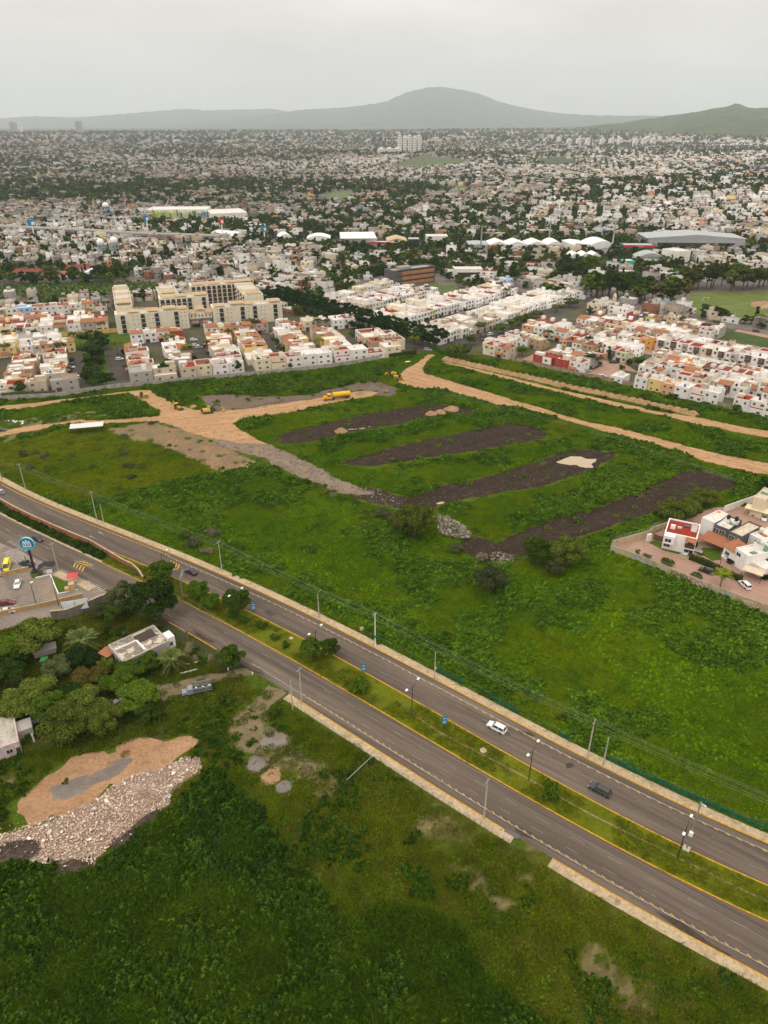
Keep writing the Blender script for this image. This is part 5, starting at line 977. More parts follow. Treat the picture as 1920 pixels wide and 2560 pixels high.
for i, (x_, y_, w_, d_) in enumerate(((-322, 668, 26, 14), (-292, 655, 22, 14), (-262, 690, 20, 12), (-345, 640, 20, 14), (-285, 690, 24, 14))):
    FOOT.append((x_, y_, 13)); r = empty('bungalow', (x_, y_, 0), .2 + .1 * i); tag(r, f'long red-roofed bungalow, {ordinal(i)} of five beyond the left meadow', 'house', 'red-roofed bungalows beyond the meadow'); put('wall', U_BOX, MW['white'], r, (0, 0, 0), (0, 0, 0), (w_, d_, 3))
    put('roof', MB().poly([(-w_ * .53, -d_ * .55, 2.9), (w_ * .53, -d_ * .55, 2.9), (w_ * .4, 0, 5.4), (-w_ * .4, 0, 5.4)]).poly([(w_ * .53, d_ * .55, 2.9), (-w_ * .53, d_ * .55, 2.9), (-w_ * .4, 0, 5.4), (w_ * .4, 0, 5.4)]).poly([(-w_ * .53, d_ * .55, 2.9), (-w_ * .53, -d_ * .55, 2.9), (-w_ * .4, 0, 5.4)]).poly([(w_ * .53, -d_ * .55, 2.9), (w_ * .53, d_ * .55, 2.9), (w_ * .4, 0, 5.4)]).mesh(), M_BTILE if i % 2 else MR['dullred'], r)
# arena with coloured fins
r = block_at('sports_arena', 'flat arena wrapped in green, yellow and blue vertical fins', 'arena', -298, 1118, 84, 44, 13, .06, MW['white'], MR['white'])
fc = [plain('fin_%d' % i, c, .6) for i, c in enumerate(((.35, .5, .05), (.6, .62, .06), (.08, .1, .05), (.05, .25, .5), (.5, .55, .5), (.2, .32, .04)))]
for k in range(42):
    g_ = RND.random(); cc = fc[3] if k > 32 and g_ < .7 else fc[RND.choice([0, 1, 2, 4, 5])]; put('fin', U_BOX, cc, r, (-41 + k * 2, -22.4, RND.uniform(.5, 4)), (0, 0, 0), (1.5, .5, RND.uniform(7, 9)))
block_at('retail_hall', 'wide white flat hall right of the fin-clad arena', 'hall', -228, 1108, 50, 60, 10, .35, MW['white'], MR['white'])
# water towers
def water_tower(x, y, h, rr, label, col):
    r = empty('water_tower', (x, y, 0)); tag(r, label, 'water tower', 'domed water towers'); put('tank', MB().lathe([(rr * .5, h), (rr, h + 1), (rr, h + 3.5), (rr * .86, h + 5.3), (rr * .5, h + 6.5), (0, h + 7)], 14).mesh(smooth=True), M_WHT, r)
    for k in range(6): put('leg', MB().tube((rr * .95 * math.cos(k * 1.047), rr * .95 * math.sin(k * 1.047), 0), (rr * .95 * math.cos(k * 1.047), rr * .95 * math.sin(k * 1.047), h + 1.2), .45, n=6).mesh(), col, r)
    put('brace', MB().lathe([(rr * 1.02, h * .5), (rr * 1.02, h * .56)], 14).lathe([(rr * 1.02, h * .95), (rr * 1.02, h * 1.02)], 14).mesh(), col, r)
M_LBL = plain('light_blue_steel', (.3, .45, .52), .5); M_DBL = plain('blue_steel', (.04, .14, .33), .5)
water_tower(-298, 790, 8, 3.7, 'left of two pale blue water towers with white domes', M_LBL); water_tower(-285, 794, 9, 4.1, 'right of two pale blue water towers with white domes', M_LBL); water_tower(-402, 1112, 14, 4.6, 'dark blue water tower with white dome beyond the overpass', M_DBL)
# overpass, masts and billboards
ov = smoothline(np.array([(-620, 1010), (-486, 962), (-361, 922), (-284, 893), (-190, 872)]), 15)
r = empty('overpass', (0, 0, 0)); tag(r, 'long grey concrete overpass crossing the city at the left edge', 'overpass'); strip('deck', ov, 18, 5.5, 7.2, plain('deck_concrete', (.27, .255, .24)), None, r); strip('parapet', ov + np.array([-2.6, -8.6]), .5, 7.2, 8.2, M_CONC, None, r)
for k in range(2, len(ov) - 1, 2): put('pier', U_BOX, M_CONC, r, (ov[k][0], ov[k][1], 0), (0, 0, -.35), (2, 10, 5.5))
def billboard(x, y, h, w, bh, label, mat, ang=0.0):
    r = empty('billboard', (x, y, 0), ang); tag(r, label, 'billboard'); put('mast', MB().tube((0, 0, 0), (0, 0, h), .7, n=8).mesh(), M_WHT, r); put('panel', U_BOX, mat, r, (0, -.3, h - .5), (0, 0, 0), (w, 1.2, bh)); put('picture', U_BOX, M_PW, r, (w * .2, -.95, h + .5), (0, 0, 0), (w * .4, .1, bh * .5))
billboard(-412, 890, 16, 9, 7, 'tall billboard with blue panel beside the overpass', M_BSIGN, .2); billboard(-286, 918, 18, 6, 6, 'blue billboard on a white mast near the white arched shed', M_BSIGN, .2); billboard(-138, 872, 12, 6, 6, 'blue billboard on a mast beside the small arched hall', M_BSIGN, .1); billboard(-190, 890, 18, 6, 6, 'dark red billboard on a mast beyond the apartments', M_RSIGN)
for x_, y_, h_, lb in ((247, 812, 30, 'tall tapering grey antenna mast before the huge grey warehouse'), (186, 850, 30, 'slim dark antenna mast behind the gabled halls'), (104, 806, 26, 'pale lattice antenna mast left of the gabled halls')):
    tag(put('antenna_mast', MB().tube((0, 0, 0), (0, 0, h_), 1.0, .5, 8).mesh(), M_GALV, None, (x_, y_, 0)), lb, 'mast')
# chapel
r = empty('chapel', (167, 538, 0), math.radians(15)); tag(r, 'small cream chapel with orange roof and two bell gables', 'chapel'); put('wall', U_BOX, MW['cream'], r, (0, 0, 0), (0, 0, 0), (9, 7, 3)); put('roof', U_TILE, M_TILE, r, (0, -1, 2.9), (0, 0, 0), (9.6, 9, 2.2))
for x_, h_ in ((-5.2, 6.5), (5.2, 8.5)):
    b_ = put('bell_gable', MB().box(-.6, .6, -1.8, 1.8, 0, h_ * .7).box(-.6, .6, -1.6, -.6, h_ * .7, h_ * .9).box(-.6, .6, .6, 1.6, h_ * .7, h_ * .9).frustum((-.6, .6, -1.6, 1.6), h_ * .9, (-.4, .4, -.3, .3), h_ * 1.15).mesh(), MW['cream'], r, (x_, 1, 0))
# goals on the sports field
M_GOAL = plain('goal_paint', (.75, .73, .68))
for x_, y_, lb in ((249, 561, 'white football goal at the left end of the field'), (281, 531, 'white football goal by the bare patch of the field')): tag(put('football_goal', MB().tube((-3, 0, 0), (-3, 0, 2.4), .12, n=6).tube((3, 0, 0), (3, 0, 2.4), .12, n=6).tube((-3, 0, 2.4), (3, 0, 2.4), .12, n=6).tube((-3, 1.5, 0), (-3, 0, 2.4), .06, n=5).tube((3, 1.5, 0), (3, 0, 2.4), .06, n=5).mesh(), M_GOAL, None, (x_, y_, .05), (0, 0, .4)), lb, 'goal')
sheet('bare_earth', WP(('Z5', [(1560, 605), (1640, 597), (1700, 620), (1640, 645), (1560, 630)])), .03, M_EARTH, .6, 2, 77)
# distant towers
def tower(x, y, w, d, h, label, mat='white', n=1):
    z = float(tz(x, y)); r = empty('tower_block', (x, y, z), .1); tag(r, label, 'tower block', 'distant tower blocks'); put('wall', U_BOX, MW[mat], r, (0, 0, 0), (0, 0, 0), (w, d, h)); put('roof', U_BOX, MW[mat], r, (0, 0, h), (0, 0, 0), (w * .4, d * .5, 4))
    for f in range(int(h / 6)): put('window_band', U_BOX, M_GLASS, r, (0, -d / 2, 2 + f * 6), (0, 0, 0), (w * .86, .6, 1.6))
for i in range(5): tower(60 + i * 19, 3045 + i * 6, 13, 16, 60 - 3 * (i % 2), f'slim white tower block, {ordinal(i)} of five on the central rise', 'bright')
for i in range(3): tower(-10 + i * 30, 2950, 26, 20, 20, f'low white apartment slab, {ordinal(i)} of three before the slim towers', 'bright')
tower(-3330, 7260, 50, 40, 95, 'left of two pale towers at the foot of the left hills', 'grey'); tower(-3255, 7230, 25, 40, 95, 'right of two pale towers at the foot of the left hills', 'white'); tower(-2680, 7100, 55, 40, 105, 'single wide pale tower before the left hills', 'grey'); tower(-2120, 7050, 36, 40, 45, 'short pale tower right of the wide one', 'grey')
for i in range(9): tower(1040 + i * 62, 4500 + (i % 3) * 40, 22, 26, 38, f'pale housing tower, {ordinal(i)} of nine below the mountain', 'bright')
# ------------------------------------------------------------------ walled compound at the right edge
sheet('brick_street', COMP, .025, M_PAVER, 0, 4)
def quad_frame(pts, z):
    """rectangle from three roof corners at height z: front-left, front-right, back-right"""
    a, b, c = (np.array(W(*q, z)[:2]) for q in pts); u = b - a; w = np.hypot(*u); u /= w; v = np.array([-u[1], u[0]]); d = abs((c - b) @ v); return a, math.atan2(u[1], u[0]), w, d
CG = 'houses in the walled compound'
def comp_house(pts, h, wall, roof, label, wins=(), side=()):
    a, ang, w, d = quad_frame(pts, h); u = np.array([math.cos(ang), math.sin(ang)]); v = np.array([-u[1], u[0]]); c = a + u * w / 2
    r = empty('house', (c[0], c[1], 0), ang); tag(r, label, 'house', CG); put('wall', U_WALL, MW[wall], r, (0, d / 2, 0), (0, 0, 0), (w, d, h)); put('roof', U_SLAB, MR[roof], r, (0, d / 2, h * .93 - .2), (0, 0, 0), (w, d, .2))
    for (x, z, ww, hh) in wins: window(r, x * w, 0, z, ww, hh)
    for (y, z, ww, hh) in side: window(r, -w / 2, y * d, z, ww, hh, -math.pi / 2)
    r['w'] = w; r['d'] = d; r['h'] = h; return r, w, d
H1, w, d = comp_house([('A5', 640, 590), ('A5', 960, 660), ('A5', 1125, 545)], 6.1, 'bright', 'red', 'white house with bright red roof nearest the compound corner', [(-.36, 4.0, 2.0, 1.2), (-.36, 1.0, 2.0, 1.2), (.33, 3.3, 1.6, 1.9)], [(.3, 3.8, 1.2, 1.0)])
put('balcony_roof', U_TILE, M_TILE, H1, (w * .33, -.9, 5.2), (0, 0, 0), (w * .32, 2.0, .7)); put('balcony', U_BOX, M_DOOR, H1, (w * .33, -.8, 2.9), (0, 0, 0), (w * .3, 1.6, .9)); put('balcony_slab', U_BOX, MW['bright'], H1, (w * .33, -.85, 2.55), (0, 0, 0), (w * .32, 1.7, .3))
put('garage_shade_panel', U_DOOR, M_GAR, H1, (w * .33, 0, 0), (0, 0, 0), (2.6, 1, 2.3)); put('side_wing', U_BOX, MW['bright'], H1, (-w * .32, -1.1, 3.2), (0, 0, 0), (w * .34, 2.2, 2.75)); window(H1, -w * .34, -2.2, 3.9, 2.0, 1.2)  # open garage is a flat dark panel, its inner shade put into the colour
put('stair_tower', U_WALL, MW['bright'], H1, (w * .34, d * .55, 5.7), (0, 0, 0), (1.8, 1.6, 2.2)); put('skylight', U_BOX, M_FRAME, H1, (-.1 * w, d * .5, 5.7), (0, 0, 0), (1.3, .7, .6)); put('skylight', U_BOX, M_GLASS, H1, (.12 * w, d * .72, 5.7), (0, 0, 0), (1.8, 1.2, .3)); put('roof_dormer', U_BOX, MW['bright'], H1, (-.3 * w, d * .4, 5.7), (0, 0, 0), (1.4, .9, 1.3))
H2, w, d = comp_house([('A5', 1130, 515), ('A5', 1275, 570), ('A5', 1200, 400)], 6.1, 'darkgrey', 'white', 'dark grey walled house with white roof behind the red-roofed one', [(-.3, 3.7, 1.9, 1.3), (.1, 3.7, 1.9, 1.3)])
put('porch_roof', U_TILE, M_TILE, H2, (.5, -3.0, 2.3), (0, 0, 0), (8.5, 5.6, 1.0))
for x_, y_ in ((-.1, .55), (.38, .62)): put('water_tank', U_TANK, M_TANK, H2, (x_ * w, y_ * d, 7.0), (0, 0, 0), (1.2, 1.2, 1.5)); put('tank_stand', U_BOX, MW['white'], H2, (x_ * w, y_ * d, 5.7), (0, 0, 0), (1.6, 1.4, 1.3))
put('roof_mat', U_BOX, MR['green'], H2, (w * .15, d * .55, 5.7), (0, 0, 0), (2.4, 1.8, .06)); put('satellite_dish', MB().lathe([(0, 0), (.35, .08), (.5, .22)], 10).mesh(), M_WHT, H2, (-.05 * w, d * .3, 6.0))
H3, w, d = comp_house([('A5', 1275, 585), ('A5', 1400, 640), ('A5', 1520, 500)], 6.0, 'darkgrey', 'cream', 'grey house with cream roof and dark windows in mid compound', [(-.2, 3.7, 1.8, 1.3), (.25, 3.7, 1.8, 1.3)])
H4, w, d = comp_house([('A5', 1345, 745), ('A5', 1470, 830), ('A5', 1640, 700)], 6.0, 'bright', 'white', 'white house with green roof mats and clay tile lean-to', [(-.2, 3.8, 1.6, 1.2)])
put('lean_to_wall', U_BOX, MW['bright'], H4, (-w * .5 - 2.2, 2.3, 0), (0, 0, 0), (4.4, 4.6, 4.3)); put('lean_to_roof', U_TILE, M_TILE, H4, (-w * .5 - 2.2, 2.0, 4.3), (0, 0, 0), (4.8, 5.4, 1.4)); window(H4, -w * .5 - 2.6, 0.0, 1.7, 1.7, 1.2)
put('roof_mat', U_BOX, MR['green'], H4, (0, d * .8, 5.6), (0, 0, 0), (w * .8, d * .3, .06)); put('roof_mat', U_BOX, MR['green'], H4, (w * .25, d * .3, 5.6), (0, 0, 0), (w * .35, d * .2, .06)); put('stair_tower', U_WALL, MW['bright'], H4, (-w * .1, d * .6, 5.6), (0, 0, 0), (2.2, 2, 2)); put('water_tank', U_TANK, M_WTANK, H4, (w * .05, d * .62, 7.4), (0, 0, 0), (1.1, 1.1, 1.2))
H5, w, d = comp_house([('A5', 1480, 610), ('A5', 1640, 690), ('A5', 1800, 520)], 5.6, 'white', 'white', 'white flat house at the picture edge behind the green mats', [(0, 3.4, 1.5, 1.2)])
put('water_tank', U_TANK, M_WTANK, H5, (-.35 * w, d * .3, 5.4), (0, 0, 0), (1.3, 1.3, 1.7)); put('roof_tiles', U_BOX, M_TILE, H5, (-.1 * w, d * .25, 5.25), (0, 0, 0), (2.4, 1.2, .2))
H6, w, d = comp_house([('A5', 1525, 240), ('A5', 1640, 275), ('A5', 1760, 190)], 7.5, 'cream', 'cream', 'tall cream house with yellow awning at the right edge', [])
put('roof_mat', U_BOX, MR['green'], H6, (0, d * .6, 7.0), (0, 0, 0), (3, 2, .06))
aw = W('A5', 1580, 370, 2.8); r = empty('carport', (aw.x, aw.y, 0), math.radians(-38)); tag(r, 'pale yellow corrugated carport canopy before the tall cream house', 'carport'); put('canopy', MB().box(-4.5, 4.5, -2, 2, 2.75, 2.85).mesh(), plain('pale_yellow_sheet', (.72, .66, .38), .5), r)
for x_, y_ in ((-4.2, -1.8), (4.2, -1.8), (-4.2, 1.8), (4.2, 1.8)): put('post', U_BOX, M_GALV, r, (x_, y_, 0), (0, 0, 0), (.12, .12, 2.75))
aw = W('A5', 1520, 970, 2.8); r = empty('carport', (aw.x, aw.y, 0), math.radians(-40)); tag(r, 'beige flat carport canopy over the compound entrance drive', 'carport'); put('canopy', MB().box(-2.9, 2.9, -1.9, 1.9, 2.7, 2.85).mesh(), plain('beige_canvas', (.62, .5, .35), .8), r)
for x_, y_ in ((-2.7, -1.7), (2.7, -1.7), (-2.7, 1.7), (2.7, 1.7)): put('post', U_BOX, M_IRON, r, (x_, y_, 0), (0, 0, 0), (.12, .12, 2.7))
H7, w, d = comp_house([('A5', 1490, 880), ('A5', 1640, 960), ('A5', 1760, 830)], 3.6, 'white', 'white', 'low white house with black solar panel beside the beige carport', []); put('solar_panel', U_BOX, M_SOLAR, H7, (-.1 * w, d * .55, 3.4), (.25, 0, 0), (2, 1.2, .1))
H8, w, d = comp_house([('A5', 1010, 445), ('A5', 1130, 500), ('A5', 1215, 390)], 5.9, 'bright', 'white', 'bright white flat house with yellow rear corner behind the red roof', [])
put('rear_corner', U_BOX, MW['orange'], H8, (-w * .42, d * .9, 0), (0, 0, 0), (1.6, 1.4, 5.6))
# lawn, hedges, garden
sheet('lawn', WP(('A5', [(480, 700), (530, 672), (650, 720), (760, 760), (815, 780), (780, 815), (620, 770)])), .06, LAWN, .15, 1); sheet('lawn', WP(('A5', [(960, 790), (1020, 740), (1190, 770), (1200, 870), (1110, 880), (1030, 830)])), .06, LAWN, .15, 1)
sheet('driveway', WP(('A5', [(770, 820), (820, 782), (870, 800), (850, 862)])), .065, M_WALK, 0, 2)
strip('kerb', WP(('A5', [(280, 770), (460, 720), (600, 785), (850, 870), (1000, 925)])), .25, 0, .14, M_WALK); strip('kerb', WP(('A5', [(1480, 1120), (1560, 1150), (1659, 1190), (1800, 1250)])), .25, 0, .14, M_WALK)
def hedge(name, P, w, h, label, mat='mid', sp=.5):
    P = smoothline(np.asarray(P), .6); g = np.random.default_rng(5); V = []; Q = []; n0 = 0; k = int(len(P) * 46)
    i = g.integers(0, len(P) - 1, k); t = g.random(k)[:, None]; c = P[i] * (1 - t) + P[i + 1] * t; d = P[i + 1] - P[i]; d /= np.maximum(np.hypot(d[:, 0], d[:, 1])[:, None], 1e-6); nr = np.stack([-d[:, 1], d[:, 0]], 1)
    f = g.random(k); off = np.where(f < .35, -w / 2, np.where(f < .7, w / 2, g.uniform(-w / 2, w / 2, k))) + g.normal(size=k) * .04; z = np.where(f < .7, g.uniform(.1, h, k), h + g.normal(size=k) * .05)
    pos = np.hstack([c + nr * off[:, None], z[:, None]]); no = np.hstack([nr * np.sign(off)[:, None] * np.where(f < .7, 1, .1)[:, None], np.where(f < .7, .3, 1)[:, None]]) + g.normal(size=(k, 3)) * .45
    v, q = quads_from(pos, no, g.uniform(.12, .26, k), 1.2, 3, .2); r = empty(name, (0, 0, 0)); tag(r, label, 'hedge'); put('foliage', npmesh('foliage', v, q, [LM[mat]]), None, r); strip('stems', P, w * .8, 0, h * .93, plain('hedge_core', (.02, .03, .01)), None, r); return r
hedge('hedge', WP(('A5', [(880, 860), (1000, 905), (1100, 950), (1200, 1000), (1300, 1045), (1395, 1085)])), 1.3, 1.9, 'long clipped dark hedge along the compound street', 'olive')
hedge('hedge', WP(('A5', [(850, 800), (905, 760), (950, 735)])), .8, 1.6, 'short hedge beside the striped white car', 'mid')
hedge('hedge', WP(('C7', [(20, 470), (200, 455), (400, 450), (560, 440)])), 1.6, 3.2, 'ivy-covered hedge on top of the grey wall below the dark tree', 'mid'); hedge('hedge', WP(('C3', [(1390, 480), (1500, 462), (1659, 440)])), 1.6, 2.6, 'bright green hedge at the end of the grey wall', 'bright')
put_g = add_bush; p = W('A5', 660, 920); add_bush(p.x, p.y, 2.1, 2.4, 'round bright green shrub on the compound street', 'bright'); p = W('A5', 470, 850); add_bush(p.x, p.y, 1.7, 1.5, 'sparse olive shrub by the graffiti wall', 'grey'); p = W('A5', 370, 815); add_bush(p.x, p.y, .9, 2.0, 'small upright shrub in the compound corner', 'mid'); p = W('A5', 940, 1045); add_bush(p.x, p.y, 2.0, 1.5, 'low spreading shrub beside the black car', 'mid'); p = W('A5', 1150, 1010); add_bush(p.x, p.y, .8, 1.0, 'tiny shrub under the compound palm', 'mid'); p = W('A5', 1280, 890); add_bush(p.x, p.y, 2.2, 1.6, 'dark shrub bed before the tiled lean-to', 'dark'); p = W('A5', 1640, 1060); add_bush(p.x, p.y, 1.6, 1.8, 'dark shrub beside the beige carport', 'dark')
p = W('A5', 1180, 1150); add_palm(p.x, p.y, 5.4, 1.15, 'yellow-green windswept palm on the compound street', mat=LM['ypalm'])
p = W('A5', 990, 815); add_bush(p.x, p.y, 1.2, .6, 'yellow flower bed on the compound lawn', 'autumn'); p = W('A5', 952, 790, 0); tag(put('bench', MB().box(-1.7, 1.7, -.5, .5, .35, .5).box(-1.7, -1.5, -.5, .5, 0, .35).box(1.5, 1.7, -.5, .5, 0, .35).box(-1.7, 1.7, .4, .5, .5, 1.0).mesh(), M_GSH, None, (p.x, p.y, .06), (0, 0, math.radians(-40))), 'grey bench between the hedge and the compound lawn', 'bench')
# compound walls with graffiti and wire
M_OCH = wallmat('ochre_block', (.5, .4, .24), .35); cw = WP(('B7', [(20, 160), (300, 262), (680, 420), (1100, 590), (1659, 800)])); cw = np.vstack([cw, cw[-1] + (cw[-1] - cw[-2]) * .6])
rwall = tag(strip('graffiti_wall', cw, .25, 0, 2.5, M_OCH, None), 'ochre compound wall covered with coloured graffiti along its field side', 'wall')
def graffiti(name, c1, c2, c3_):
    m, t, b = _nodes(name); b.inputs['Roughness'].default_value = .85; n1 = _noise(t, 1.3, 2, .5); n2 = _noise(t, 2.1, 3, .6, stretch=(1.1, 1.1, 1.9))
    o = _mix(t, (*c1, 1), (*c2, 1), _ramp(t, n1, (.46, 0.0), (.5, 1.0))); o = _mix(t, o, (*c3_, 1), _ramp(t, n2, (.53, 0.0), (.56, 1.0))); o = _mix(t, o, (.02, .02, .025, 1), _ramp(t, _noise(t, 1.7, 1), (.485, 0.0), (.497, .8), (.503, .8), (.515, 0.0))); t.links.new(o, b.inputs['Base Color']); return m
GM = [graffiti('graffiti_blue', (.2, .45, .5), (.5, .42, .3), (.35, .35, .55)), graffiti('graffiti_violet', (.3, .33, .5), (.5, .45, .35), (.1, .3, .45)), graffiti('graffiti_green', (.3, .38, .15), (.5, .42, .24), (.25, .45, .4)), graffiti('graffiti_red', (.35, .08, .05), (.6, .5, .5), (.45, .3, .35)), graffiti('graffiti_orange', (.55, .2, .05), (.45, .55, .55), (.5, .4, .25)), graffiti('graffiti_grey', (.45, .36, .22), (.3, .28, .25), (.5, .42, .3))]
fdir = cw[-1] - cw[0]; fdir /= np.hypot(*fdir); fn = np.array([fdir[1], -fdir[0]]); cl = smoothline(cw, .5); LL = np.concatenate([[0], np.cumsum(np.hypot(*np.diff(cl, axis=0).T))])
def wpt(s): return np.array([np.interp(s, LL, cl[:, 0]), np.interp(s, LL, cl[:, 1])])
for s0, s1, z0, z1, gi in ((.3, 6, .3, 1.9, 0), (6.2, 12.5, .2, 1.7, 1), (14.5, 18.5, .2, 1.8, 2), (24.2, 30.5, .2, 2.0, 3), (31.5, 34.5, .3, 1.4, 5), (35, 38, .2, 1.6, 0), (40.5, 45.5, .2, 1.7, 4)):
    q0, q1 = wpt(s0) + fn * .145, wpt(s1) + fn * .145; put('graffiti', MB().poly([(*q0, z0), (*q1, z0 + .1), (*(q0 * .02 + q1 * .98), z1), (*(q0 * .97 + q1 * .03), z1 - .1)]).mesh(), GM[gi], rwall)
q = wpt(24.6) + fn * .16; text('GMERIAO', 2.1, plain('graffiti_black', (.03, .025, .025)), rwall, (q[0], q[1], 1.15), (math.pi / 2, 0, math.atan2(fdir[1], fdir[0])), .004, 'graffiti_lettering')
cw2 = WP(('A5', [(112, 740), (470, 640), (520, 600), (800, 500)])); tag(strip('compound_wall', cw2, .25, 0, 2.4, wallmat('tan_panel_wall', (.5, .4, .25), .25), None), 'tan compound wall between the field and the red-roofed house', 'wall')
cw3 = WP(('A5', [(1215, 400), (1370, 345), (1500, 300), (1659, 230)])); tag(strip('compound_wall', cw3, .25, 0, 2.6, MW['white'], None), 'white and brown compound wall at the right edge', 'wall')
p = W('A5', 475, 680); tag(put('gate_pillar', U_BOX, MW['bright'], None, (p.x, p.y, 0), (0, 0, .4), (1.6, .5, 2.6)), 'white pillar with round emblem beside the wooden fence', 'pillar')
fp = WP(('A5', [(520, 665), (580, 690), (640, 705)])); r = empty('wood_fence', (0, 0, 0)); tag(r, 'dark brown horizontal board fence beside the red-roofed house', 'fence')
for k in range(8): strip('board', fp, .06, .15 + k * .27, .36 + k * .27, M_DOOR, None, r)
# wire fence above the compound walls
def wire_fence(P, h0, h, label, gap=3.0, rails=3, mat=None):
    P = smoothline(P, gap); r = empty('wire_fence', (0, 0, 0)); tag(r, label, 'fence')
    for q in P: put('post', MB().tube((0, 0, 0), (0, 0, h), .04, n=5).mesh(), mat or M_GALV, r, (q[0], q[1], h0))
    for k in range(rails): mbs = MB(); [mbs.tube((*P[i], h0 + h * (k + 1) / rails), (*P[i + 1], h0 + h * (k + 1) / rails), .018, n=3, caps=False) for i in range(len(P) - 1)]; put('wire', mbs.mesh(), mat or M_GALV, r)
wire_fence(cw, 2.5, 1.2, 'wire fence on top of the graffiti wall'); wire_fence(cw2, 2.4, 1.2, 'wire fence on top of the tan compound wall'); wire_fence(smoothline(R1WALL, 10), 2.4, 1.0, 'wire fence on top of the long grey wall', 6, 2); wire_fence(smoothline(R3WALL, 10), 2.3, 1.0, 'wire fence on top of the long ochre wall', 6, 2)
wire_fence(WP(('Z7', [(130, 120), (200, 150), (330, 215), (620, 290), (850, 350), (1090, 425), (1300, 500), (1420, 540), (1560, 590)])), 0, 1.8, 'thin wire fence between the soil strips and the dirt road', 8, 3)

# ------------------------------------------------------------------ farmhouse and yard at the left
a, ang, w, d = quad_frame([('A6', 1020, 515), ('A6', 1405, 335), ('A6', 1280, 200)], 3.8); u = np.array([math.cos(ang), math.sin(ang)]); c = a + u * w / 2
M_OLDR, _t, _b = _nodes('decayed_roof'); _b.inputs['Roughness'].default_value = .95
_o = _mix(_t, (.17, .145, .115, 1), (.6, .5, .36, 1), _ramp(_t, _noise(_t, .42, 4, .6), (.5, 0.0), (.56, 1.0))); _o = _mix(_t, _o, (.33, .29, .24, 1), _ramp(_t, _noise(_t, 1.1, 5, .7), (.52, 0.0), (.62, 1.0))); _t.links.new(_o, _b.inputs['Base Color'])
r = empty('farmhouse', (c[0], c[1], 0), ang); tag(r, 'old white farmhouse with decayed flat roof among the trees', 'house'); put('wall', U_WALL, MW['grey'], r, (0, d / 2, 0), (0, 0, 0), (w, d, 3.8)); put('roof', U_SLAB, M_OLDR, r, (0, d / 2, 3.35), (0, 0, 0), (w, d, .2))
put('parapet', MB().box(-w * .45, -w * .02, d * .62, d * .66, 3.5, 3.95).box(-w * .02, w * .02, d * .1, d * .66, 3.5, 3.8).mesh(), MW['white'], r); put('roof_patch', MB().box(0, w * .4, d * .5, d * .9, 3.56, 3.62).mesh(), plain('dark_patch', (.06, .045, .035), .9), r); put('annex', U_BOX, MW['bright'], r, (w * .5 + .9, d * .3, 0), (0, 0, 0), (2.2, 3, 3.6)); window(r, w * .5 + .7, d * .3 - 1.5, 1.0, 1.1, 1.3)
put('tile_porch', U_TILE, M_TILE, r, (-w * .5 - 1.0, d * .85, 2.6), (0, 0, .4), (3, 3, .6)); put('water_tank', U_TANK, M_TANK, r, (-w * .12, d + .6, 3.6), (0, 0, 0), (1.1, 1.1, 1.3))
for k in range(3): put('window' if k else 'door', U_DOOR, M_GAR, r, (-w * .5, d * (.2 + .25 * k), .4), (0, 0, -math.pi / 2), (1.4, 1, 2))
for k in range(2): window(r, -w * .2 + k * w * .35, 0, 1.0, 1.3, 1.3)
a, ang, w, d = quad_frame([('A6', -140, 1275), ('A6', 155, 1170), ('A6', 60, 930)], 3.6); u = np.array([math.cos(ang), math.sin(ang)]); c = a + u * w / 2
r = empty('house', (c[0], c[1], 0), ang); tag(r, 'pink-walled house with worn grey roof at the left edge', 'house'); put('wall', U_WALL, wallmat('pink_render', (.6, .47, .45), .3), r, (0, d / 2, 0), (0, 0, 0), (w, d, 3.6)); put('roof', U_SLAB, earth('worn_roof', (.36, .32, .26), (.47, .43, .36), .4, 1.5, 0, c3=(.25, .22, .18), s3=.6), r, (0, d / 2, 3.15), (0, 0, 0), (w, d, .22)); window(r, w * .18, 0, 1.2, 1.3, 1.1)
for x_ in (.25, .38): put('water_tank', U_TANK, M_TANK, r, (w * x_, d * .93, 3.4), (0, 0, 0), (1.1, 1.1, 1.4))
put('annex', U_BOX, MW['concrete'], r, (w * .5 + 1.5, d * .55, 0), (0, 0, 0), (3.0, 3.6, 2.6)); put('wash_wall', U_BOX, MW['grey'], r, (w * .5 + 5, d * .75, 0), (0, 0, 0), (4, .3, 1.2)); put('column', U_BOX, MW['white'], r, (w * .5 + 2.6, d * .2, 0), (0, 0, 0), (.3, .3, 2.4)); put('door', U_DOOR, M_GAR, r, (w * .42, 0, 0), (0, 0, 0), (.9, 1, 2))
p = W('A6', 375, 1110); tag(put('plastic_drum', U_TANK, plain('drum_blue', (.03, .16, .42), .5), None, (p.x, p.y, 0), (0, 0, 0), (.7, .7, 1.0)), 'blue plastic drum beside the pink house', 'drum')
for f, x_, y_, L_, a_, lb in (('A1', 1228, 1035, 4.6, 22, 'longer white concrete beam lying on the yard grass'), ('A1', 1245, 982, 3.0, 20, 'shorter white concrete beam beyond the longer one')): p = W(f, x_, y_); tag(put('concrete_beam', MB().box(-L_ / 2, L_ / 2, -.14, .14, 0, .26).mesh(), MW['bright'], None, (p.x, p.y, 0), (0, 0, math.radians(a_))), lb, 'beam')
sw = WP(('A1', [(340, 700), (440, 690), (560, 645), (660, 600), (740, 575)])); tag(strip('stone_wall', sw, .5, 0, 3.0, M_STONE, None), 'dark rubble stone wall below the parking lot', 'wall'); strip('wall_coping', sw, .7, 3.0, 3.15, M_WALK, None, bpy.data.objects['stone_wall'])
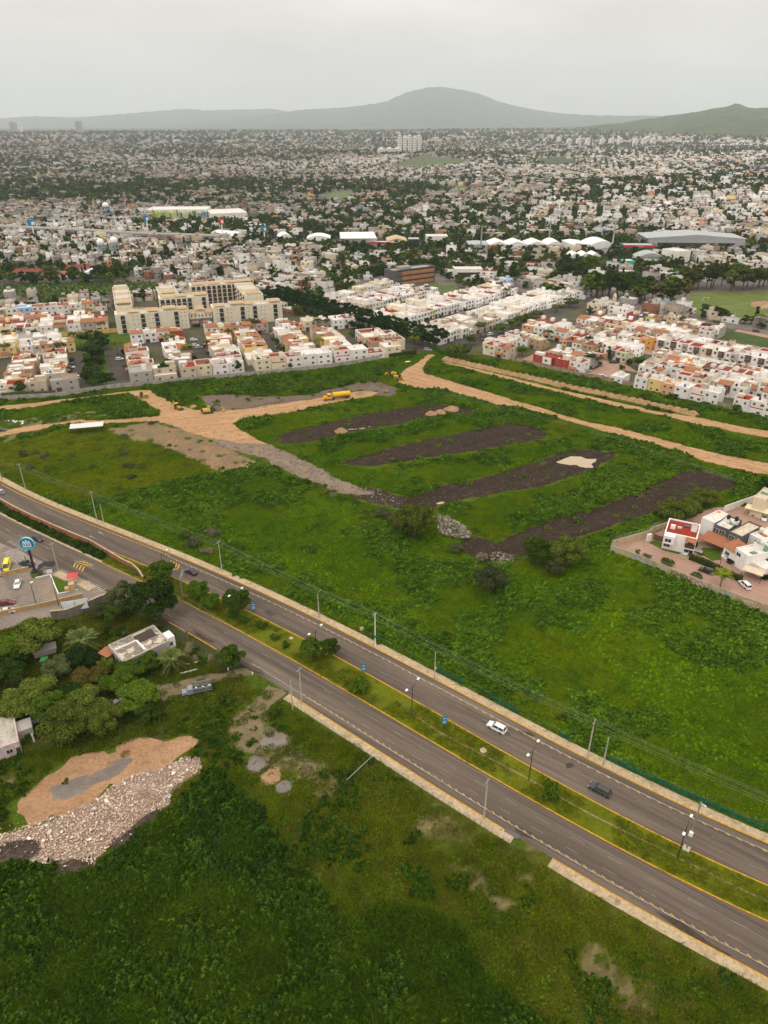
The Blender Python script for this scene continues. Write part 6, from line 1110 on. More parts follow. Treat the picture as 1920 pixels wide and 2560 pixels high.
p = W('A6', 380, 450); tag(put('tin_shed', MB().box(-2.6, 2.6, -.9, .9, 0, 1.8).hexa([(-2.9, -1.2, 1.8), (2.9, -1.2, 1.8), (2.9, 1.2, 2.3), (-2.9, 1.2, 2.3), (-2.9, -1.2, 1.9), (2.9, -1.2, 1.9), (2.9, 1.2, 2.4), (-2.9, 1.2, 2.4)]).mesh(), MW['concrete'], None, (p.x, p.y, 0), (0, 0, .45)), 'low weathered shed under trees beside the tractor', 'shed')
# open metal shelter on the meadow
p = W('C7', 870, 790); r = empty('shelter', (p.x, p.y, 0), math.radians(14)); tag(r, 'open steel shelter with pale corrugated roof on the meadow', 'shelter'); rf_ = MB()
for k in range(14): x0 = -7 + k; rf_.hexa([(x0, -2.2, 3.0), (x0 + .96, -2.2, 3.0), (x0 + .96, 2.2, 3.5), (x0, 2.2, 3.5), (x0, -2.2, 3.06), (x0 + .96, -2.2, 3.06), (x0 + .96, 2.2, 3.56), (x0, 2.2, 3.56)])
rf_.build('roof', plain('pale_zinc', (.62, .62, .6), .5, var=.06), r)
for x_ in (-6.6, -2.2, 2.2, 6.6):
    for y_, h_ in ((-2, 3.0), (2, 3.45)): put('post', U_BOX, M_IRON, r, (x_, y_, 0), (0, 0, 0), (.14, .14, h_))
sheet('bare_earth', WP(('C7', [(740, 830), (880, 815), (960, 815), (900, 850), (780, 860)])), .03, M_TRACK, .4, 1, 78)

# ------------------------------------------------------------------ parking lot and sign
LOTS = sheet('parking_lot', LOT, .028, M_LOT, 0, 4)
for k in range(10):
    p, q = W('B2', 600 + k * 16, 340 + k * 44), W('B2', 850 + k * 14, 290 + k * 44); painted('bay_line', p, q, .12, M_YLINE, .034, LOTS)
M_LOTW = wallmat('ochre_lot_wall', (.46, .29, .13), .25)
for i, (pts, lb) in enumerate(([[(-150, 340), (0, 300), (260, 230), (510, 178)], 'ochre wall at the far edge of the parking lot'], [[(-150, 1000), (0, 960), (560, 845), (1020, 742), (1430, 640)], 'ochre wall along the near edge of the parking lot'])):
    o = tag(strip('lot_wall', WP(('B2', pts)), .3, 0, 1.3, M_LOTW, None), lb, 'wall'); strip('wall_cap', WP(('B2', pts)), .4, 1.303, 1.38, M_WALK, None, o)
sheet('lawn', WP(('B2', [(900, 275), (1180, 390), (1290, 470), (1380, 500), (1010, 580), (940, 430)])), .06, LAWN, .1, 1); strip('kerb', WP(('B2', [(620, 310), (870, 255), (940, 430), (1010, 585), (1350, 510)])), .3, 0, .2, M_WHT); sheet('lawn', WP(('B2', [(520, 230), (640, 190), (760, 260), (620, 310), (550, 315)])), .06, LAWN, .1, 1)
strip('pavement', WP(('B2', [(1020, 190), (1230, 270), (1480, 370), (1659, 470)])), 2.6, 0, .15, M_WALK, side=-1)
p = W('B1', 905, 1130); r = empty('shop_sign', (p.x, p.y, 0), math.radians(6)); tag(r, 'tall round blue shop sign with white arched emblem on a dark post', 'sign'); z_ = 10.0
put('post', MB().box(-.28, .28, -.28, .28, 0, z_ - 1.6).box(-.9, .9, -.9, .9, 0, .5).mesh(), plain('sign_post', (.035, .025, .03), .6), r); put('disc', MB().tube((0, -.35, z_), (0, .35, z_), 2.05, n=32).mesh(), M_BSIGN, r); put('rim', MB().tube((0, -.3, z_), (0, .3, z_), 2.16, n=32).mesh(), plain('rim_cyan', (.25, .62, .72), .4), r); put('lower_band', MB().poly([(math.cos(t_) * 2.0, -.36, z_ + math.sin(t_) * 2.0) for t_ in np.linspace(math.pi * 1.16, math.pi * 1.84, 14)]).mesh(), plain('sign_cyan', (.05, .4, .62), .4), r); em = MB()
for cx_, hh in ((-.75, 1.0), (0, 1.35), (.75, 1.0)):
    for sg in (-1, 1): em.bar((cx_ + sg * .4, -.39, z_ - .55), (cx_ + sg * .1, -.39, z_ + hh * .95), .22, .05)
    em.bar((cx_ + .1, -.39, z_ + hh), (cx_ - .1, -.39, z_ + hh + .12), .05, .14)
em.bar((-1.2, -.39, z_ - .68), (1.2, -.39, z_ - .68), .05, .14); em.build('emblem', M_WHT, r)
for k in range(8): put('letter', U_BOX, M_WHT, r, (-1.05 + k * .3, -.39, z_ - 1.0 + .05 * (k % 2)), (0, 0, 0), (.16, .04, .26))
# gazebo, tarp stall, kiosk block, billboards on the lot
p = W('B2', 1275, 370); r = empty('canopy_tent', (p.x, p.y, 0), .3); tag(r, 'small red canopy tent on the lot corner lawn', 'tent'); put('canopy', MB().frustum((-1.5, 1.5, -1.5, 1.5), 2.2, (-.1, .1, -.1, .1), 2.9).mesh(), plain('red_canvas', (.62, .07, .06), .8), r)
for x_ in (-1.4, 1.4):
    for y_ in (-1.4, 1.4): put('leg', U_BOX, M_GALV, r, (x_, y_, 0), (0, 0, 0), (.06, .06, 2.2))
put('table', MB().box(-.8, .8, -.4, .4, .7, .78).box(-.75, -.68, -.35, .35, 0, .7).box(.68, .75, -.35, .35, 0, .7).mesh(), MW['pink'], r, (.3, -1.0, 0))
p = W('B2', 800, 200); r = empty('tarp_stall', (p.x, p.y, 0), .35); tag(r, 'black tarpaulin stall beside the round shop sign', 'stall'); put('tarp', MB().poly([(-2, -1.6, 1.7), (0, -1.2, 2.6), (0, 1.4, 2.8), (-2, 1.6, 1.8)]).poly([(0, -1.2, 2.6), (2.6, -1.5, 2.0), (3.4, 1.6, 2.2), (0, 1.4, 2.8)]).poly([(-2, -1.6, 1.7), (-2, 1.6, 1.8), (-2.4, 1.5, .3), (-2.4, -1.4, .3)]).mesh(), plain('black_tarp', (.025, .025, .027), .7), r)
for x_, y_ in ((-1.9, -1.5), (2.5, -1.4), (3.2, 1.5), (-1.9, 1.5)): put('pole', U_BOX, M_GALV, r, (x_, y_, 0), (0, 0, 0), (.06, .06, 1.9))
put('counter', U_BOX, MW['white'], r, (1.0, -.9, 0), (0, 0, 0), (1.6, .8, .9)); put('counter', U_BOX, M_GSH, r, (-.3, -.6, 0), (0, 0, 0), (.8, .8, 1.1))
p = W('B2', 1255, 515); tag(put('kiosk_block', MB().box(-.8, .8, -.8, .8, 0, 2.3).box(-2.0, -.8, -.7, .7, 0, 1.2).mesh(), wallmat('kiosk_tan', (.5, .36, .2)), None, (p.x, p.y, 0), (0, 0, .35)), 'tan utility block on the lot corner lawn', 'utility block')
p = W('B2', 1330, 945); r = empty('notice_hoarding', (p.x, p.y, 0), math.radians(17)); tag(r, 'pale glazed hoarding leaning above the stone wall', 'hoarding')
for x_ in (-1.75, 1.75): put('panel', MB().hexa([(x_ - 1.7, 0, 1.6), (x_ + 1.7, 0, 1.6), (x_ + 1.7, .15, 1.6), (x_ - 1.7, .15, 1.6), (x_ - 1.7, 1.0, 4.2), (x_ + 1.7, 1.0, 4.2), (x_ + 1.7, 1.15, 4.2), (x_ - 1.7, 1.15, 4.2)]).mesh(), plain('pale_panel', (.5, .52, .52), .4), r)
put('post', U_BOX, M_IRON, r, (0, .3, 0), (0, 0, 0), (.12, .12, 4)); put('post', U_BOX, M_IRON, r, (-3.4, .3, 0), (0, 0, 0), (.12, .12, 4)); put('post', U_BOX, M_IRON, r, (3.4, .3, 0), (0, 0, 0), (.12, .12, 4))

# ------------------------------------------------------------------ poles, lamps, signs and wires along the avenue
def pole(fr, x, y, h, label, arm=True, blue=False, white=False, box=False, r0=.17):
    p = W(fr, x, y); r = empty('utility_pole', (p.x, p.y, 0), RA + math.pi / 2); tag(r, label, 'pole', 'utility poles along the avenue'); put('shaft', MB().tube((0, 0, 0), (0, 0, h), r0, r0 * .62, 8).mesh(), M_WHT if white else M_CONC, r)
    if arm: put('crossarm', MB().box(-.9, .9, -.06, .06, h - .55, h - .42).box(-.75, -.65, -.05, .05, h - .42, h - .15).box(.65, .75, -.05, .05, h - .42, h - .15).box(-.05, .05, -.05, .05, h, h + .3).mesh(), M_GALV, r)
    if blue: put('band', MB().tube((0, 0, h * .28), (0, 0, h * .36), r0 * 1.15, n=8).mesh(), M_BSIGN, r)
    if box: put('meter_box', U_BOX, M_WHT, r, (.25, 0, h * .36), (0, 0, 0), (.35, .3, .5))
    return (p.x, p.y, h)
TOP = [pole('Z6', 8, 495, 8.5, 'concrete pole at the left end of the far pavement'), pole('Z6', 107, 540, 11, 'plain concrete pole second from the left on the far pavement'), pole('Z6', 403, 668, 11.5, 'taller of two close poles on the far pavement'), pole('A3', 368, 355, 11, 'yellowed concrete pole beside the yellow chevrons', white=False), pole('A3', 1275, 800, 11, 'white pole with blue band on the far pavement', white=True, blue=True), pole('A4', 845, 710, 11, 'concrete pole before the green windscreen fence', r0=.2)]
pole('Z6', 433, 685, 8, 'shorter of two close poles on the far pavement', False); pole('A3', 942, 628, 8, 'bare grey pole midway along the far pavement', False); pole('A4', 155, 357, 8.5, 'grey pole with meter box on the far pavement', False, box=True); pole('A4', 915, 745, 8.2, 'short bare pole right of the one before the green fence', False)
NT = [pole('A1', 1066, 610, 8.8, 'pole with crossarm rising through the big dark tree'), pole('A3', 840, 1138, 11, 'pole with crossarm at the start of the near pavement'), pole('A4', 378, 985, 11, 'yellowed pole on the near pavement', r0=.2)]
pole('A3', 787, 1170, 9, 'bare pole with white box behind the near pavement', False, box=True); pole('A1', 378, 380, 10, 'concrete pole beside the lower road', True)
p = W('A4', 1290, 1125); r = empty('camera_mast', (p.x, p.y, .13), RA); tag(r, 'thick grey mast with cabinet and cameras on the median', 'mast'); put('shaft', MB().tube((0, 0, 0), (0, 0, 13), .2, .12, 10).mesh(), M_GALV, r); put('plinth', U_BOX, M_CONC, r, (0, 0, 0), (0, 0, 0), (1.2, 1.2, .35)); put('cabinet', U_BOX, M_WHT, r, (0, -.35, 4.2), (0, 0, 0), (.7, .45, 1.0)); put('camera_arm', MB().box(-.1, .9, -.05, .05, 12.6, 12.7).box(.7, 1.0, -.12, .12, 12.4, 12.6).mesh(), M_WHT, r)
M_LAMP = plain('lamp_white', (.85, .83, .8), .4)
def lamp(fr, x, y, h, label, arms=2, z=.13, ln=2.3):
    p = W(fr, x, y); r = empty('street_lamp', (p.x, p.y, z), RA + math.pi / 2); tag(r, label, 'street lamp', 'street lamps'); put('post', MB().tube((0, 0, 0), (0, 0, h), .11, .07, 8).mesh(), M_IRON, r)
    for sg in ((1, -1)[:arms]): put('arm', MB().tube((0, 0, h - .3), (sg * ln, 0, h + .5), .05, .04, 6).mesh(), M_IRON, r); hd = put('lamp_head', MB().box(sg * ln - .35, sg * ln + .35, -.22, .22, h + .42, h + .58).mesh(), M_LAMP, r)
lamp('A4', 53, 520, 8.8, 'black twin-arm street lamp beside the median footpath'); lamp('A4', 580, 813, 8.8, 'black twin-arm street lamp beside the small median tree'); lamp('A4', 1250, 1165, 8.8, 'black twin-arm street lamp beside the camera mast'); lamp('A3', 930, 870, 8.8, 'black twin-arm street lamp rising from the spreading median tree'); lamp('A3', 468, 640, 8.8, 'black twin-arm street lamp rising from the median trees'); lamp('A1', 1062, 385, 6, 'single-arm street lamp by the yellow chevrons', 1)
lamp('B2', 1018, 790, 9.5, 'tall thin black lamp post at the lot corner', 0, .03); lamp('B2', 630, 775, 7, 'thin black lamp post in the parking lot', 1, .03, .4); p = W('A5', 1165, 985)
lamp('A5', 1165, 985, 5, 'slim lamp post behind the compound hedge', 1, .03, .5)
for f_, x_, y_, lb in (('C4', 1128, 665, 'slim street lamp at the end of the clipped trees'), ('C4', 840, 575, 'slim street lamp beside the clipped trees'), ('C4', 238, 470, 'slim street lamp below the apartments')): lamp(f_, x_, y_, 8, lb, 1, .03, 1.0)
def banner(fr, x, y, label, h=3.6):
    p = W(fr, x, y); r = empty('banner_sign', (p.x, p.y, .13), RA + .9); tag(r, label, 'sign', 'blue banner signs on the median'); put('post', U_BOX, M_IRON, r, (0, 0, 0), (0, 0, 0), (.12, .12, h)); pn = put('panel', U_BOX, M_BSIGN, r, (.0, -.1, h * .32), (0, 0, 0), (1.15, .08, h * .68)); put('picture', U_BOX, M_LBL, r, (0, -.16, h * .42), (0, 0, 0), (.8, .03, h * .22)); put('lettering', U_BOX, M_WHT, r, (0, -.16, h * .8), (0, 0, 0), (.75, .03, .16))
banner('A4', 198, 578, 'blue banner sign on the open median grass'); banner('A3', 1205, 965, 'blue banner sign left of the round median shrub'); banner('A3', 558, 600, 'blue banner sign beside the median trees'); banner('A3', 66, 385, 'blue banner sign before the yellow chevrons')
p = W('A1', 1187, 560); r = empty('overhead_sign', (p.x, p.y, .13), RA - .9); tag(r, 'grey cantilever road sign seen from behind at the median tip', 'sign'); put('post', MB().tube((0, 0, 0), (0, 0, 6.6), .2, .16, 10).mesh(), M_GALV, r); put('arm', MB().tube((0, 0, 6.2), (-4.2, 0, 6.2), .1, n=8).mesh(), M_GALV, r); put('panel', MB().box(-4.4, -.3, -.15, -.05, 5.3, 7.0).mesh(), plain('sign_back', (.45, .46, .46), .5, .4), r)
for k in range(5): put('rib', U_BOX, M_GALV, r, (-4.2 + k * .95, -.0, 5.35), (0, 0, 0), (.08, .08, 1.6))
def wire(P, off, z, label, sag=.8):
    mb = MB(); pts = []
    for i in range(len(P) - 1):
        a, b = P[i], P[i + 1]
        for k in range(9 if i == len(P) - 2 else 8):
            t = k / 8; pts.append((a[0] + (b[0] - a[0]) * t + RV[0] * off, a[1] + (b[1] - a[1]) * t + RV[1] * off, a[2] + (b[2] - a[2]) * t + z - sag * 4 * t * (1 - t)))
    for i in range(len(pts) - 1): mb.tube(pts[i], pts[i + 1], .015, n=3, caps=False)
    tag(put('power_line', mb.mesh(), plain('wire_alloy', (.3, .3, .27), .5, .3)), label, 'power line', 'wires along the avenue')
eL, eR = edge(1, np.array([-230.0]), 1.5)[0], edge(1, np.array([118.0]), 1.5)[0]
chain = [(eL[0], eL[1], 10)] + TOP + [(eR[0], eR[1], 11)]
for o_, z_, lb in ((.8, -.4, 'outer power line over the far pavement'), (0, -.1, 'middle power line over the far pavement'), (-.8, -.4, 'inner power line over the far pavement'), (.15, -2.0, 'lowest cable over the far pavement')): wire(chain, o_, z_, lb)
eL, eR = edge(4, np.array([-110.0]), -2)[0], edge(4, np.array([118.0]), -1.5)[0]
for o_, z_, lb in ((.7, -.4, 'outer power line over the near carriageway'), (-.7, -.4, 'inner power line over the near carriageway')): wire([(eL[0], eL[1], 10)] + NT + [(eR[0], eR[1], 11)], o_, z_, lb, .6)
# green windscreen fence beside the far pavement
M_GNET = plain('green_windscreen', (.008, .10, .045), .7, var=.4, scale=.8); M_GPOST = plain('fence_post', (.12, .2, .16), .5, .3)
r = empty('mesh_fence', (0, 0, 0)); tag(r, 'green windscreen fence beside the far pavement', 'fence'); fa_ = np.arange(along(W('A3', 1180, 690)), 122, 2.6); g_ = random.Random(4)
for i in range(len(fa_) - 1):
    a, b = edge(1, fa_[i:i + 2], 2.75 + .25 * math.sin(fa_[i] * .1)); put('post', MB().tube((0, 0, 0), (0, 0, 1.9), .04, n=5).mesh(), M_GPOST, r, (a[0], a[1], 0))
    if (fa_[i] > 8 and g_.random() < .45) or fa_[i] > 52: h_ = g_.uniform(.9, 1.5); put('screen', MB().hexa([(*a, .1), (*b, .1), (*(b + RV * .04), .1), (*(a + RV * .04), .1), (*a, h_), (*b, h_ + .1), (*(b + RV * .12), h_ + .1), (*(a + RV * .12), h_)]).mesh(), M_GNET, r)
    put('rail', MB().tube((*a, 1.85), (*b, 1.85), .02, n=4, caps=False).mesh(), M_GPOST, r)
wire_fence(edge(4, np.arange(a0, a1, 2.5), -2.35), 0, 1.3, 'low wire fence behind the near pavement', 2.6, 2, M_GPOST)
p = W('A1', 1200, 770); 
gp = WP(('A3', [(480, 905), (545, 945), (610, 965)])); r = empty('gate', (0, 0, 0)); tag(r, 'dark iron bar gate at the yard entrance', 'gate')
for i, q in enumerate(smoothline(gp, .45)): put('bar', U_BOX, M_IRON, r, (q[0], q[1], 0), (0, 0, 0), (.06, .06, 1.7))
strip('rail', gp, .07, 1.55, 1.63, M_IRON, None, r); strip('rail', gp, .07, .25, .33, M_IRON, None, r)
for f_, x_, y_, lb in (('A3', 548, 965, 'small white marker post beside the yard gate'), ('A3', 405, 938, 'small white bollard beside the yard track')): p = W(f_, x_, y_); tag(put('marker_post', MB().tube((0, 0, 0), (0, 0, .9), .16, .13, 8).mesh(), M_WHT, None, (p.x, p.y, 0)), lb, 'bollard')
for f_, x_, y_, rr, lb in (('A4', 375, 680, .75, 'round concrete manhole cover on the median lawn'), ('A3', 777, 750, .6, 'pale round stone beside the median shrubs')): p = W(f_, x_, y_); tag(put('manhole_cover', MB().lathe([(0, .06), (rr * .25, .06), (rr * .27, .045), (rr * .8, .045), (rr * .82, .06), (rr, .06), (rr, 0)], 20).mesh(), M_WALK, None, (p.x, p.y, .16)), lb, 'manhole')
p = W('A4', 505, 1055); put('pavement_grate', MB().box(-1.5, 1.5, -.5, .5, 0, .02).mesh(), plain('grate', (.12, .11, .1)), None, (p.x, p.y, .155), (0, 0, RA))['kind'] = 'structure'
p = W('A3', 1195, 715); tag(put('notice_board', MB().box(-.05, .05, -.05, .05, 0, 1.2).box(-.5, .5, -.04, .04, .9, 1.9).mesh(), MW['pink'], None, (p.x, p.y, 0), (0, 0, .2)), 'small pale notice board on the green fence', 'notice')
# heaps of earth and gravel
def mound(x, y, rx, h, label, mat, group=None, seed=0, name='earth_mound', cat='mound', ang=0.0, sy=1.0):
    g = np.random.default_rng(seed); mb = MB(); n = 16; prof = [(1.0, 0), (.86, .16), (.66, .45), (.42, .74), (.2, .93), (0.02, 1.0)]; mb.lathe([(r_ * rx, z_ * h) for r_, z_ in prof], n)
    mb.v = [(x_ * (1 + .12 * math.sin(3 * math.atan2(y_, x_) + seed)) + g.normal() * .05 * rx, y_ * sy + g.normal() * .05 * rx, max(z_ + (g.normal() * .04 * h if z_ > .01 else 0), -.05)) for x_, y_, z_ in mb.v]
    return tag(put(name, mb.mesh(smooth=True), mat, None, (x, y, 0), (0, 0, ang)), label, cat, group)
bl = smoothline(WP(('Z7', [(318, 62), (450, 92), (560, 117), (680, 143), (800, 172), (950, 203), (1100, 234), (1250, 268), (1370, 296)])), .5); acc = np.concatenate([[0], np.cumsum(np.hypot(*np.diff(bl, axis=0).T))])
for i, s in enumerate(np.arange(1.5, acc[-1], 3.7)): mound(np.interp(s, acc, bl[:, 0]), np.interp(s, acc, bl[:, 1]), RND.uniform(2.5, 3.0), RND.uniform(1.5, 2.0), 'brown earth heap in the long berm before the right estate', M_BERM, 'earth heaps of the berm', i, 'earth_heap', 'heap', RND.random() * 3, 1.1)
for i, (f_, x_, y_, rr, h_, m_, lb) in enumerate((('Z7', 262, 290, 2.8, 1.5, M_BERM, 'small earth heap left of the twin heaps on the black soil'), ('Z7', 300, 283, 2.8, 1.5, M_BERM, 'middle earth heap on the black soil strip'), ('Z7', 348, 272, 3.8, 1.9, M_BERM, 'largest earth heap on the black soil strip'), ('B5', 400, 770, 3.0, 1.9, M_BERM, 'lone earth heap beside the long puddle'), ('B5', 660, 245, 3.6, 1.1, M_BERM, 'low earth heap behind the yellow tanker truck'),
                                 ('A2', 1180, 392, 2.5, 1.0, M_GREYP, 'grey gravel heap, left of three by the yard track'), ('A2', 1252, 447, 2.6, 1.0, M_BERM, 'orange sand heap between two grey heaps'), ('A2', 1310, 495, 2.2, 1.0, M_GREYP, 'pale gravel heap, right of three by the yard track'), ('B4', 800, 320, 2.2, 1.2, M_EARTH, 'small earth heap between backhoe and excavator'))):
    p = W(f_, x_, y_); mound(p.x, p.y, rr, h_, lb, m_, None, 60 + i, 'earth_heap', 'heap')
def disc(fr, x, y, rr, mat, seed): p = W(fr, x, y); sheet('gravel_patch', np.array([(p.x + rr * math.cos(t), p.y + rr * .9 * math.sin(t)) for t in np.linspace(0, 6.28, 14)[:-1]]), .045, mat, .5, .7, seed)
disc('A2', 1262, 285, 2.9, M_GREYP, 81); disc('A3', 1440, 610, 1.9, M_TRACK, 82); disc('A4', 380, 1150, 1.3, M_TRACK, 83); disc('A4', 1138, 1760, 1.2, M_TRACK, 84)
# litter heap on the meadow edge and long pipe in the weeds
g_ = random.Random(9); M_LIT = [plain('litter_%d' % i, c) for i, c in enumerate(((.7, .7, .68), (.55, .5, .45), (.1, .1, .1)))]
for k in range(16): p = W('C7', g_.uniform(40, 250), g_.uniform(675, 715)); tag(put('rubbish_bag', rock(200 + k % 4), M_LIT[g_.choice([0, 0, 1, 2])], None, (p.x, p.y, .2), (0, 0, g_.random() * 6), (g_.uniform(.8, 1.8), g_.uniform(.8, 1.5), g_.uniform(.7, 1.2))), 'bag or sheet in the white rubbish heap beside the dirt track', 'rubbish', 'rubbish heap beside the dirt track')
p, q = W('A3', 1105, 1605), W('A3', 1265, 1460); tag(put('fallen_pole', MB().tube((p.x, p.y, .8), (q.x, q.y, 1.1), .07, n=6).mesh(), M_GALV), 'thin pole lying across the weeds below the near pavement', 'pole')
p = W('C3', 1575, 520); tag(put('plastic_sheet', rock(210), M_WHT, None, (p.x, p.y, .2), (0, 0, .3), (4, 2, 1.5)), 'white plastic sheet lying in the grass near the grey wall end', 'sheet')
# ------------------------------------------------------------------ vehicles
def paint(c, n): return plain('paint_' + n, c, .28, .0, var=.05, spec=.6)
PAINT = {'white': paint((.72, .72, .71), 'white'), 'black': paint((.018, .018, .02), 'black'), 'grey': paint((.035, .036, .04), 'grey'), 'silver': paint((.36, .37, .38), 'silver'), 'red': paint((.17, .012, .018), 'red'), 'blue': paint((.06, .1, .18), 'blue'), 'yellow': paint((.78, .62, .01), 'yellow'), 'cream': paint((.6, .53, .42), 'cream'), 'green': paint((.05, .12, .08), 'green'), 'navy': paint((.02, .03, .06), 'navy'), 'slate': paint((.2, .24, .27), 'slate')}
M_TYRE = plain('tyre', (.02, .02, .02), .85); M_RIM = plain('rim', (.3, .3, .31), .35, .6); M_TAIL = plain('tail_lamp', (.4, .02, .02), .3); M_HEAD = plain('head_lamp', (.7, .7, .68), .2)
U_TYRE = MB().tube((0, -.11, 0), (0, .11, 0), 1.0, n=14).mesh('tyre', smooth=False); U_RIM = MB().tube((0, -.12, 0), (0, .12, 0), .6, n=8).mesh('rim')
def loft(sections, mat=0):
    """sections: list of rings (same count); closed along the ring"""
    mb = MB(); n = len(sections[0]); k = 0
    for s in sections: mb.v += [tuple(p) for p in s]
    for j in range(len(sections) - 1):
        for i in range(n): mb.f.append((j * n + i, (j + 1) * n + i, (j + 1) * n + (i + 1) % n, j * n + (i + 1) % n)); mb.m.append(mat)
    mb.f.append(tuple(range(n))); mb.m.append(mat); e = (len(sections) - 1) * n; mb.f.append(tuple(e + n - 1 - i for i in range(n))); mb.m.append(mat); return mb
CARS = {}
def car_meshes(kind):
    if kind in CARS: return CARS[kind]
    L, Wd, H, belt, clr = {'sedan': (4.55, 1.78, 1.45, .92, .28), 'suv': (4.6, 1.86, 1.68, 1.02, .34), 'hatch': (4.0, 1.72, 1.5, .95, .28), 'van': (5.4, 1.98, 2.35, 1.35, .34), 'pickup': (5.2, 1.85, 1.75, 1.02, .38), 'mini': (4.5, 1.8, 1.75, 1.05, .32)}[kind]
    hl, hw = L / 2, Wd / 2
    prof = {'sedan': [(-1, .62, .86), (-.97, .80, .95), (-.72, .93, 1), (-.3, .92, 1), (.3, .92, 1), (.42, .90, 1), (.75, .80, .98), (.95, .68, .9), (1, .5, .78)], 'van': [(-1, .9, .96), (-.97, 1.3, .98), (-.6, 1.35, 1), (.2, 1.35, 1), (.55, 1.2, 1), (.82, 1.0, .96), (.96, .82, .9), (1, .6, .8)]}.get(kind, [(-1, .75, .9), (-.97, .97, .95), (-.7, 1.0, 1), (-.2, 1.0, 1), (.35, 1.0, 1), (.45, .98, 1), (.78, .9, .97), (.95, .76, .9), (1, .55, .8)])
    if kind == 'pickup': prof = [(-1, .85, .95), (-.97, 1.0, .97), (-.5, 1.02, 1), (.35, 1.02, 1), (.48, 1.0, 1), (.8, .92, .97), (.96, .8, .9), (1, .58, .8)]
    sc = belt / (.92 if kind == 'sedan' else 1.35 if kind == 'van' else 1.02 if kind == 'pickup' else 1.0); secs = []
    for t, zt, wf in prof:
        z = zt * sc; w = hw * wf; secs.append([(t * hl, -w * .96, clr), (t * hl, -w, clr + (z - clr) * .45), (t * hl, -w * .93, z - .06), (t * hl, -w * .8, z), (t * hl, w * .8, z), (t * hl, w * .93, z - .06), (t * hl, w, clr + (z - clr) * .45), (t * hl, w * .96, clr)])
    body = loft(secs).mesh('body', smooth=False)
    b0, b1, r0, r1 = {'sedan': (-.78, .44, -.48, .14), 'suv': (-.93, .46, -.82, .18), 'hatch': (-.93, .48, -.72, .16), 'van': (-.95, .74, -.94, .5), 'pickup': (-.22, .46, -.16, .2), 'mini': (-.94, .55, -.86, .26)}[kind]
    cab = MB().frustum((b0 * hl, b1 * hl, -hw * .88, hw * .88), belt - .06, (r0 * hl, r1 * hl, -hw * .7, hw * .7), H - .05).mesh('cabin_glass')
    roof = MB().frustum((r0 * hl - .03, r1 * hl + .03, -hw * .73, hw * .73), H - .07, (r0 * hl + .12, r1 * hl - .12, -hw * .6, hw * .6), H).mesh('roof')
    pil = MB()
    for sg in (-1, 1):
        for xb, xt in ((b0, r0), (b1, r1), ((b0 + b1) / 2 - .05, (r0 + r1) / 2)): pil.bar((xb * hl * .995, sg * hw * .885, belt - .05), (xt * hl, sg * hw * .71, H - .05), .09, .07)
    if kind == 'van':
        for sg in (-1, 1): pil.hexa([(b0 * hl, sg * hw * .885, belt - .06), (.1 * hl, sg * hw * .885, belt - .06), (.1 * hl, sg * hw * .9, belt - .06), (b0 * hl, sg * hw * .9, belt - .06), (r0 * hl, sg * hw * .71, H - .06), (.08 * hl, sg * hw * .71, H - .06), (.08 * hl, sg * hw * .72, H - .06), (r0 * hl, sg * hw * .72, H - .06)])
    bed = MB().box(-.93 * hl, -.26 * hl, -hw * .8, hw * .8, belt + .004, belt + .01).mesh('bed') if kind == 'pickup' else None
    CARS[kind] = dict(body=body, cab=cab, roof=roof, pil=pil.mesh('pillars'), bed=bed, hl=hl, hw=hw, belt=belt, rw=.34 if kind not in ('van', 'suv', 'pickup') else .37, wb=.6); return CARS[kind]
def car(kind, col, x, y, ang, label, group=None, z=.03, small=False, stripes=False):
    m = car_meshes(kind); r = empty({'van': 'van', 'pickup': 'pickup_truck'}.get(kind, 'car'), (x, y, z), ang); tag(r, label, {'van': 'van', 'pickup': 'pickup truck'}.get(kind, 'car'), group); P = PAINT[col]
    put('body', m['body'], P, r); put('cabin_glass', m['cab'], M_GLASS, r); put('roof', m['roof'], P, r); put('pillars', m['pil'], P, r)
    if m['bed']: put('bed', m['bed'], M_GAR, r)
    for sx in (-1, 1):
        for sy in (-1, 1):
            w = put('wheel', U_TYRE, M_TYRE, r, (sx * m['hl'] * m['wb'], sy * (m['hw'] - .12), m['rw']), (0, 0, 0), (m['rw'], 1.1, m['rw']))
            if not small: put('rim', U_RIM, M_RIM, w, (0, 0, 0), (0, 0, 0), (1, 1.02, 1))
    if not small:
        for sy in (-1, 1): put('headlight', U_BOX, M_HEAD, r, (m['hl'] * .955, sy * m['hw'] * .66, m['belt'] * .62), (0, 0, 0), (.12, .34, .14)); put('taillight', U_BOX, M_TAIL, r, (-m['hl'] * .985, sy * m['hw'] * .74, m['belt'] * .72), (0, 0, 0), (.08, .26, .2)); put('mirror', U_BOX, P, r, (m['hl'] * .3, sy * (m['hw'] + .06), m['belt']), (0, 0, 0), (.12, .2, .13))
    if stripes:
        for sy in (-.28, .28): put('stripe', U_BOX, PAINT['black'], r, (m['hl'] * .62, sy, m['belt'] * .97), (0, 0, 0), (.9, .22, .03)); put('stripe', U_BOX, PAINT['black'], r, (-.1, sy, m['belt'] + .535), (0, 0, 0), (1.6, .22, .03))
    return r
def carat(kind, col, fr, x, y, ang, label, **kw): p = W(fr, x, y, .4); return car(kind, col, p.x, p.y, math.radians(ang), label, **kw)
rd = math.degrees(RA)
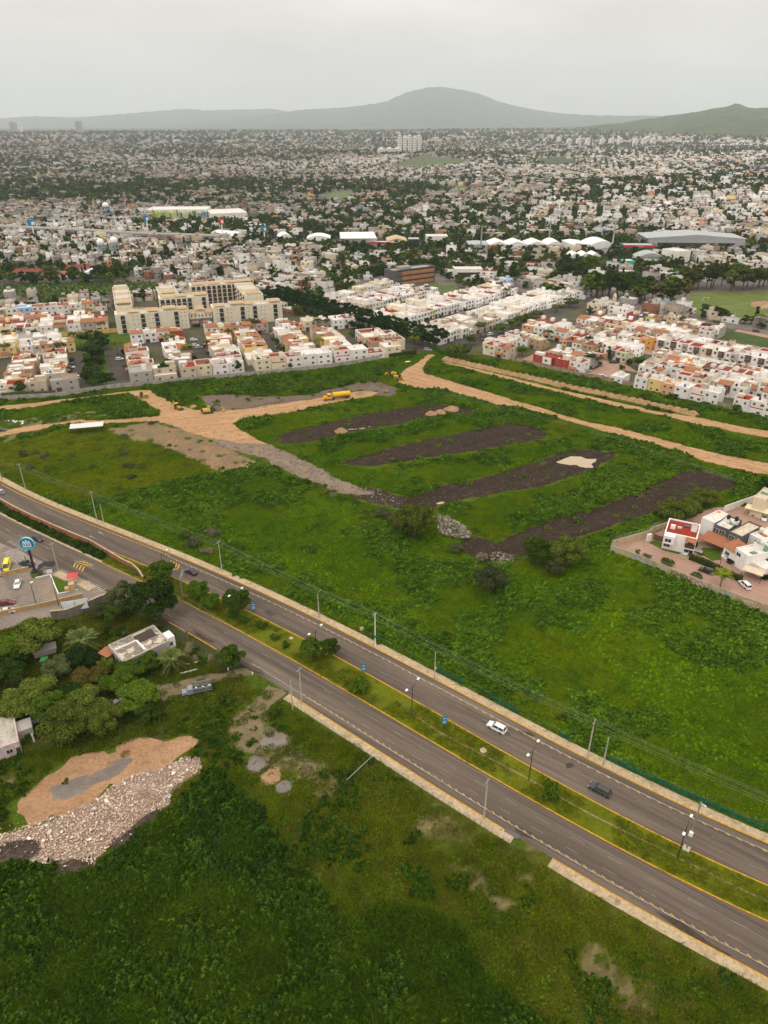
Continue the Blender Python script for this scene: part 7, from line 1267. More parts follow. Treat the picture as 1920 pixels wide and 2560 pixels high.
carat('suv', 'white', 'A4', 436, 577, 180 + rd - 1, 'white crossover car driving on the far carriageway'); carat('suv', 'grey', 'A4', 900, 857, 180 + rd - 1, 'dark grey car with sunroof driving on the far carriageway'); carat('sedan', 'black', 'A1', 1238, 390, 180 + rd + 2, 'black sedan beside the yellow chevrons'); carat('hatch', 'silver', 'Z6', 3, 548, 180 + rd, 'pale car at the left edge of the far carriageway'); carat('sedan', 'black', 'B1', 975, 285, rd + 4, 'black sedan on the lower road behind the round sign')
carat('van', 'yellow', 'B1', 185, 1010, -72, 'bright yellow van parked by the ochre lot wall'); carat('pickup', 'navy', 'B1', 690, 935, 160, 'dark police pickup with white cab beside the round sign'); carat('sedan', 'grey', 'B1', 0, 1160, -75, 'dark car left of the yellow van'); carat('sedan', 'white', 'B2', 305, 420, -75, 'white sedan alone in the parking lot'); carat('sedan', 'red', 'B2', 110, 745, 15, 'dark red car at the left edge of the lot'); carat('sedan', 'cream', 'B2', 130, 885, 12, 'cream sedan behind the near lot wall'); carat('hatch', 'navy', 'A1', 695, 562, 30, 'dark blue car under the tree at the lot exit')
carat('hatch', 'silver', 'A6', 975, 860, 60, 'grey car half hidden under the yard trees')
carat('hatch', 'white', 'A5', 850, 790, 237, 'white car with black stripes before the red-roofed house', stripes=True); carat('suv', 'black', 'A5', 1050, 980, 140, 'black car parked on the compound street'); carat('mini', 'white', 'A5', 1430, 1120, 100, 'white minivan parked before the beige carport'); carat('hatch', 'blue', 'A5', 1515, 408, -110, 'blue car under the yellow carport'); carat('sedan', 'white', 'A5', 1620, 455, -115, 'white car at the edge of the yellow carport'); carat('sedan', 'grey', 'C7', 8, 775, 20, 'dark car at the left end of the dirt track')
PG = 'cars parked in the estates'
for i, (k, c, f, x, y, a, lb) in enumerate((('suv', 'silver', 'C1', 800, 868, 20, 'silver car nearest the far end of the left side street'), ('suv', 'white', 'C1', 815, 918, 20, 'white car beside the left side street'), ('hatch', 'white', 'C1', 905, 1025, 110, 'white car before the red gate of the left side street'), ('suv', 'white', 'C1', 1380, 822, 20, 'white car beside the street right of the garden trees'), ('pickup', 'green', 'C1', 1075, 1140, 110, 'dark green pickup under the round tree by the wall'),
    ('sedan', 'grey', 'C2', 712, 432, 100, 'grey car before the dark red house'), ('suv', 'white', 'C2', 850, 416, 15, 'white car on the empty grass plot'), ('suv', 'white', 'C2', 870, 482, 25, 'white car at the second side street corner'), ('sedan', 'silver', 'C2', 915, 502, 25, 'silver car second from the side street corner'), ('sedan', 'white', 'C2', 1050, 655, 15, 'white car near the end of the second side street'), ('sedan', 'white', 'C2', 848, 702, 15, 'white car under the palm of the second side street'), ('sedan', 'silver', 'C3', 240, 362, 20, 'covered pale car in the third side street'), ('hatch', 'red', 'C3', 270, 378, 20, 'dark red car in the third side street'), ('sedan', 'silver', 'C3', 1060, 347, 20, 'silver car in the short right side street'),
    ('suv', 'silver', 'C4', 1258, 722, -12, 'silver car driving at the end of the clipped trees'), ('suv', 'white', 'C5', 455, 562, 45, 'white car on the street beside the palms'), ('suv', 'green', 'C5', 395, 582, 45, 'dark green car behind the white one by the palms'), ('hatch', 'red', 'C5', 388, 612, 50, 'dark red car in the palm shade'), ('suv', 'white', 'C5', 945, 640, 10, 'white car in the brick cul-de-sac'), ('suv', 'white', 'C5', 1437, 772, -10, 'white car before the cypresses of the cul-de-sac'), ('sedan', 'silver', 'C5', 1330, 890, -20, 'silver car beside the white gabled pair'), ('suv', 'white', 'C5', 1465, 945, -15, 'white car by the ochre wall in the cul-de-sac'), ('suv', 'grey', 'C5', 1560, 815, -10, 'dark grey car near the cul-de-sac palms'), ('suv', 'grey', 'C6', 1540, 270, -15, 'dark grey car on the road beside the sports field'), ('sedan', 'black', 'C6', 150, 575, -10, 'black car in the cul-de-sac right of the palms'))): carat(k, c, f, x, y, a, lb, group=PG, small=True)
# stake truck
p = W('B8', 650, 560); r = empty('stake_truck', (p.x, p.y, 0), math.radians(197)); tag(r, 'blue-grey stake truck with open slatted bed on the yard track', 'truck'); P = PAINT['slate']
put('cab', MB().frustum((.9, 2.9, -.95, .95), .6, (.95, 2.1, -.85, .85), 2.0).frustum((2.0, 3.6, -.9, .9), .6, (2.0, 3.5, -.8, .8), 1.25).mesh(), P, r); put('windscreen', MB().hexa([(2.12, -.78, 1.3), (2.5, -.78, 1.3), (2.5, .78, 1.3), (2.12, .78, 1.3), (2.1, -.72, 1.9), (2.14, -.72, 1.9), (2.14, .72, 1.9), (2.1, .72, 1.9)]).mesh(), M_GLASS, r); put('bed_floor', MB().box(-3.4, .8, -1.1, 1.1, .85, 1.0).mesh(), M_DOOR, r)
for sy in (-1, 1):
    put('side_board', MB().box(-3.4, .8, sy * 1.1 - .04, sy * 1.1 + .04, 1.9, 2.35).box(-3.4, .8, sy * 1.1 - .04, sy * 1.1 + .04, 1.0, 1.15).mesh(), P, r)
    for k in range(7): put('stake', U_BOX, P, r, (-3.35 + k * .68, sy * 1.1, 1.0), (0, 0, 0), (.16, .09, 1.3))
for x_ in (-3.4, .8): put('end_board', MB().box(x_ - .05, x_ + .05, -1.1, 1.1, 1.0, 2.35).mesh(), M_DOOR, r)
for k in range(9): put('cargo', rock(300 + k), [M_LIT[0], M_BTANK, MW['tan'], M_DOOR][k % 4], r, (-3 + k * .4, RND.uniform(-.7, .7), 1.4), (0, 0, k), (.8, .8, .9))
for x_ in (-2.3, 2.7):
    for sy in (-1, 1): w = put('wheel', U_TYRE, M_TYRE, r, (x_, sy * .85, .45), (0, 0, 0), (.45, 2.0, .45)); put('rim', U_RIM, M_RIM, w)
# green farm tractor
M_TGRN = plain('tractor_green', (.03, .24, .07), .4); M_MACH = plain('machine_yellow', (.58, .36, .03), .5, var=.3, scale=1.5); M_MDRK = plain('machine_dark', (.05, .045, .04), .7)
p = W('A1', 296, 1010); r = empty('farm_tractor', (p.x, p.y, 0), math.radians(-80)); tag(r, 'green farm tractor under the trees beside the shed', 'tractor'); put('bonnet', MB().frustum((.3, 2.1, -.45, .45), .7, (.3, 2.0, -.4, .4), 1.5).mesh(), M_TGRN, r); put('canopy', MB().box(-1.3, .5, -.85, .85, 2.4, 2.55).mesh(), M_TGRN, r); put('fenders', MB().box(-1.4, .1, -1.15, -.65, 1.3, 1.45).box(-1.4, .1, .65, 1.15, 1.3, 1.45).mesh(), M_TGRN, r); put('cab_frame', MB().box(-1.2, -1.1, -.8, -.7, .8, 2.4).box(-1.2, -1.1, .7, .8, .8, 2.4).box(.3, .4, -.8, -.7, 1, 2.4).box(.3, .4, .7, .8, 1, 2.4).mesh(), M_MDRK, r); put('seat', MB().box(-.8, -.3, -.3, .3, 1.0, 1.2).box(-.85, -.75, -.3, .3, 1.2, 1.7).mesh(), M_MDRK, r)
for x_, rr, sy in ((-.7, .8, -1), (-.7, .8, 1), (1.6, .48, -1), (1.6, .48, 1)): w = put('wheel', U_TYRE, M_TYRE, r, (x_, sy * .9, rr), (0, 0, 0), (rr, 2.2, rr)); put('rim', U_RIM, M_YEL, w)
# yellow tanker truck on the dirt road
p = W('B5', 330, 320); q1, q2 = W('B5', 160, 335), W('B5', 500, 295); r = empty('tanker_truck', (p.x, p.y, .05), math.atan2(q1.y - q2.y, q1.x - q2.x)); tag(r, 'yellow tanker truck driving on the dirt road', 'tanker truck'); TY = plain('tanker_yellow', (.72, .44, .01), .4); OY = plain('cab_orange', (.75, .36, .01), .4)
put('tank', MB().tube((-7.2, 0, 2.3), (1.6, 0, 2.3), 1.25, n=16).mesh(), TY, r); put('chassis', MB().box(-7.2, 6.6, -.5, .5, .8, 1.05).box(-6.5, -2, -1.1, 1.1, .95, 1.15).mesh(), M_MDRK, r); put('cab', MB().box(2.6, 4.4, -1.15, 1.15, 1.0, 3.0).frustum((4.4, 6.4, -.95, .95), .9, (4.4, 6.2, -.8, .8), 2.1).box(6.2, 6.6, -1.1, 1.1, .6, 1.1).mesh(), OY, r); put('windscreen', MB().box(4.38, 4.44, -1.0, 1.0, 2.15, 2.85).box(3.2, 4.2, -1.17, 1.17, 2.1, 2.8).mesh(), M_GLASS, r); put('fuel_tank', MB().tube((2.2, -1.0, .95), (3.8, -1.0, .95), .35, n=10).tube((2.2, 1.0, .95), (3.8, 1.0, .95), .35, n=10).mesh(), M_GALV, r); put('exhaust', MB().tube((2.4, .9, 1), (2.4, .9, 3.6), .1, n=6).mesh(), M_GALV, r)
for x_ in (-6.3, -5.2, 1.2, 2.3, 5.5):
    for sy in (-1, 1): w = put('wheel', U_TYRE, M_TYRE, r, (x_, sy * 1.0, .52), (0, 0, 0), (.52, 2.4, .52)); put('rim', U_RIM, M_RIM, w)
# earth-moving machines
def wheels(r, spec):
    for x_, sy, rr in spec: w = put('wheel', U_TYRE, M_TYRE, r, (x_, sy, rr), (0, 0, 0), (rr, 2.4, rr)); put('rim', U_RIM, M_MACH, w)
p = W('B4', 1000, 400); r = empty('excavator', (p.x, p.y, .05), math.radians(15)); tag(r, 'yellow tracked excavator with folded dark arm on the dirt road', 'excavator')
for sy in (-1, 1): put('track', MB().hexa([(-2.2, sy * 1.3 - .3, .1), (2.2, sy * 1.3 - .3, .1), (2.2, sy * 1.3 + .3, .1), (-2.2, sy * 1.3 + .3, .1), (-2.5, sy * 1.3 - .3, .9), (2.5, sy * 1.3 - .3, .9), (2.5, sy * 1.3 + .3, .9), (-2.5, sy * 1.3 + .3, .9)]).mesh(), M_MDRK, r)
put('body', MB().frustum((-3.0, 1.2, -1.4, 1.4), 1.0, (-2.8, 1.1, -1.3, 1.3), 2.1).mesh(), M_MACH, r); put('counterweight', MB().box(-3.3, -2.4, -1.4, 1.4, 1.1, 2.3).mesh(), M_MDRK, r); cb = put('cab', MB().frustum((-.3, 1.3, .2, 1.35), 2.1, (-.2, 1.1, .25, 1.3), 3.1).mesh(), plain('pale_green', (.3, .38, .18), .5), r); put('boom', MB().bar((1.0, -.3, 1.8), (3.8, -.3, 4.0), .5, .6).bar((3.8, -.3, 4.0), (6.2, -.3, 3.2), .45, .5).mesh(), M_MDRK, r); put('stick', MB().bar((6.2, -.3, 3.2), (7.6, -.3, .9), .4, .45).mesh(), M_MACH, r); put('bucket', MB().hexa([(6.4, -.9, .1), (7.6, -.9, .1), (7.6, .3, .1), (6.4, .3, .1), (6.8, -.9, 1.1), (7.8, -.9, 1.1), (7.8, .3, 1.1), (6.8, .3, 1.1)]).mesh(), M_MACH, r)
p = W('B4', 575, 345); r = empty('backhoe_loader', (p.x, p.y, .05), math.radians(-35)); tag(r, 'yellow backhoe loader with raised rear arm beside the weeds', 'backhoe loader'); put('body', MB().frustum((.2, 2.0, -.5, .5), .8, (.2, 1.9, -.45, .45), 1.6).mesh(), M_MACH, r); put('cab', MB().frustum((-1.3, .2, -.8, .8), .9, (-1.2, .1, -.7, .7), 2.7).mesh(), M_MDRK, r); put('cab_roof', MB().box(-1.4, .3, -.85, .85, 2.7, 2.85).mesh(), M_MACH, r); put('loader_arm', MB().bar((.8, -.7, 1.5), (2.8, -.7, .6), .2, .25).bar((.8, .7, 1.5), (2.8, .7, .6), .2, .25).mesh(), M_MACH, r); put('bucket', MB().hexa([(2.6, -1.1, .05), (3.5, -1.1, .05), (3.5, 1.1, .05), (2.6, 1.1, .05), (2.6, -1.1, 1.0), (2.8, -1.1, 1.0), (2.8, 1.1, 1.0), (2.6, 1.1, 1.0)]).mesh(), M_MDRK, r); put('rear_arm', MB().bar((-1.5, 0, 1.0), (-2.3, 0, 3.6), .3, .35).bar((-2.3, 0, 3.6), (-3.2, 0, 1.8), .25, .3).bar((-3.2, 0, 1.8), (-2.8, 0, 1.1), .5, .5).mesh(), M_MACH, r); wheels(r, ((-.7, -.9, .72), (-.7, .9, .72), (1.5, -.85, .5), (1.5, .85, .5)))
p = W('B4', 105, 190); r = empty('wheel_loader', (p.x, p.y, .05), math.radians(188)); tag(r, 'yellow wheeled tractor with blade at the left of the dirt junction', 'tractor'); put('body', MB().frustum((-2.3, .2, -.7, .7), .9, (-2.1, .2, -.6, .6), 2.0).mesh(), M_MACH, r); put('cab', MB().frustum((.1, 1.4, -.75, .75), 1.1, (.2, 1.3, -.65, .65), 2.7).mesh(), M_MDRK, r); put('cab_roof', MB().box(.0, 1.5, -.85, .85, 2.7, 2.85).mesh(), M_MDRK, r); put('arm', MB().bar((1.2, -.6, 1.3), (3.0, -.6, .6), .2, .3).bar((1.2, .6, 1.3), (3.0, .6, .6), .2, .3).mesh(), M_MACH, r); put('blade', MB().hexa([(2.9, -1.4, .1), (3.4, -1.4, .1), (3.4, 1.4, .1), (2.9, 1.4, .1), (3.0, -1.4, 1.0), (3.15, -1.4, 1.0), (3.15, 1.4, 1.0), (3.0, 1.4, 1.0)]).mesh(), M_MDRK, r); wheels(r, ((-1.5, -.95, .75), (-1.5, .95, .75), (1.2, -.95, .75), (1.2, .95, .75)))
for i, (x_, y_, a_, lb) in enumerate(((1405, 660, 160, 'left of two yellow loaders parked by the grassy bank'), (1475, 700, -20, 'right of two yellow loaders parked by the grassy bank'))):
    p = W('C3', x_, y_); r = empty('wheel_loader', (p.x, p.y, .05), math.radians(a_)); tag(r, lb, 'loader', 'loaders by the grassy bank'); put('body', MB().frustum((-2.6, .1, -.8, .8), .9, (-2.4, .1, -.7, .7), 2.1).mesh(), M_MACH, r); put('cab', MB().frustum((.1, 1.4, -.75, .75), 1.2, (.2, 1.3, -.65, .65), 3.0).mesh(), M_MDRK, r); put('arm', MB().bar((1.2, -.6, 1.6), (3.3, -.6, .7), .25, .4).bar((1.2, .6, 1.6), (3.3, .6, .7), .25, .4).mesh(), M_MACH, r); put('bucket', MB().hexa([(3.0, -1.4, .1), (4.2, -1.4, .1), (4.2, 1.4, .1), (3.0, 1.4, .1), (3.0, -1.4, 1.2), (3.4, -1.4, 1.2), (3.4, 1.4, 1.2), (3.0, 1.4, 1.2)]).mesh(), M_MACH, r); wheels(r, ((-1.6, -1.0, .8), (-1.6, 1.0, .8), (1.4, -1.0, .8), (1.4, 1.0, .8)))
# person by the police pickup
def person(x, y, ang, label, shirt, trousers):
    r = empty('person', (x, y, .03), ang); tag(r, label, 'person'); mb = bpy.data.meshes.new('body'); J = [((0, 0, .92), .15), ((0, 0, 1.2), .15), ((0, 0, 1.42), .13), ((0, 0, 1.53), .06), ((.02, 0, 1.68), .105), ((-.02, .1, .86), .1), ((.02, .11, .48), .07), ((0, .11, .08), .05), ((.14, .12, .04), .04), ((-.02, -.1, .86), .1), ((-.04, -.11, .48), .07), ((-.02, -.11, .08), .05), ((.12, -.12, .04), .04), ((0, .2, 1.4), .06), ((0, .27, 1.12), .05), ((.08, .26, .88), .04), ((0, -.2, 1.4), .06), ((0, -.27, 1.12), .05), ((.08, -.26, .88), .04)]
    E = [(0, 1), (1, 2), (2, 3), (3, 4), (0, 5), (5, 6), (6, 7), (7, 8), (0, 9), (9, 10), (10, 11), (11, 12), (2, 13), (13, 14), (14, 15), (2, 16), (16, 17), (17, 18)]
    mb.from_pydata([j[0] for j in J], E, []); o = put('body', mb, None, r); mb.materials.append(shirt); sk = o.modifiers.new('skin', 'SKIN'); o.modifiers.new('smooth', 'SUBSURF').levels = 1
    for v, j in zip(mb.skin_vertices[0].data, J): v.radius = (j[1], j[1])
    mb.skin_vertices[0].data[0].use_root = True; put('hair', MB().lathe([(0, 1.8), (.09, 1.78), (.115, 1.7), (.11, 1.66)], 10).mesh(smooth=True), PAINT['black'], r, (.01, 0, 0)); return r
p = W('B1', 675, 850); person(p.x, p.y, .5, 'person in dark blue clothes standing behind the police pickup', plain('navy_cloth', (.02, .035, .1)), None)
# ------------------------------------------------------------------ trees, one by one
def T(fr, x, y, proto, s, label, sz=None, mat=None, group=None): p = W(fr, x, y); return add_tree(proto, p.x, p.y, s, label, group, sz, mat)
N0, N1, N2, N3 = NEARP
YG = 'trees around the farmyard'
T('A1', 1010, 700, N0, 1.6, 'huge dark round tree beside the farmhouse and avenue', 1.5, LM['dark'], YG); T('A1', 830, 640, N2, 1.3, 'grey-green tree left of the huge dark tree', 1.1, LM['grey'], YG); T('A1', 740, 720, N1, .75, 'low green tree behind the farmhouse', None, LM['mid'], YG); T('A1', 1060, 460, N1, .95, 'round tree at the median tip by the yellow chevrons', .9, LM['mid'], YG); T('A1', 660, 690, N2, .7, 'small grey-green tree above the stone wall', .6, LM['grey'], YG)
T('A6', 320, 440, N1, 1.52, 'tall bushy tree in front of the ochre lot wall', 1.15, LM['olive'], YG); T('A6', 90, 500, N0, 1.34, 'dark tree at the left edge above the tractor', .95, LM['mid'], YG); T('A6', 130, 600, N3, 1.22, 'dark spreading tree left of the tractor', .9, LM['dark'], YG); T('A6', 60, 700, N0, 1.22, 'dark tree at the left edge beside the tractor', .8, LM['dark'], YG); T('A6', 700, 560, N0, 0.92, 'dark tree below the left palm', .7, LM['ficus'], YG); T('A6', 500, 640, N2, 0.98, 'grey-green tree right of the tractor', .7, LM['grey'], YG)
T('A6', 290, 900, N2, 1.65, 'wide flat-topped olive tree above the pink house', .8, LM['olive'], YG); T('A6', 150, 960, N2, 1.10, 'olive tree touching the pink house', .75, LM['olive'], YG); T('A6', 560, 1150, N2, 1.46, 'drooping pepper tree at the front of the yard grove', 1.0, LM['olive'], YG); T('A6', 720, 1000, N2, 1.40, 'drooping pepper tree in the middle of the grove', .95, LM['olive'], YG); T('A6', 880, 1080, N2, 1.16, 'drooping pepper tree at the right front of the grove', .8, LM['olive'], YG); T('A6', 480, 1000, N2, 1.22, 'pepper tree at the left of the grove', .9, LM['mid'], YG)
T('A6', 760, 720, N1, 1.04, 'yellowish green tree in the grove centre', .75, LM['autumn'], YG); T('A6', 980, 760, N1, 1.04, 'bright green tree below the farmhouse', .75, LM['mid'], YG); T('A6', 1080, 700, N1, 0.98, 'round green tree beside the yard track', .75, LM['mid'], YG); T('A6', 1160, 900, N0, 1.22, 'dark green tree at the grove end by the track', .8, LM['mid'], YG); T('A6', 1260, 580, N1, 0.73, 'small round tree before the farmhouse wall', .6, LM['mid'], YG); T('A6', 1240, 990, N0, 0.73, 'low dark tree at the grove corner', .55, LM['dark'], YG); T('A6', 640, 840, N0, 0.98, 'dark tree hidden in the grove', .7, LM['dark'], YG)
T('A3', 425, 920, N3, 1.15, 'round dense tree beside the yard gate', .95, LM['mid'], YG)
p = W('A6', 700, 430); add_palm(p.x, p.y, 4.0, 1.15, 'large date palm left of the farmhouse', True); p = W('A6', 1440, 560); add_palm(p.x, p.y, 3.2, 1.0, 'large date palm right of the farmhouse', True); p = W('A6', 880, 600); add_palm(p.x, p.y, 2.4, .7, 'small palm with dry skirt below the farmhouse', True, LM['olive'])
p = W('A1', 1215, 830); r = empty('bare_tree', (p.x, p.y, 0)); tag(r, 'leafless grey tree beside the huge dark tree', 'tree'); put('trunk', trunk_mesh(5, 2.2, .16, 4, 6, 7), plain('grey_bark', (.2, .17, .15)), r); put('branch', trunk_mesh(9, 2.4, .1, 5, 5, 8), plain('grey_bark_twig', (.2, .17, .15)), r)
MG = 'trees and shrubs on the median'
T('A3', 470, 600, N1, 1.02, 'full round tree on the median by the blue banner', .95, LM['mid'], MG); T('A3', 240, 520, N1, .8, 'leftmost round tree on the median', .78, LM['mid'], MG); T('A3', 300, 580, N1, .7, 'small tree between the two round median trees', .65, LM['mid'], MG); T('A3', 1010, 860, N3, .85, 'right half of the spreading median tree', .9, LM['mid'], MG); T('A3', 900, 870, N3, .98, 'left half of the spreading median tree', 1.0, LM['mid'], MG)
for i, (f, x, y, rr, h, lb) in enumerate((('A3', 500, 650, 1.9, 1.9, 'shrub under the full round median tree'), ('A3', 600, 690, 1.9, 1.8, 'low shrub right of the blue banner'), ('A3', 430, 620, 1.6, 1.7, 'shrub left of the full round median tree'), ('A3', 675, 755, 1.6, 1.4, 'flat shrub beside the pale stone'), ('A3', 750, 800, 1.5, 1.6, 'small shrub before the spreading tree'), ('A3', 1180, 1050, 2.5, 3.0, 'round bright shrub on the open median'), ('A4', 672, 880, 2.6, 2.9, 'lone round shrub on the lower median'))): p = W(f, x, y); add_bush(p.x, p.y, rr, h, lb, 'mid', MG)
FG = 'trees in the great field'
T('Z7', 190, 800, N2, 1.85, 'large drooping pepper tree beside the stone heap', 1.45, LM['olive'], FG); T('Z7', 130, 770, N2, 1.0, 'smaller pepper tree left of the large one', .8, LM['grey'], FG); T('Z7', 60, 720, N2, .7, 'small tree at the end of the gravel track', .5, LM['grey'], FG); T('Z7', 820, 920, N2, 1.7, 'largest bushy tree at the bottom of the soil strips', 1.2, LM['olive'], FG); T('Z7', 700, 910, N2, 1.3, 'tree left of the largest bushy tree', 1.05, LM['mid'], FG); T('Z7', 770, 960, N2, .8, 'low tree in front of the largest bushy tree', .6, LM['grey'], FG); T('Z7', 505, 1030, N2, 1.25, 'lone shaggy tree standing in the green field', 1.05, LM['grey'], FG); T('Z7', 365, 870, N2, .6, 'small grey-green tree below the stone heap', .45, LM['grey'], FG); T('Z7', 470, 905, N2, .55, 'brownish low tree beside the small stone heap', .4, LM['dry'], FG)
T('A5', 730, 500, N2, 1.6, 'broad tree behind the red-roofed house', 1.05, LM['olive'], FG); T('A5', 860, 430, N2, 1.0, 'tree right of the broad one behind the red roof', .8, LM['olive'], FG); T('A5', 1010, 330, N2, 1.3, 'rounded tree farther along the last soil strip', .8, LM['olive'], FG); T('A5', 1659, 200, N0, 1.0, 'dark tree at the right edge beyond the compound', .8, LM['dark'], FG)
for i, (f, x, y, rr, h, m, lb) in enumerate((('Z6', 800, 770, 3.0, 2.6, 'grey', 'grey-green thicket by the far pavement'), ('Z6', 880, 730, 3.2, 2.4, 'dry', 'dry brownish thicket behind the grey-green one'), ('Z6', 770, 735, 2.2, 1.8, 'mid', 'green bush left of the dry thicket'), ('Z6', 860, 800, 2.4, 1.6, 'dry', 'low dry bush beside the far pavement'))): p = W(f, x, y); add_bush(p.x, p.y, rr, h, lb, m, FG)
for i, (x, y, rr) in enumerate(((95, 400, 2.8), (185, 405, 2.6), (122, 455, 2.2), (195, 465, 2.0), (300, 405, 1.5), (385, 445, 1.4), (512, 390, 2.4), (515, 325, 2.2), (535, 445, 2.6), (550, 490, 2.0), (490, 535, 1.6), (690, 380, 1.5), (785, 440, 1.5), (445, 400, 1.2), (640, 400, 1.0), (255, 420, 1.2), (487, 278, 1.6), (627, 265, 1.5), (150, 390, 1.8), (305, 465, 1.0))): p = W('Z6', x, y); add_bush(p.x, p.y, rr, rr * .8, f'grey-green shrub scattered on the yellowish meadow, {ordinal(i)} of twenty', 'grey', 'shrubs on the meadow')
g_ = random.Random(21)
DB = smoothline(WP(('Z6', [(1290, 515), (1370, 560), (1450, 585), (1520, 620), (1600, 660), (1659, 700)])), 3)
for i, q in enumerate(DB): add_bush(q[0] + g_.uniform(-1.5, 1.5), q[1] + g_.uniform(-1.5, 1.5), g_.uniform(1.4, 2.6), g_.uniform(1.2, 2.4), 'dark bush along the ditch below the gravel track', g_.choice(['mid', 'olive', 'grey', 'dry']), 'bushes along the ditch')
TB = WP(('Z6', [(620, 120), (900, 95), (1200, 70), (1450, 50), (1620, 60), (1560, 95), (1400, 110), (1250, 140), (1000, 140), (860, 150), (760, 195), (700, 170)])); x, y, _ = grid_pts(TB, 4.2, 91)
scatter('thicket', x, y, rng.uniform(1.2, 2.4, len(x)), [bpy.data.objects.new('thicket_bush', m_) for m_ in BUSHF])
RB = WP(('C6', [(-300, 690), (0, 775), (340, 850), (700, 930), (1000, 1000), (1400, 1090), (1659, 1150), (1659, 1180), (1200, 1095), (700, 970), (300, 880), (0, 800), (-300, 720)])); x, y, _ = grid_pts(RB, 3.4, 92); scatter('wall_thicket', x, y, rng.uniform(.9, 1.9, len(x)), [bpy.data.objects.new('thicket_bush', m_) for m_ in BUSHF])
g_ = random.Random(33)
for i, (f, x, y, rr, h, m, lb) in enumerate((('C6', 700, 945, 3.0, 2.6, 'dark', 'dark round bush by the ochre wall'), ('C6', 962, 1005, 1.6, 1.8, 'mid', 'small bush before the ochre wall'), ('C6', 1340, 1060, 2.4, 3.6, 'mid', 'leafy shrub overhanging the ochre wall'), ('C6', 820, 880, 2.2, 3.4, 'mid', 'green shrub beside the orange house'))): p = W(f, x, y); add_bush(p.x, p.y, rr, h, lb, m, None, True)
# clipped avenue trees, both sides
CG_ = 'clipped dark trees lining the street'
ta = [L2(-6 + .105 * t, t) for t in np.arange(-4, 186, 6.2)]; tb = [L2(4 + .105 * t, t) for t in np.arange(2, 186, 6.4)]
for i, q in enumerate(ta): add_tree(MIDP[2], q[0], q[1], RND.uniform(1.2, 1.45), f'clipped dark street tree, {ordinal(i)} from the dirt junction in the near row', CG_, RND.uniform(1.35, 1.6), LM['ficus'])
for i, q in enumerate(tb): add_tree(MIDP[2], q[0], q[1], RND.uniform(1.2, 1.45), f'clipped dark street tree, {ordinal(i)} from the dirt junction in the far row', CG_, RND.uniform(1.35, 1.6), LM['ficus'])
tc_ = [L2(-14 + .105 * t, t) for t in np.arange(58, 186, 7.0)]
for i, q in enumerate(tc_): add_tree(MIDP[2], q[0], q[1], RND.uniform(.9, 1.15), f'clipped dark street tree, {ordinal(i)} from the dirt junction in the outer row', CG_, RND.uniform(.8, 1.0), LM['ficus'])
EG = 'trees and palms inside the estates'
g_ = random.Random(77); i = 0
for k in range(22): x_, y_ = L1(45 + g_.uniform(-4, 4), 8 + k * 4.2); add_tree(MIDP[(2, 0, 1)[k % 3]], x_, y_, g_.uniform(.8, 1.25), f'leafy tree in the garden strip, {ordinal(k)} from the grey wall', 'trees of the garden strip', g_.uniform(.8, 1.2), LM[g_.choice(['ficus', 'dark', 'olive', 'mid'])])
for f_, pts in ((L1, [(s_ + g_.uniform(-1, 1), t_) for s_ in (31.5, 61, 97.5, 108, 141.5, 151.5, 189.5, 199) for t_ in range(18, 70, 9)]), (L3, [(s_, t_ + g_.uniform(-1, 1)) for t_ in (15, 28.5, 38.5, 73, 93) for s_ in range(-44, 84, 13)]), (L2, [(s_, t_) for t_ in (-3, 44, 90) for s_ in range(30, 150, 14)])):
    for q in pts:
        if g_.random() < .6: x_, y_ = f_(*q); i += 1; add_bush(x_, y_, g_.uniform(1.2, 2.4), g_.uniform(1.6, 3.6), 'leafy garden shrub standing before the estate houses', g_.choice(['mid', 'dark', 'mid', 'bright', 'olive']), 'garden shrubs before the estate houses', True)
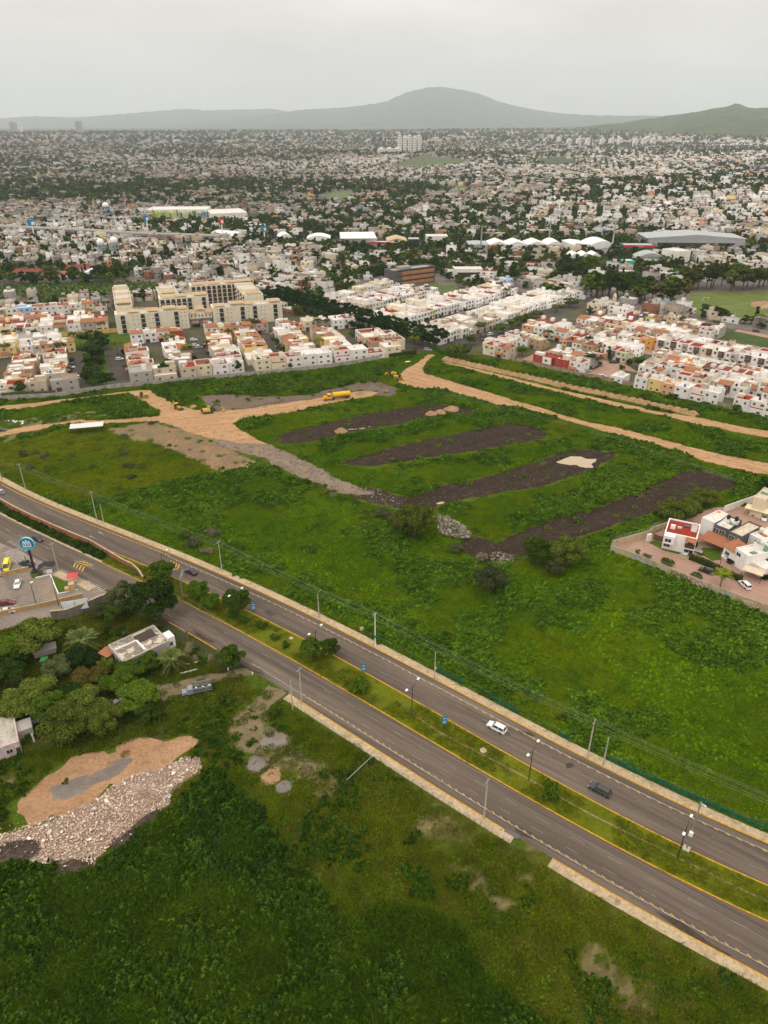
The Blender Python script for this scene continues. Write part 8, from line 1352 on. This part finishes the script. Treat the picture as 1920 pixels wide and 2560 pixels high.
for f, x, y, pr, s, sz, m, lb in (('C1', 1140, 1150, 0, 1.75, 1.1, 'dark', 'large round tree at the wall end of the left side street'), ('C1', 1240, 1130, 1, 1.3, .9, 'dark', 'second round tree joined to the large one by the wall'), ('C1', 1010, 1100, 0, 1.2, .9, 'dark', 'round tree left of the large one by the wall'), ('C1', 220, 1240, 0, 1.4, 1.0, 'dark', 'dark tree above the ivy hedge'), ('C1', 110, 440, 2, 1.5, 1.0, 'ficus', 'dark round tree at the left edge of the estate'), ('C1', 330, 410, 2, 1.2, .9, 'ficus', 'dark round tree right of the one at the left edge'), ('C1', 1020, 640, 2, 1.5, 1.2, 'ficus', 'tall dark tree in the central garden strip'), ('C1', 1160, 720, 2, 1.5, 1.2, 'ficus', 'dark tree in the middle of the garden strip'), ('C1', 1100, 850, 1, 1.1, 1.0, 'olive', 'olive tree in the lower garden strip'), ('C1', 1050, 760, 1, 1.0, 1.0, 'olive', 'olive tree in the upper garden strip'), ('C1', 1090, 930, 1, 1.0, .9, 'olive', 'olive tree at the lower tip of the garden strip'), ('C1', 1210, 660, 2, 1.2, 1.0, 'dark', 'dark tree at the right of the garden strip'),
    ('C2', 1340, 790, 0, 1.0, .9, 'dark', 'round dark tree behind the reddish wall'), ('C2', 520, 850, 1, .9, 1.1, 'mid', 'green tree beside the block-walled house'), ('C2', 560, 780, 1, .8, 1.0, 'bright', 'bright tree behind the block-walled house'), ('C2', 1600, 730, 1, .8, .8, 'dark', 'dark tree at the bend of the wall'), ('C3', 40, 590, 0, .9, .9, 'dark', 'dark tree left of the pale wall row'), ('C3', 130, 590, 1, .55, .9, 'bright', 'bright upright tree at the pale wall row'), ('C3', 355, 595, 0, .5, .5, 'mid', 'small round tree before the pale wall row'), ('C3', 740, 470, 0, .8, .8, 'dark', 'dark shrubby tree between two white houses'), ('C5', 130, 770, 3, 1.4, 1.2, 'olive', 'bushy tree at the entrance of the right estate'), ('C5', 220, 790, 3, 1.4, 1.2, 'olive', 'second bushy tree at the right estate entrance'), ('C5', 270, 660, 1, 1.0, .8, 'mid', 'round green tree behind the bushy pair'), ('C5', 735, 760, 1, 1.1, .8, 'bright', 'flat round tree beside the red-roofed pair'), ('C5', 560, 560, 1, 1.4, .9, 'mid', 'green tree along the street of the right estate'), ('C5', 640, 520, 1, 1.4, .9, 'mid', 'second green tree along the estate street'), ('C5', 720, 490, 3, 1.4, 1.0, 'olive', 'dull green tree along the estate street'), ('C5', 800, 460, 3, 1.4, 1.0, 'olive', 'second dull green tree along the estate street'), ('C5', 870, 420, 3, 1.1, .8, 'olive', 'third dull green tree along the estate street'), ('C5', 1160, 320, 2, 1.7, 1.0, 'dark', 'wide dark tree at the top of the estate street'), ('C5', 1050, 360, 3, 1.1, .8, 'autumn', 'brownish tree left of the bare concrete house'), ('C5', 950, 190, 1, 1.5, 1.1, 'mid', 'round bright tree above the white terraces'), ('C6', 385, 640, 1, 1.25, .9, 'mid', 'round tree before the pale green house'), ('C6', 980, 800, 2, 1.0, .6, 'dark', 'dark garden tree behind the front row'), ('C6', 740, 730, 2, .8, .7, 'dark', 'dark garden tree beside the modern white house'), ('C6', 1050, 130, 2, 2.0, 1.3, 'dark', 'big dark tree at the edge of the sports field'), ('C6', 1180, 155, 2, 1.7, 1.2, 'dark', 'second big dark tree at the edge of the sports field'), ('C6', 1420, 190, 2, 1.2, .8, 'dark', 'round dark tree beside the sports field road'), ('C6', 1490, 190, 2, 1.0, .7, 'dark', 'smaller dark tree beside the sports field road'), ('C6', 1600, 245, 2, 1.0, .6, 'dark', 'low dark tree right of the parked car'), ('Z3', 620, 470, 2, 2.2, 1.9, 'ficus', 'tall dark tree beside the white vaulted canopy'), ('Z3', 560, 460, 2, 1.8, 1.5, 'ficus', 'dark tree left of the tall one by the canopy'), ('Z3', 680, 465, 2, 1.8, 1.7, 'dark', 'dark tree right of the tall one by the canopy'), ('Z3', 310, 465, 1, 2.0, 1.2, 'mid', 'wide green tree among the red-roofed bungalows'), ('Z3', 85, 490, 1, 1.8, 1.1, 'mid', 'wide green tree at the left edge of the bungalows'), ('Z3', 820, 600, 3, 1.4, 1.0, 'olive', 'tree in the apartment courtyard entrance'), ('Z3', 850, 590, 3, 1.1, .9, 'olive', 'smaller tree beside the courtyard entrance')): T(f, x, y, MIDP[pr], s, lb, sz, LM[m], EG)
for f, x, y, h, s, lb, m in (('C1', 725, 800, 6, 1.1, 'bushy palm beside the left side street', 'palm'), ('C1', 725, 615, 6, .9, 'palm before the yellow wall', 'ypalm'), ('C1', 75, 790, 5, 1.1, 'palm at the left edge of the estate', 'palm'), ('C1', 355, 910, 5, 1.0, 'palm between the left white houses', 'palm'), ('C1', 90, 600, 4, .8, 'small palm left before the yellow wall', 'palm'), ('C1', 240, 590, 5, .9, 'palm behind the yellow wall', 'palm'), ('C1', 410, 600, 4, .8, 'palm beside the white gabled house', 'palm'), ('C1', 740, 230, 7, 1.1, 'tall palm in the last row before the meadow', 'palm'), ('C1', 1230, 290, 6, 1.0, 'palm beside the left apartment wing', 'palm'), ('C1', 870, 690, 7, 1.0, 'left palm of the garden strip', 'palm'), ('C1', 935, 690, 7, 1.0, 'second palm of the garden strip', 'palm'), ('C1', 1185, 560, 7, 1.0, 'tall palm above the garden strip', 'palm'), ('C1', 1365, 780, 6, 1.1, 'yellowish palm right of the garden strip', 'ypalm'), ('C2', 795, 660, 7, 1.2, 'large palm over the second side street', 'ypalm'), ('C2', 540, 470, 4, .9, 'yellow palm before the dark red house', 'ypalm'), ('C2', 630, 470, 4, .9, 'second yellow palm before the dark red house', 'ypalm'), ('C2', 1010, 560, 5, .9, 'palm before the salmon house', 'palm'), ('C2', 1260, 430, 5, .9, 'palm in the tiled row below the gate', 'palm'), ('C2', 1490, 320, 6, 1.0, 'yellow palm beside the apartment front', 'ypalm'), ('C2', 1570, 330, 6, 1.0, 'green palm beside the apartment front', 'palm'), ('C3', 660, 400, 5, 1.0, 'yellow palm beside the tiled white house', 'ypalm'), ('C3', 640, 200, 6, 1.0, 'palm behind the red-roofed white house', 'palm'), ('C3', 735, 210, 6, .9, 'second palm behind the red-roofed white house', 'palm'), ('C3', 1425, 350, 5, 1.0, 'palm beside the modern white wall row', 'palm'), ('C3', 1640, 390, 5, 1.2, 'yellow palm at the end of the modern row', 'ypalm'), ('C5', 350, 620, 8, 1.2, 'tall palm on the estate entrance street', 'palm'), ('C5', 365, 600, 8, 1.1, 'second tall palm on the estate entrance street', 'palm'), ('C5', 965, 630, 5, 1.1, 'palm in the brick cul-de-sac', 'palm'), ('C5', 1135, 790, 4, 1.1, 'yellowish palm behind the long red wall', 'ypalm'), ('C5', 1345, 860, 5, 1.2, 'palm at the corner of the cul-de-sac', 'palm'), ('C5', 1425, 850, 3, .9, 'small palm beside the cul-de-sac corner', 'palm'), ('C5', 1330, 690, 5, 1.0, 'palm before the pink house', 'palm'), ('C5', 190, 340, 14, .7, 'very tall thin palm above the white terraces', 'palm'), ('C5', 600, 260, 7, 1.1, 'palm among the white terraces', 'palm'), ('C6', 785, 250, 6, 1.1, 'palm beside the brown trio', 'palm'), ('C6', 1115, 290, 6, 1.0, 'palm by the grey end wall', 'palm'), ('C6', 1555, 240, 7, 1.0, 'yellow palm beside the sports field road', 'ypalm'), ('C4', 1165, 310, 6, 1.0, 'palm behind the back terrace', 'palm'), ('C4', 1250, 310, 6, .9, 'second palm behind the back terrace', 'palm'), ('C4', 455, 280, 8, 1.0, 'palm beside the tall cypresses', 'palm')): p = W(f, x, y); add_palm(p.x, p.y, h + 1.5, s * 1.35, lb, mat=LM[m], group=EG)
for i, (f, x, y, s) in enumerate((('C2', 190, 300, 1.1), ('C2', 42, 290, .9), ('C1', 930, 270, 1.0), ('C4', 985, 400, .9), ('C4', 1015, 395, .9), ('C4', 1050, 385, .8), ('C4', 870, 415, .8), ('C4', 965, 410, .8), ('C4', 430, 330, 1.3), ('C4', 400, 300, 1.2), ('C4', 300, 310, 1.0), ('C4', 320, 310, 1.1), ('C4', 340, 300, 1.0), ('C5', 1425, 760, 1.0), ('C5', 1515, 800, 1.0), ('C6', 75, 550, 1.0), ('C6', 430, 440, .7), ('C6', 590, 690, .7), ('C3', 478, 430, .5), ('C3', 520, 430, .5), ('Z4', 1065, 400, 1.2), ('Z4', 1090, 395, 1.2), ('Z5', 70, 450, 1.2), ('Z5', 590, 330, 1.4))): p = W(f, x, y); add_tree(CYPP, p.x, p.y, s * 1.15, f'slim dark cypress, {ordinal(i)} of the cypresses inside the estates', 'cypresses inside the estates', s, LM['dark'], cat='cypress')
# tall eucalyptus belt around the sports field
g_ = random.Random(51); i = 0
for f, x, y, k in [('Z5', 600 + 22 * j, 590 - 6 * (j % 3), 2) for j in range(13)] + [('Z5', 880 + 26 * j, 625 - 9 * (j % 4), [0, 1, 0][j % 3]) for j in range(11)] + [('Z5', 1150 + 30 * j, 540 - 12 * (j % 3), [0, 1, 2][j % 3]) for j in range(18)] + [('Z5', 480 + 20 * j, 470 - 8 * (j % 2), 2) for j in range(6)]:
    p = W(f, x, y); i += 1; add_tree(TALLP[k], p.x + g_.uniform(-4, 4), p.y + g_.uniform(-4, 8), g_.uniform(1.4, 2.1), f'tall loose tree, {ordinal(i - 1)} in the belt around the sports field', 'tall trees around the sports field', g_.uniform(.95, 1.45), LM[('olive', 'autumn', 'mid')[k]] if g_.random() < .7 else LM['dark'])
# ------------------------------------------------------------------ the city beyond: too many to count
KNOWN = [E_S(L1, [(-60, -5), (232, -5), (232, 78), (205, 100), (172, 128), (172, 195), (112, 212), (70, 200), (58, 200), (-60, 204)]), E_S(L2, [(-20, -40), (182, -24), (182, 36), (162, 80), (120, 125), (108, 142), (30, 150), (26, 196), (6, 200), (-14, 60)]), E_S(L3, [(-95, -10), (110, -10), (110, 172), (14, 180), (-60, 150), (-95, 120)]), GRASSR, SOCCER, GREENL, GOLF, GOLF2, GREEN3, GREEN4, GREEN5, NEAR, PARK,
         np.array([(-16, 596), (56, 620), (52, 650), (-20, 640)]), np.array([(60, 640), (92, 640), (92, 664), (60, 664)]), np.array([(-140, 815), (330, 780), (430, 790), (430, 900), (-140, 905)]), np.array([(180, 700), (310, 700), (310, 770), (180, 770)]), np.array([(-360, 1080), (-180, 1070), (-180, 1160), (-360, 1160)]), np.array([(-370, 625), (-225, 625), (-225, 705), (-370, 705)]), np.array([(-640, 1000), (-280, 875), (-180, 855), (-180, 890), (-280, 912), (-640, 1030)]), np.array([(-310, 775), (-265, 775), (-265, 805), (-310, 805)]),
         np.array([(40, 3020), (160, 3020), (160, 3080), (40, 3080)]), WP(('Z5', [(560, 640), (560, 560), (860, 500), (1100, 500), (1500, 480), (1800, 470), (1800, 560), (1240, 560), (1150, 640), (900, 650)]))]
BELT = WP(('Z1', [(-200, 560), (0, 545), (260, 530), (600, 512), (1000, 520), (1250, 530), (1659, 535), (1800, 500), (1659, 440), (1100, 440), (700, 438), (300, 430), (0, 445), (-200, 450)])); BELT2 = WP(('Z2', [(0, 520), (260, 500), (450, 505), (300, 470), (150, 455), (0, 450)]))
SOFT = [KNOWN[18], KNOWN[15], KNOWN[16]]
def masked(x, y):
    m = np.zeros(x.shape, bool)
    for k in KNOWN: m |= inpoly(x, y, k)
    return m
wall_pal = np.array([WC[k] for k in ('white', 'white', 'white', 'bright', 'bright', 'cream', 'beige', 'grey', 'grey', 'concrete', 'concrete', 'beige', 'tan', 'brick', 'salmon', 'yellow', 'blue')]) ; roof_pal = np.array([RC[k] for k in ('white', 'white', 'white', 'grey', 'grey', 'cream', 'dullred', 'dullred', 'red', 'brownred')])
FACEK = np.array([[0, 1, 5, 4], [1, 2, 6, 5], [2, 3, 7, 6], [3, 0, 4, 7], [4, 5, 6, 7]])
allV, allF, allC = [], [], []; base_n = 0
def add_boxes(x, y, z, a, w, d, h, wc, rc):
    global base_n
    n = len(x)
    if n == 0: return
    c, s = np.cos(a), np.sin(a); cor = np.array([(-.5, -.5), (.5, -.5), (.5, .5), (-.5, .5)]); V = np.zeros((n, 8, 3), np.float32)
    for k, (i, j) in enumerate(cor):
        lx, ly = i * w, j * d; V[:, k, 0] = V[:, k + 4, 0] = x + c * lx - s * ly; V[:, k, 1] = V[:, k + 4, 1] = y + s * lx + c * ly; V[:, k, 2] = z - 1.0; V[:, k + 4, 2] = z + h
    F = FACEK[None] + (np.arange(n) * 8)[:, None, None] + base_n; C = np.repeat(wc[:, None, :], 5, 1); C[:, 4] = rc
    allV.append(V.reshape(-1, 3)); allF.append(F.reshape(-1, 4)); allC.append(C.reshape(-1, 3)); base_n += 8 * n
def add_windows(x, y, z, a, w, d, h, fr):
    """dark panes on the two camera-side walls"""
    global base_n
    for side in range(4):
        nx_, ny_ = {0: (0, -1), 1: (1, 0), 2: (0, 1), 3: (-1, 0)}[side]; c, s = np.cos(a), np.sin(a); wx, wy = c * nx_ - s * ny_, s * nx_ + c * ny_
        vis = (wx * -x + wy * -y) > .15 * np.hypot(x, y)
        for u0 in (-.27, .2):
            for f0 in (.9, 3.8):
                m = vis & (h > f0 + 1.6) & (fr.random(len(x)) < .8)
                if not m.any(): continue
                L_ = (w if side in (0, 2) else d)[m]; off = (d if side in (0, 2) else w)[m] / 2 + .04; t_ = u0 * L_; tx, ty = -wy[m], wx[m]; cx, cy = x[m] + wx[m] * off, y[m] + wy[m] * off; hw_ = np.minimum(.75, L_ * .14)
                V = np.zeros((m.sum(), 4, 3), np.float32)
                for k, (e, zz) in enumerate(((-1, 0), (1, 0), (1, 1.25), (-1, 1.25))): V[:, k, 0] = cx + tx * (t_ + e * hw_); V[:, k, 1] = cy + ty * (t_ + e * hw_); V[:, k, 2] = z[m] + f0 + zz
                F = np.arange(len(V) * 4).reshape(-1, 4) + base_n; allV.append(V.reshape(-1, 3)); allF.append(F); allC.append(np.tile(np.array([[.05, .052, .055]]), (len(V), 1))); base_n += 4 * len(V)
if STUFF_H:
    S_ = np.array([q[:6] for q in STUFF_H]); wc = np.array([q[6] for q in STUFF_H]); rc = np.array([q[7] for q in STUFF_H]); zz = np.zeros(len(S_)); add_boxes(S_[:, 0], S_[:, 1], zz, S_[:, 2], S_[:, 3], S_[:, 4], S_[:, 5], wc, rc); add_windows(S_[:, 0], S_[:, 1], zz, S_[:, 2], S_[:, 3], S_[:, 4], S_[:, 5], rng)
    add_boxes(S_[:, 0] + 1, S_[:, 1] + 2, zz + S_[:, 5] + .9, S_[:, 2], zz + 2.2, zz + 2.4, zz + 1.2, wc, wc)
def city(y0, y1, lw, ld, gap, hmul, seed, detail):
    g = np.random.default_rng(seed); rows_ = []; R_ = y1 * .75 + 300
    # lots on several rotated grids; each lot is kept only by the district that owns it
    angs = [math.radians(47), math.radians(20), math.radians(75), math.radians(5)]
    for ai, an_ in enumerate(angs):
        per = 2 * ld + gap; ny_ = int(2 * (R_ + y1) / per) + 2; nx_ = int(2 * (R_ + y1) / lw) + 2
        ii = np.arange(nx_); jj = np.arange(ny_)
        for half in (0, 1):
            I, J = np.meshgrid(ii, jj); lx = (I - nx_ / 2) * lw + ((I + 5 * J) // 13) * gap * .8; ly = (J - ny_ / 2) * per + half * (ld + .3) + ld / 2
            lx = lx.ravel(); ly = ly.ravel(); x = lx * math.cos(an_) - ly * math.sin(an_); y = lx * math.sin(an_) + ly * math.cos(an_) + (y0 + y1) / 2
            r = np.hypot(x, y); k = (r > y0) & (r < y1) & (r < 6200 + 4200 * noise2(x, y, 1300, 98, 3)) & (y > 380) & in_view(x, y, 0, 60); x, y = x[k], y[k]
            if not len(x): continue
            # district by low-frequency noise
            q = noise2(x, y, 420 if y0 > 1200 else 300, 90, 2) * 4.6 - .3; own = np.clip(np.floor(q), 0, 3).astype(int); own = np.where(y < 640, 0, own); own = np.where((y < 700) & (x < -120), 1, own)
            k = (own == ai) & ~masked(x, y); rows_.append(np.stack([x[k], y[k], np.full(k.sum(), an_)], 1))
    P = np.vstack(rows_); n = len(P); x, y, a = P.T
    grn = np.maximum(noise2(x, y, 170, 91, 3), noise2(x, y, 520, 99, 3) - .02); inb = inpoly(x, y, BELT) | inpoly(x, y, BELT2); inb &= noise2(x, y, 90, 95, 2) > .36; keep = (g.random(n) < np.where(inb, .1, np.where(grn > .58, .25, .88)))
    x, y, a = x[keep], y[keep], a[keep]; n = len(x); inf = noise2(x, y, 500, 92, 2)      # informal districts: greyer
    wi = np.where(g.random(n) < np.clip((inf - .25) * 2.4, .15, .9), g.integers(6, 14, n), g.integers(0, 7, n)); odd = g.random(n) < .04; wi = np.where(odd, g.integers(12, 17, n), wi)
    wc = wall_pal[wi] * g.uniform(.5, .92, (n, 1)); ri = np.where(g.random(n) < .72, g.integers(0, 6, n), g.integers(0, 10, n)); rc = roof_pal[ri] * g.uniform(.45, .9, (n, 1))
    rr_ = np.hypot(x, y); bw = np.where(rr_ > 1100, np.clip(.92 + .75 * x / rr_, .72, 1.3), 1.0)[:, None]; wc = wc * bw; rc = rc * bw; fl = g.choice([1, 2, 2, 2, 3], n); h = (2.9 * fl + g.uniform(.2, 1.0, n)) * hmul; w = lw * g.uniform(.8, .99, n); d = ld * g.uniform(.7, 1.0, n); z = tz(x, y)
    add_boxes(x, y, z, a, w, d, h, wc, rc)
    if detail:
        add_windows(x, y, z, a, w, d, h, g); m = g.random(n) < .6; ox, oy = g.uniform(-.25, .25, n) * lw, g.uniform(-.25, .25, n) * lw
        add_boxes((x + ox)[m], (y + oy)[m], (z + h)[m] + .9, a[m], g.uniform(1.8, 3, n)[m], g.uniform(1.8, 3.2, n)[m], g.uniform(.9, 1.6, n)[m], wc[m], rc[m]); m = g.random(n) < .5
        add_boxes((x - oy)[m], (y + ox)[m], (z + h)[m] + .9, a[m], np.full(m.sum(), 1.1), np.full(m.sum(), 1.1), np.full(m.sum(), .4), np.tile([[.03, .03, .035]], (m.sum(), 1)), np.tile([[.05, .05, .05]], (m.sum(), 1)))
        # step-back front volume in another height
        m = (g.random(n) < .4) & (fl > 1); add_boxes(x[m] + np.sin(a[m]) * ld * .42, y[m] - np.cos(a[m]) * ld * .42, z[m], a[m], w[m] * .8, d[m] * .3, h[m] * .5, wc[m], np.tile([RC['dullred']], (m.sum(), 1)))
    return n
N_CITY = [city(420, 1500, 7.6, 13.5, 7.5, 1.0, 1, True), city(1500, 3000, 9.0, 14, 8, 1.05, 2, False), city(3000, 5200, 14, 17, 12, 1.15, 3, False), city(5200, 9000, 28, 26, 22, 1.5, 4, False)]
me = npmesh('distant_houses', np.vstack(allV), np.vstack(allF), [attrmat('city_plaster', 'tint', fine=.35, lo=.8, hi=1.08)])
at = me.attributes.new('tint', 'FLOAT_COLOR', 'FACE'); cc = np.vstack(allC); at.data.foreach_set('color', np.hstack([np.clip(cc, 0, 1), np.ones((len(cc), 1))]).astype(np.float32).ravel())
tag(put('distant_houses', me), 'thousands of pale flat-roofed houses spreading to the hills', None, None, 'stuff')
# trees of the city
FARP = []
for i, (k, n_) in enumerate((('dark', 150), ('ficus', 150), ('mid', 150), ('olive', 150))):
    v, q = crown(120 + i, n_, 3.6, 6.0, .95, blobs=7, z0=.6, br=(.34, .52)); FARP.append(bpy.data.objects.new('city_tree', npmesh('city_tree', v, q, [LM[k]])))
v, q = crown(130, 90, 1.1, 9.0, .7, blobs=8, z0=.4, br=(.5, .8), flat=1.2); FARP.append(bpy.data.objects.new('city_cypress', npmesh('city_cypress', v, q, [LM['dark']])))
def city_trees(y0, y1, sp, seed, s0):
    g = np.random.default_rng(seed); R_ = y1 * .75 + 200; X_, Y_ = np.meshgrid(np.arange(-R_, R_, sp), np.arange(y0 * .8, y1, sp)); x = X_.ravel() + g.uniform(-.5, .5, X_.size) * sp; y = Y_.ravel() + g.uniform(-.5, .5, X_.size) * sp
    r = np.hypot(x, y); k = (r > y0) & (r < y1) & (y > 440) & in_view(x, y, 0, 60); x, y, r = x[k], y[k], r[k]; soft = np.zeros(len(x), bool)
    for q_ in SOFT: soft |= inpoly(x, y, q_)
    mk = masked(x, y) & ~soft
    for fx, fy, fr in FOOT: mk |= (np.hypot(x - fx, y - fy) < fr)
    inb = (inpoly(x, y, BELT) | inpoly(x, y, BELT2)) & (noise2(x, y, 90, 95, 2) > .36) | inpoly(x, y, SOFT[0]); grn = np.maximum(noise2(x, y, 170, 91, 3), noise2(x, y, 520, 99, 3) - .02); fine = noise2(x, y, 45, 94, 2)
    p = np.where(inb, .97, np.where(grn > .58, .85, np.where(fine > .5, .68, .27))) * np.where(r > 1800, .6, 1); k = (g.random(len(x)) < p) & ~mk; return x[k], y[k], g.uniform(.7, 1.35, k.sum()) * s0
tx_, ty_, ts_ = [np.concatenate(q) for q in zip(city_trees(430, 1500, 8.5, 1, 1.0), city_trees(1500, 3000, 13, 2, 1.35), city_trees(3000, 5200, 26, 3, 2.0), city_trees(5200, 8600, 55, 4, 3.4))]
ki = rng.choice(5, len(tx_), p=[.32, .26, .2, .16, .06]); scatter('city_trees', tx_, ty_, ts_, FARP, z=tz(tx_, ty_), label='countless dark trees between the houses of the city', idx=ki)
for pl, sp_, sd_ in ((GREENL, 3.2, 5),):
    x0, y0 = pl.min(0); x1, y1 = pl.max(0); X_, Y_ = np.meshgrid(np.arange(x0, x1, sp_), np.arange(y0, y1, sp_)); x = X_.ravel() + rng.uniform(-1.5, 1.5, X_.size); y = Y_.ravel() + rng.uniform(-1.5, 1.5, X_.size); k = inpoly(x, y, pl); scatter('meadow_scrub', x[k], y[k], rng.uniform(.5, 1.3, k.sum()), [bpy.data.objects.new('scrub', m_) for m_ in BUSHF])
# ------------------------------------------------------------------ mountains
def ridge(name, prof, R0, R1, R2, c1, c2, seed, az_pad=0):
    """heightfield fan: prof gives the skyline (survey x, y) seen over the ridge at distance R1"""
    px = np.array([p[0] for p in prof], float); py = np.array([p[1] for p in prof], float); xs = np.linspace(px[0], px[-1], 420); ys = np.interp(xs, px, py)
    k = np.ones(9) / 9; ys = np.convolve(np.pad(ys, 4, mode='edge'), k, 'valid') + (noise2(xs, xs * 0, 9, 44 + seed, 3) - .5) * 3; u = (xs - 960) / FPX; v = (1280 - ys) / FPX; dx, dy, dz = u, CP + v * SP, -SP + v * CP; hd = np.hypot(dx, dy); top = CAM_H + dz / hd * R1
    rr = np.concatenate([np.linspace(R0, R1, 34), np.linspace(R1, R2, 12)[1:]]); V = np.zeros((len(xs), len(rr), 3)); ux, uy = dx / hd, dy / hd
    t = np.where(rr < R1, (rr - R0) / (R1 - R0), 1 - (rr - R1) / (R2 - R1)); s_ = t ** 1.5 * (1.12 - .12 * t)
    X_ = ux[:, None] * rr; Y_ = uy[:, None] * rr; nz_ = noise2(X_, Y_, 1700, 40 + seed, 5) - .5; gul = noise2(X_, Y_, 520, 43 + seed, 3) - .5
    Z_ = np.maximum(top, 4)[:, None] * s_ + (nz_ * 330 + gul * 130) * np.clip(np.sin(np.pi * np.clip(t, 0, 1)), 0, 1) * np.clip(top / 650, .2, 1)[:, None] - 4 * (1 - t); V[..., 0], V[..., 1], V[..., 2] = X_, Y_, Z_
    i = np.arange(len(xs) * len(rr)).reshape(len(xs), len(rr)); q = np.stack([i[:-1, :-1], i[1:, :-1], i[1:, 1:], i[:-1, 1:]], -1).reshape(-1, 4)
    m, tt, b = _nodes(name + '_scrub'); b.inputs['Roughness'].default_value = 1; b.inputs['Specular IOR Level'].default_value = 0; o = _mix(tt, (*c1, 1), (*c2, 1), _ramp(tt, _noise(tt, .004, 8, .75), (.4, 0.0), (.62, 1.0))); tt.links.new(o, b.inputs['Base Color'])
    tag(put(name, npmesh(name, V.reshape(-1, 3), q, [m], smooth=True)), kind='structure')
ridge('hills', [(-500, 296), (0, 295), (80, 291), (197, 293), (290, 286), (400, 277), (463, 272), (520, 276), (600, 273), (683, 272), (720, 278), (800, 292), (900, 306)], 20000, 26000, 29500, (.035, .05, .035), (.09, .1, .06), 1)
ridge('mountain', [(380, 318), (463, 306), (580, 298), (694, 283), (752, 274), (868, 268), (960, 256), (995, 240), (1024, 228), (1070, 218.5), (1099, 216.5), (1157, 224), (1209, 238), (1249, 255), (1307, 269), (1365, 279), (1452, 287.5), (1540, 289.5), (1640, 289), (1700, 292), (1800, 300), (1900, 308)], 15500, 22000, 26000, (.028, .042, .028), (.085, .092, .055), 4)
ridge('hills', [(1440, 318), (1560, 306), (1648, 293), (1660, 290), (1712, 284), (1770, 274), (1816, 267), (1834, 260), (1845, 257.5), (1862, 264), (1875, 271), (1920, 269), (2000, 262), (2300, 250)], 5600, 9500, 13000, (.03, .055, .016), (.085, .105, .035), 7)
for x_, lb in ((1074, 'left of two faint antenna masts on the mountain top'), (1096, 'right of two faint antenna masts on the mountain top')):
    u = (x_ - 960) / FPX; d_ = Vector((u, CP + (1280 - 218) / FPX * SP, 0)).normalized() * 22000; tag(put('antenna_mast', MB().tube((0, 0, 0), (0, 0, 160), 6, 3, 6).mesh(), M_GALV, None, (d_.x, d_.y, 965)), lb, 'mast')
# ------------------------------------------------------------------ haze
hb = MB().box(-22500, 22500, -1500, 31000, -30, 1600).mesh('haze'); m = bpy.data.materials.new('haze_air'); m.use_nodes = True; t = m.node_tree; t.nodes.clear(); o = t.nodes.new('ShaderNodeOutputMaterial'); v = t.nodes.new('ShaderNodeVolumePrincipled'); v.inputs['Color'].default_value = (.87, .945, 1.0, 1); v.inputs['Density'].default_value = HAZE_DENSITY; v.inputs['Anisotropy'].default_value = .2; t.links.new(v.outputs['Volume'], o.inputs['Volume'])
tag(put('haze', hb, m), None, None, None, 'stuff')
print('houses', HOUSES['n'], 'trees', TREES['n'], 'city', N_CITY, 'city trees', len(tx_), 'objects', len(scn.objects), flush=True)
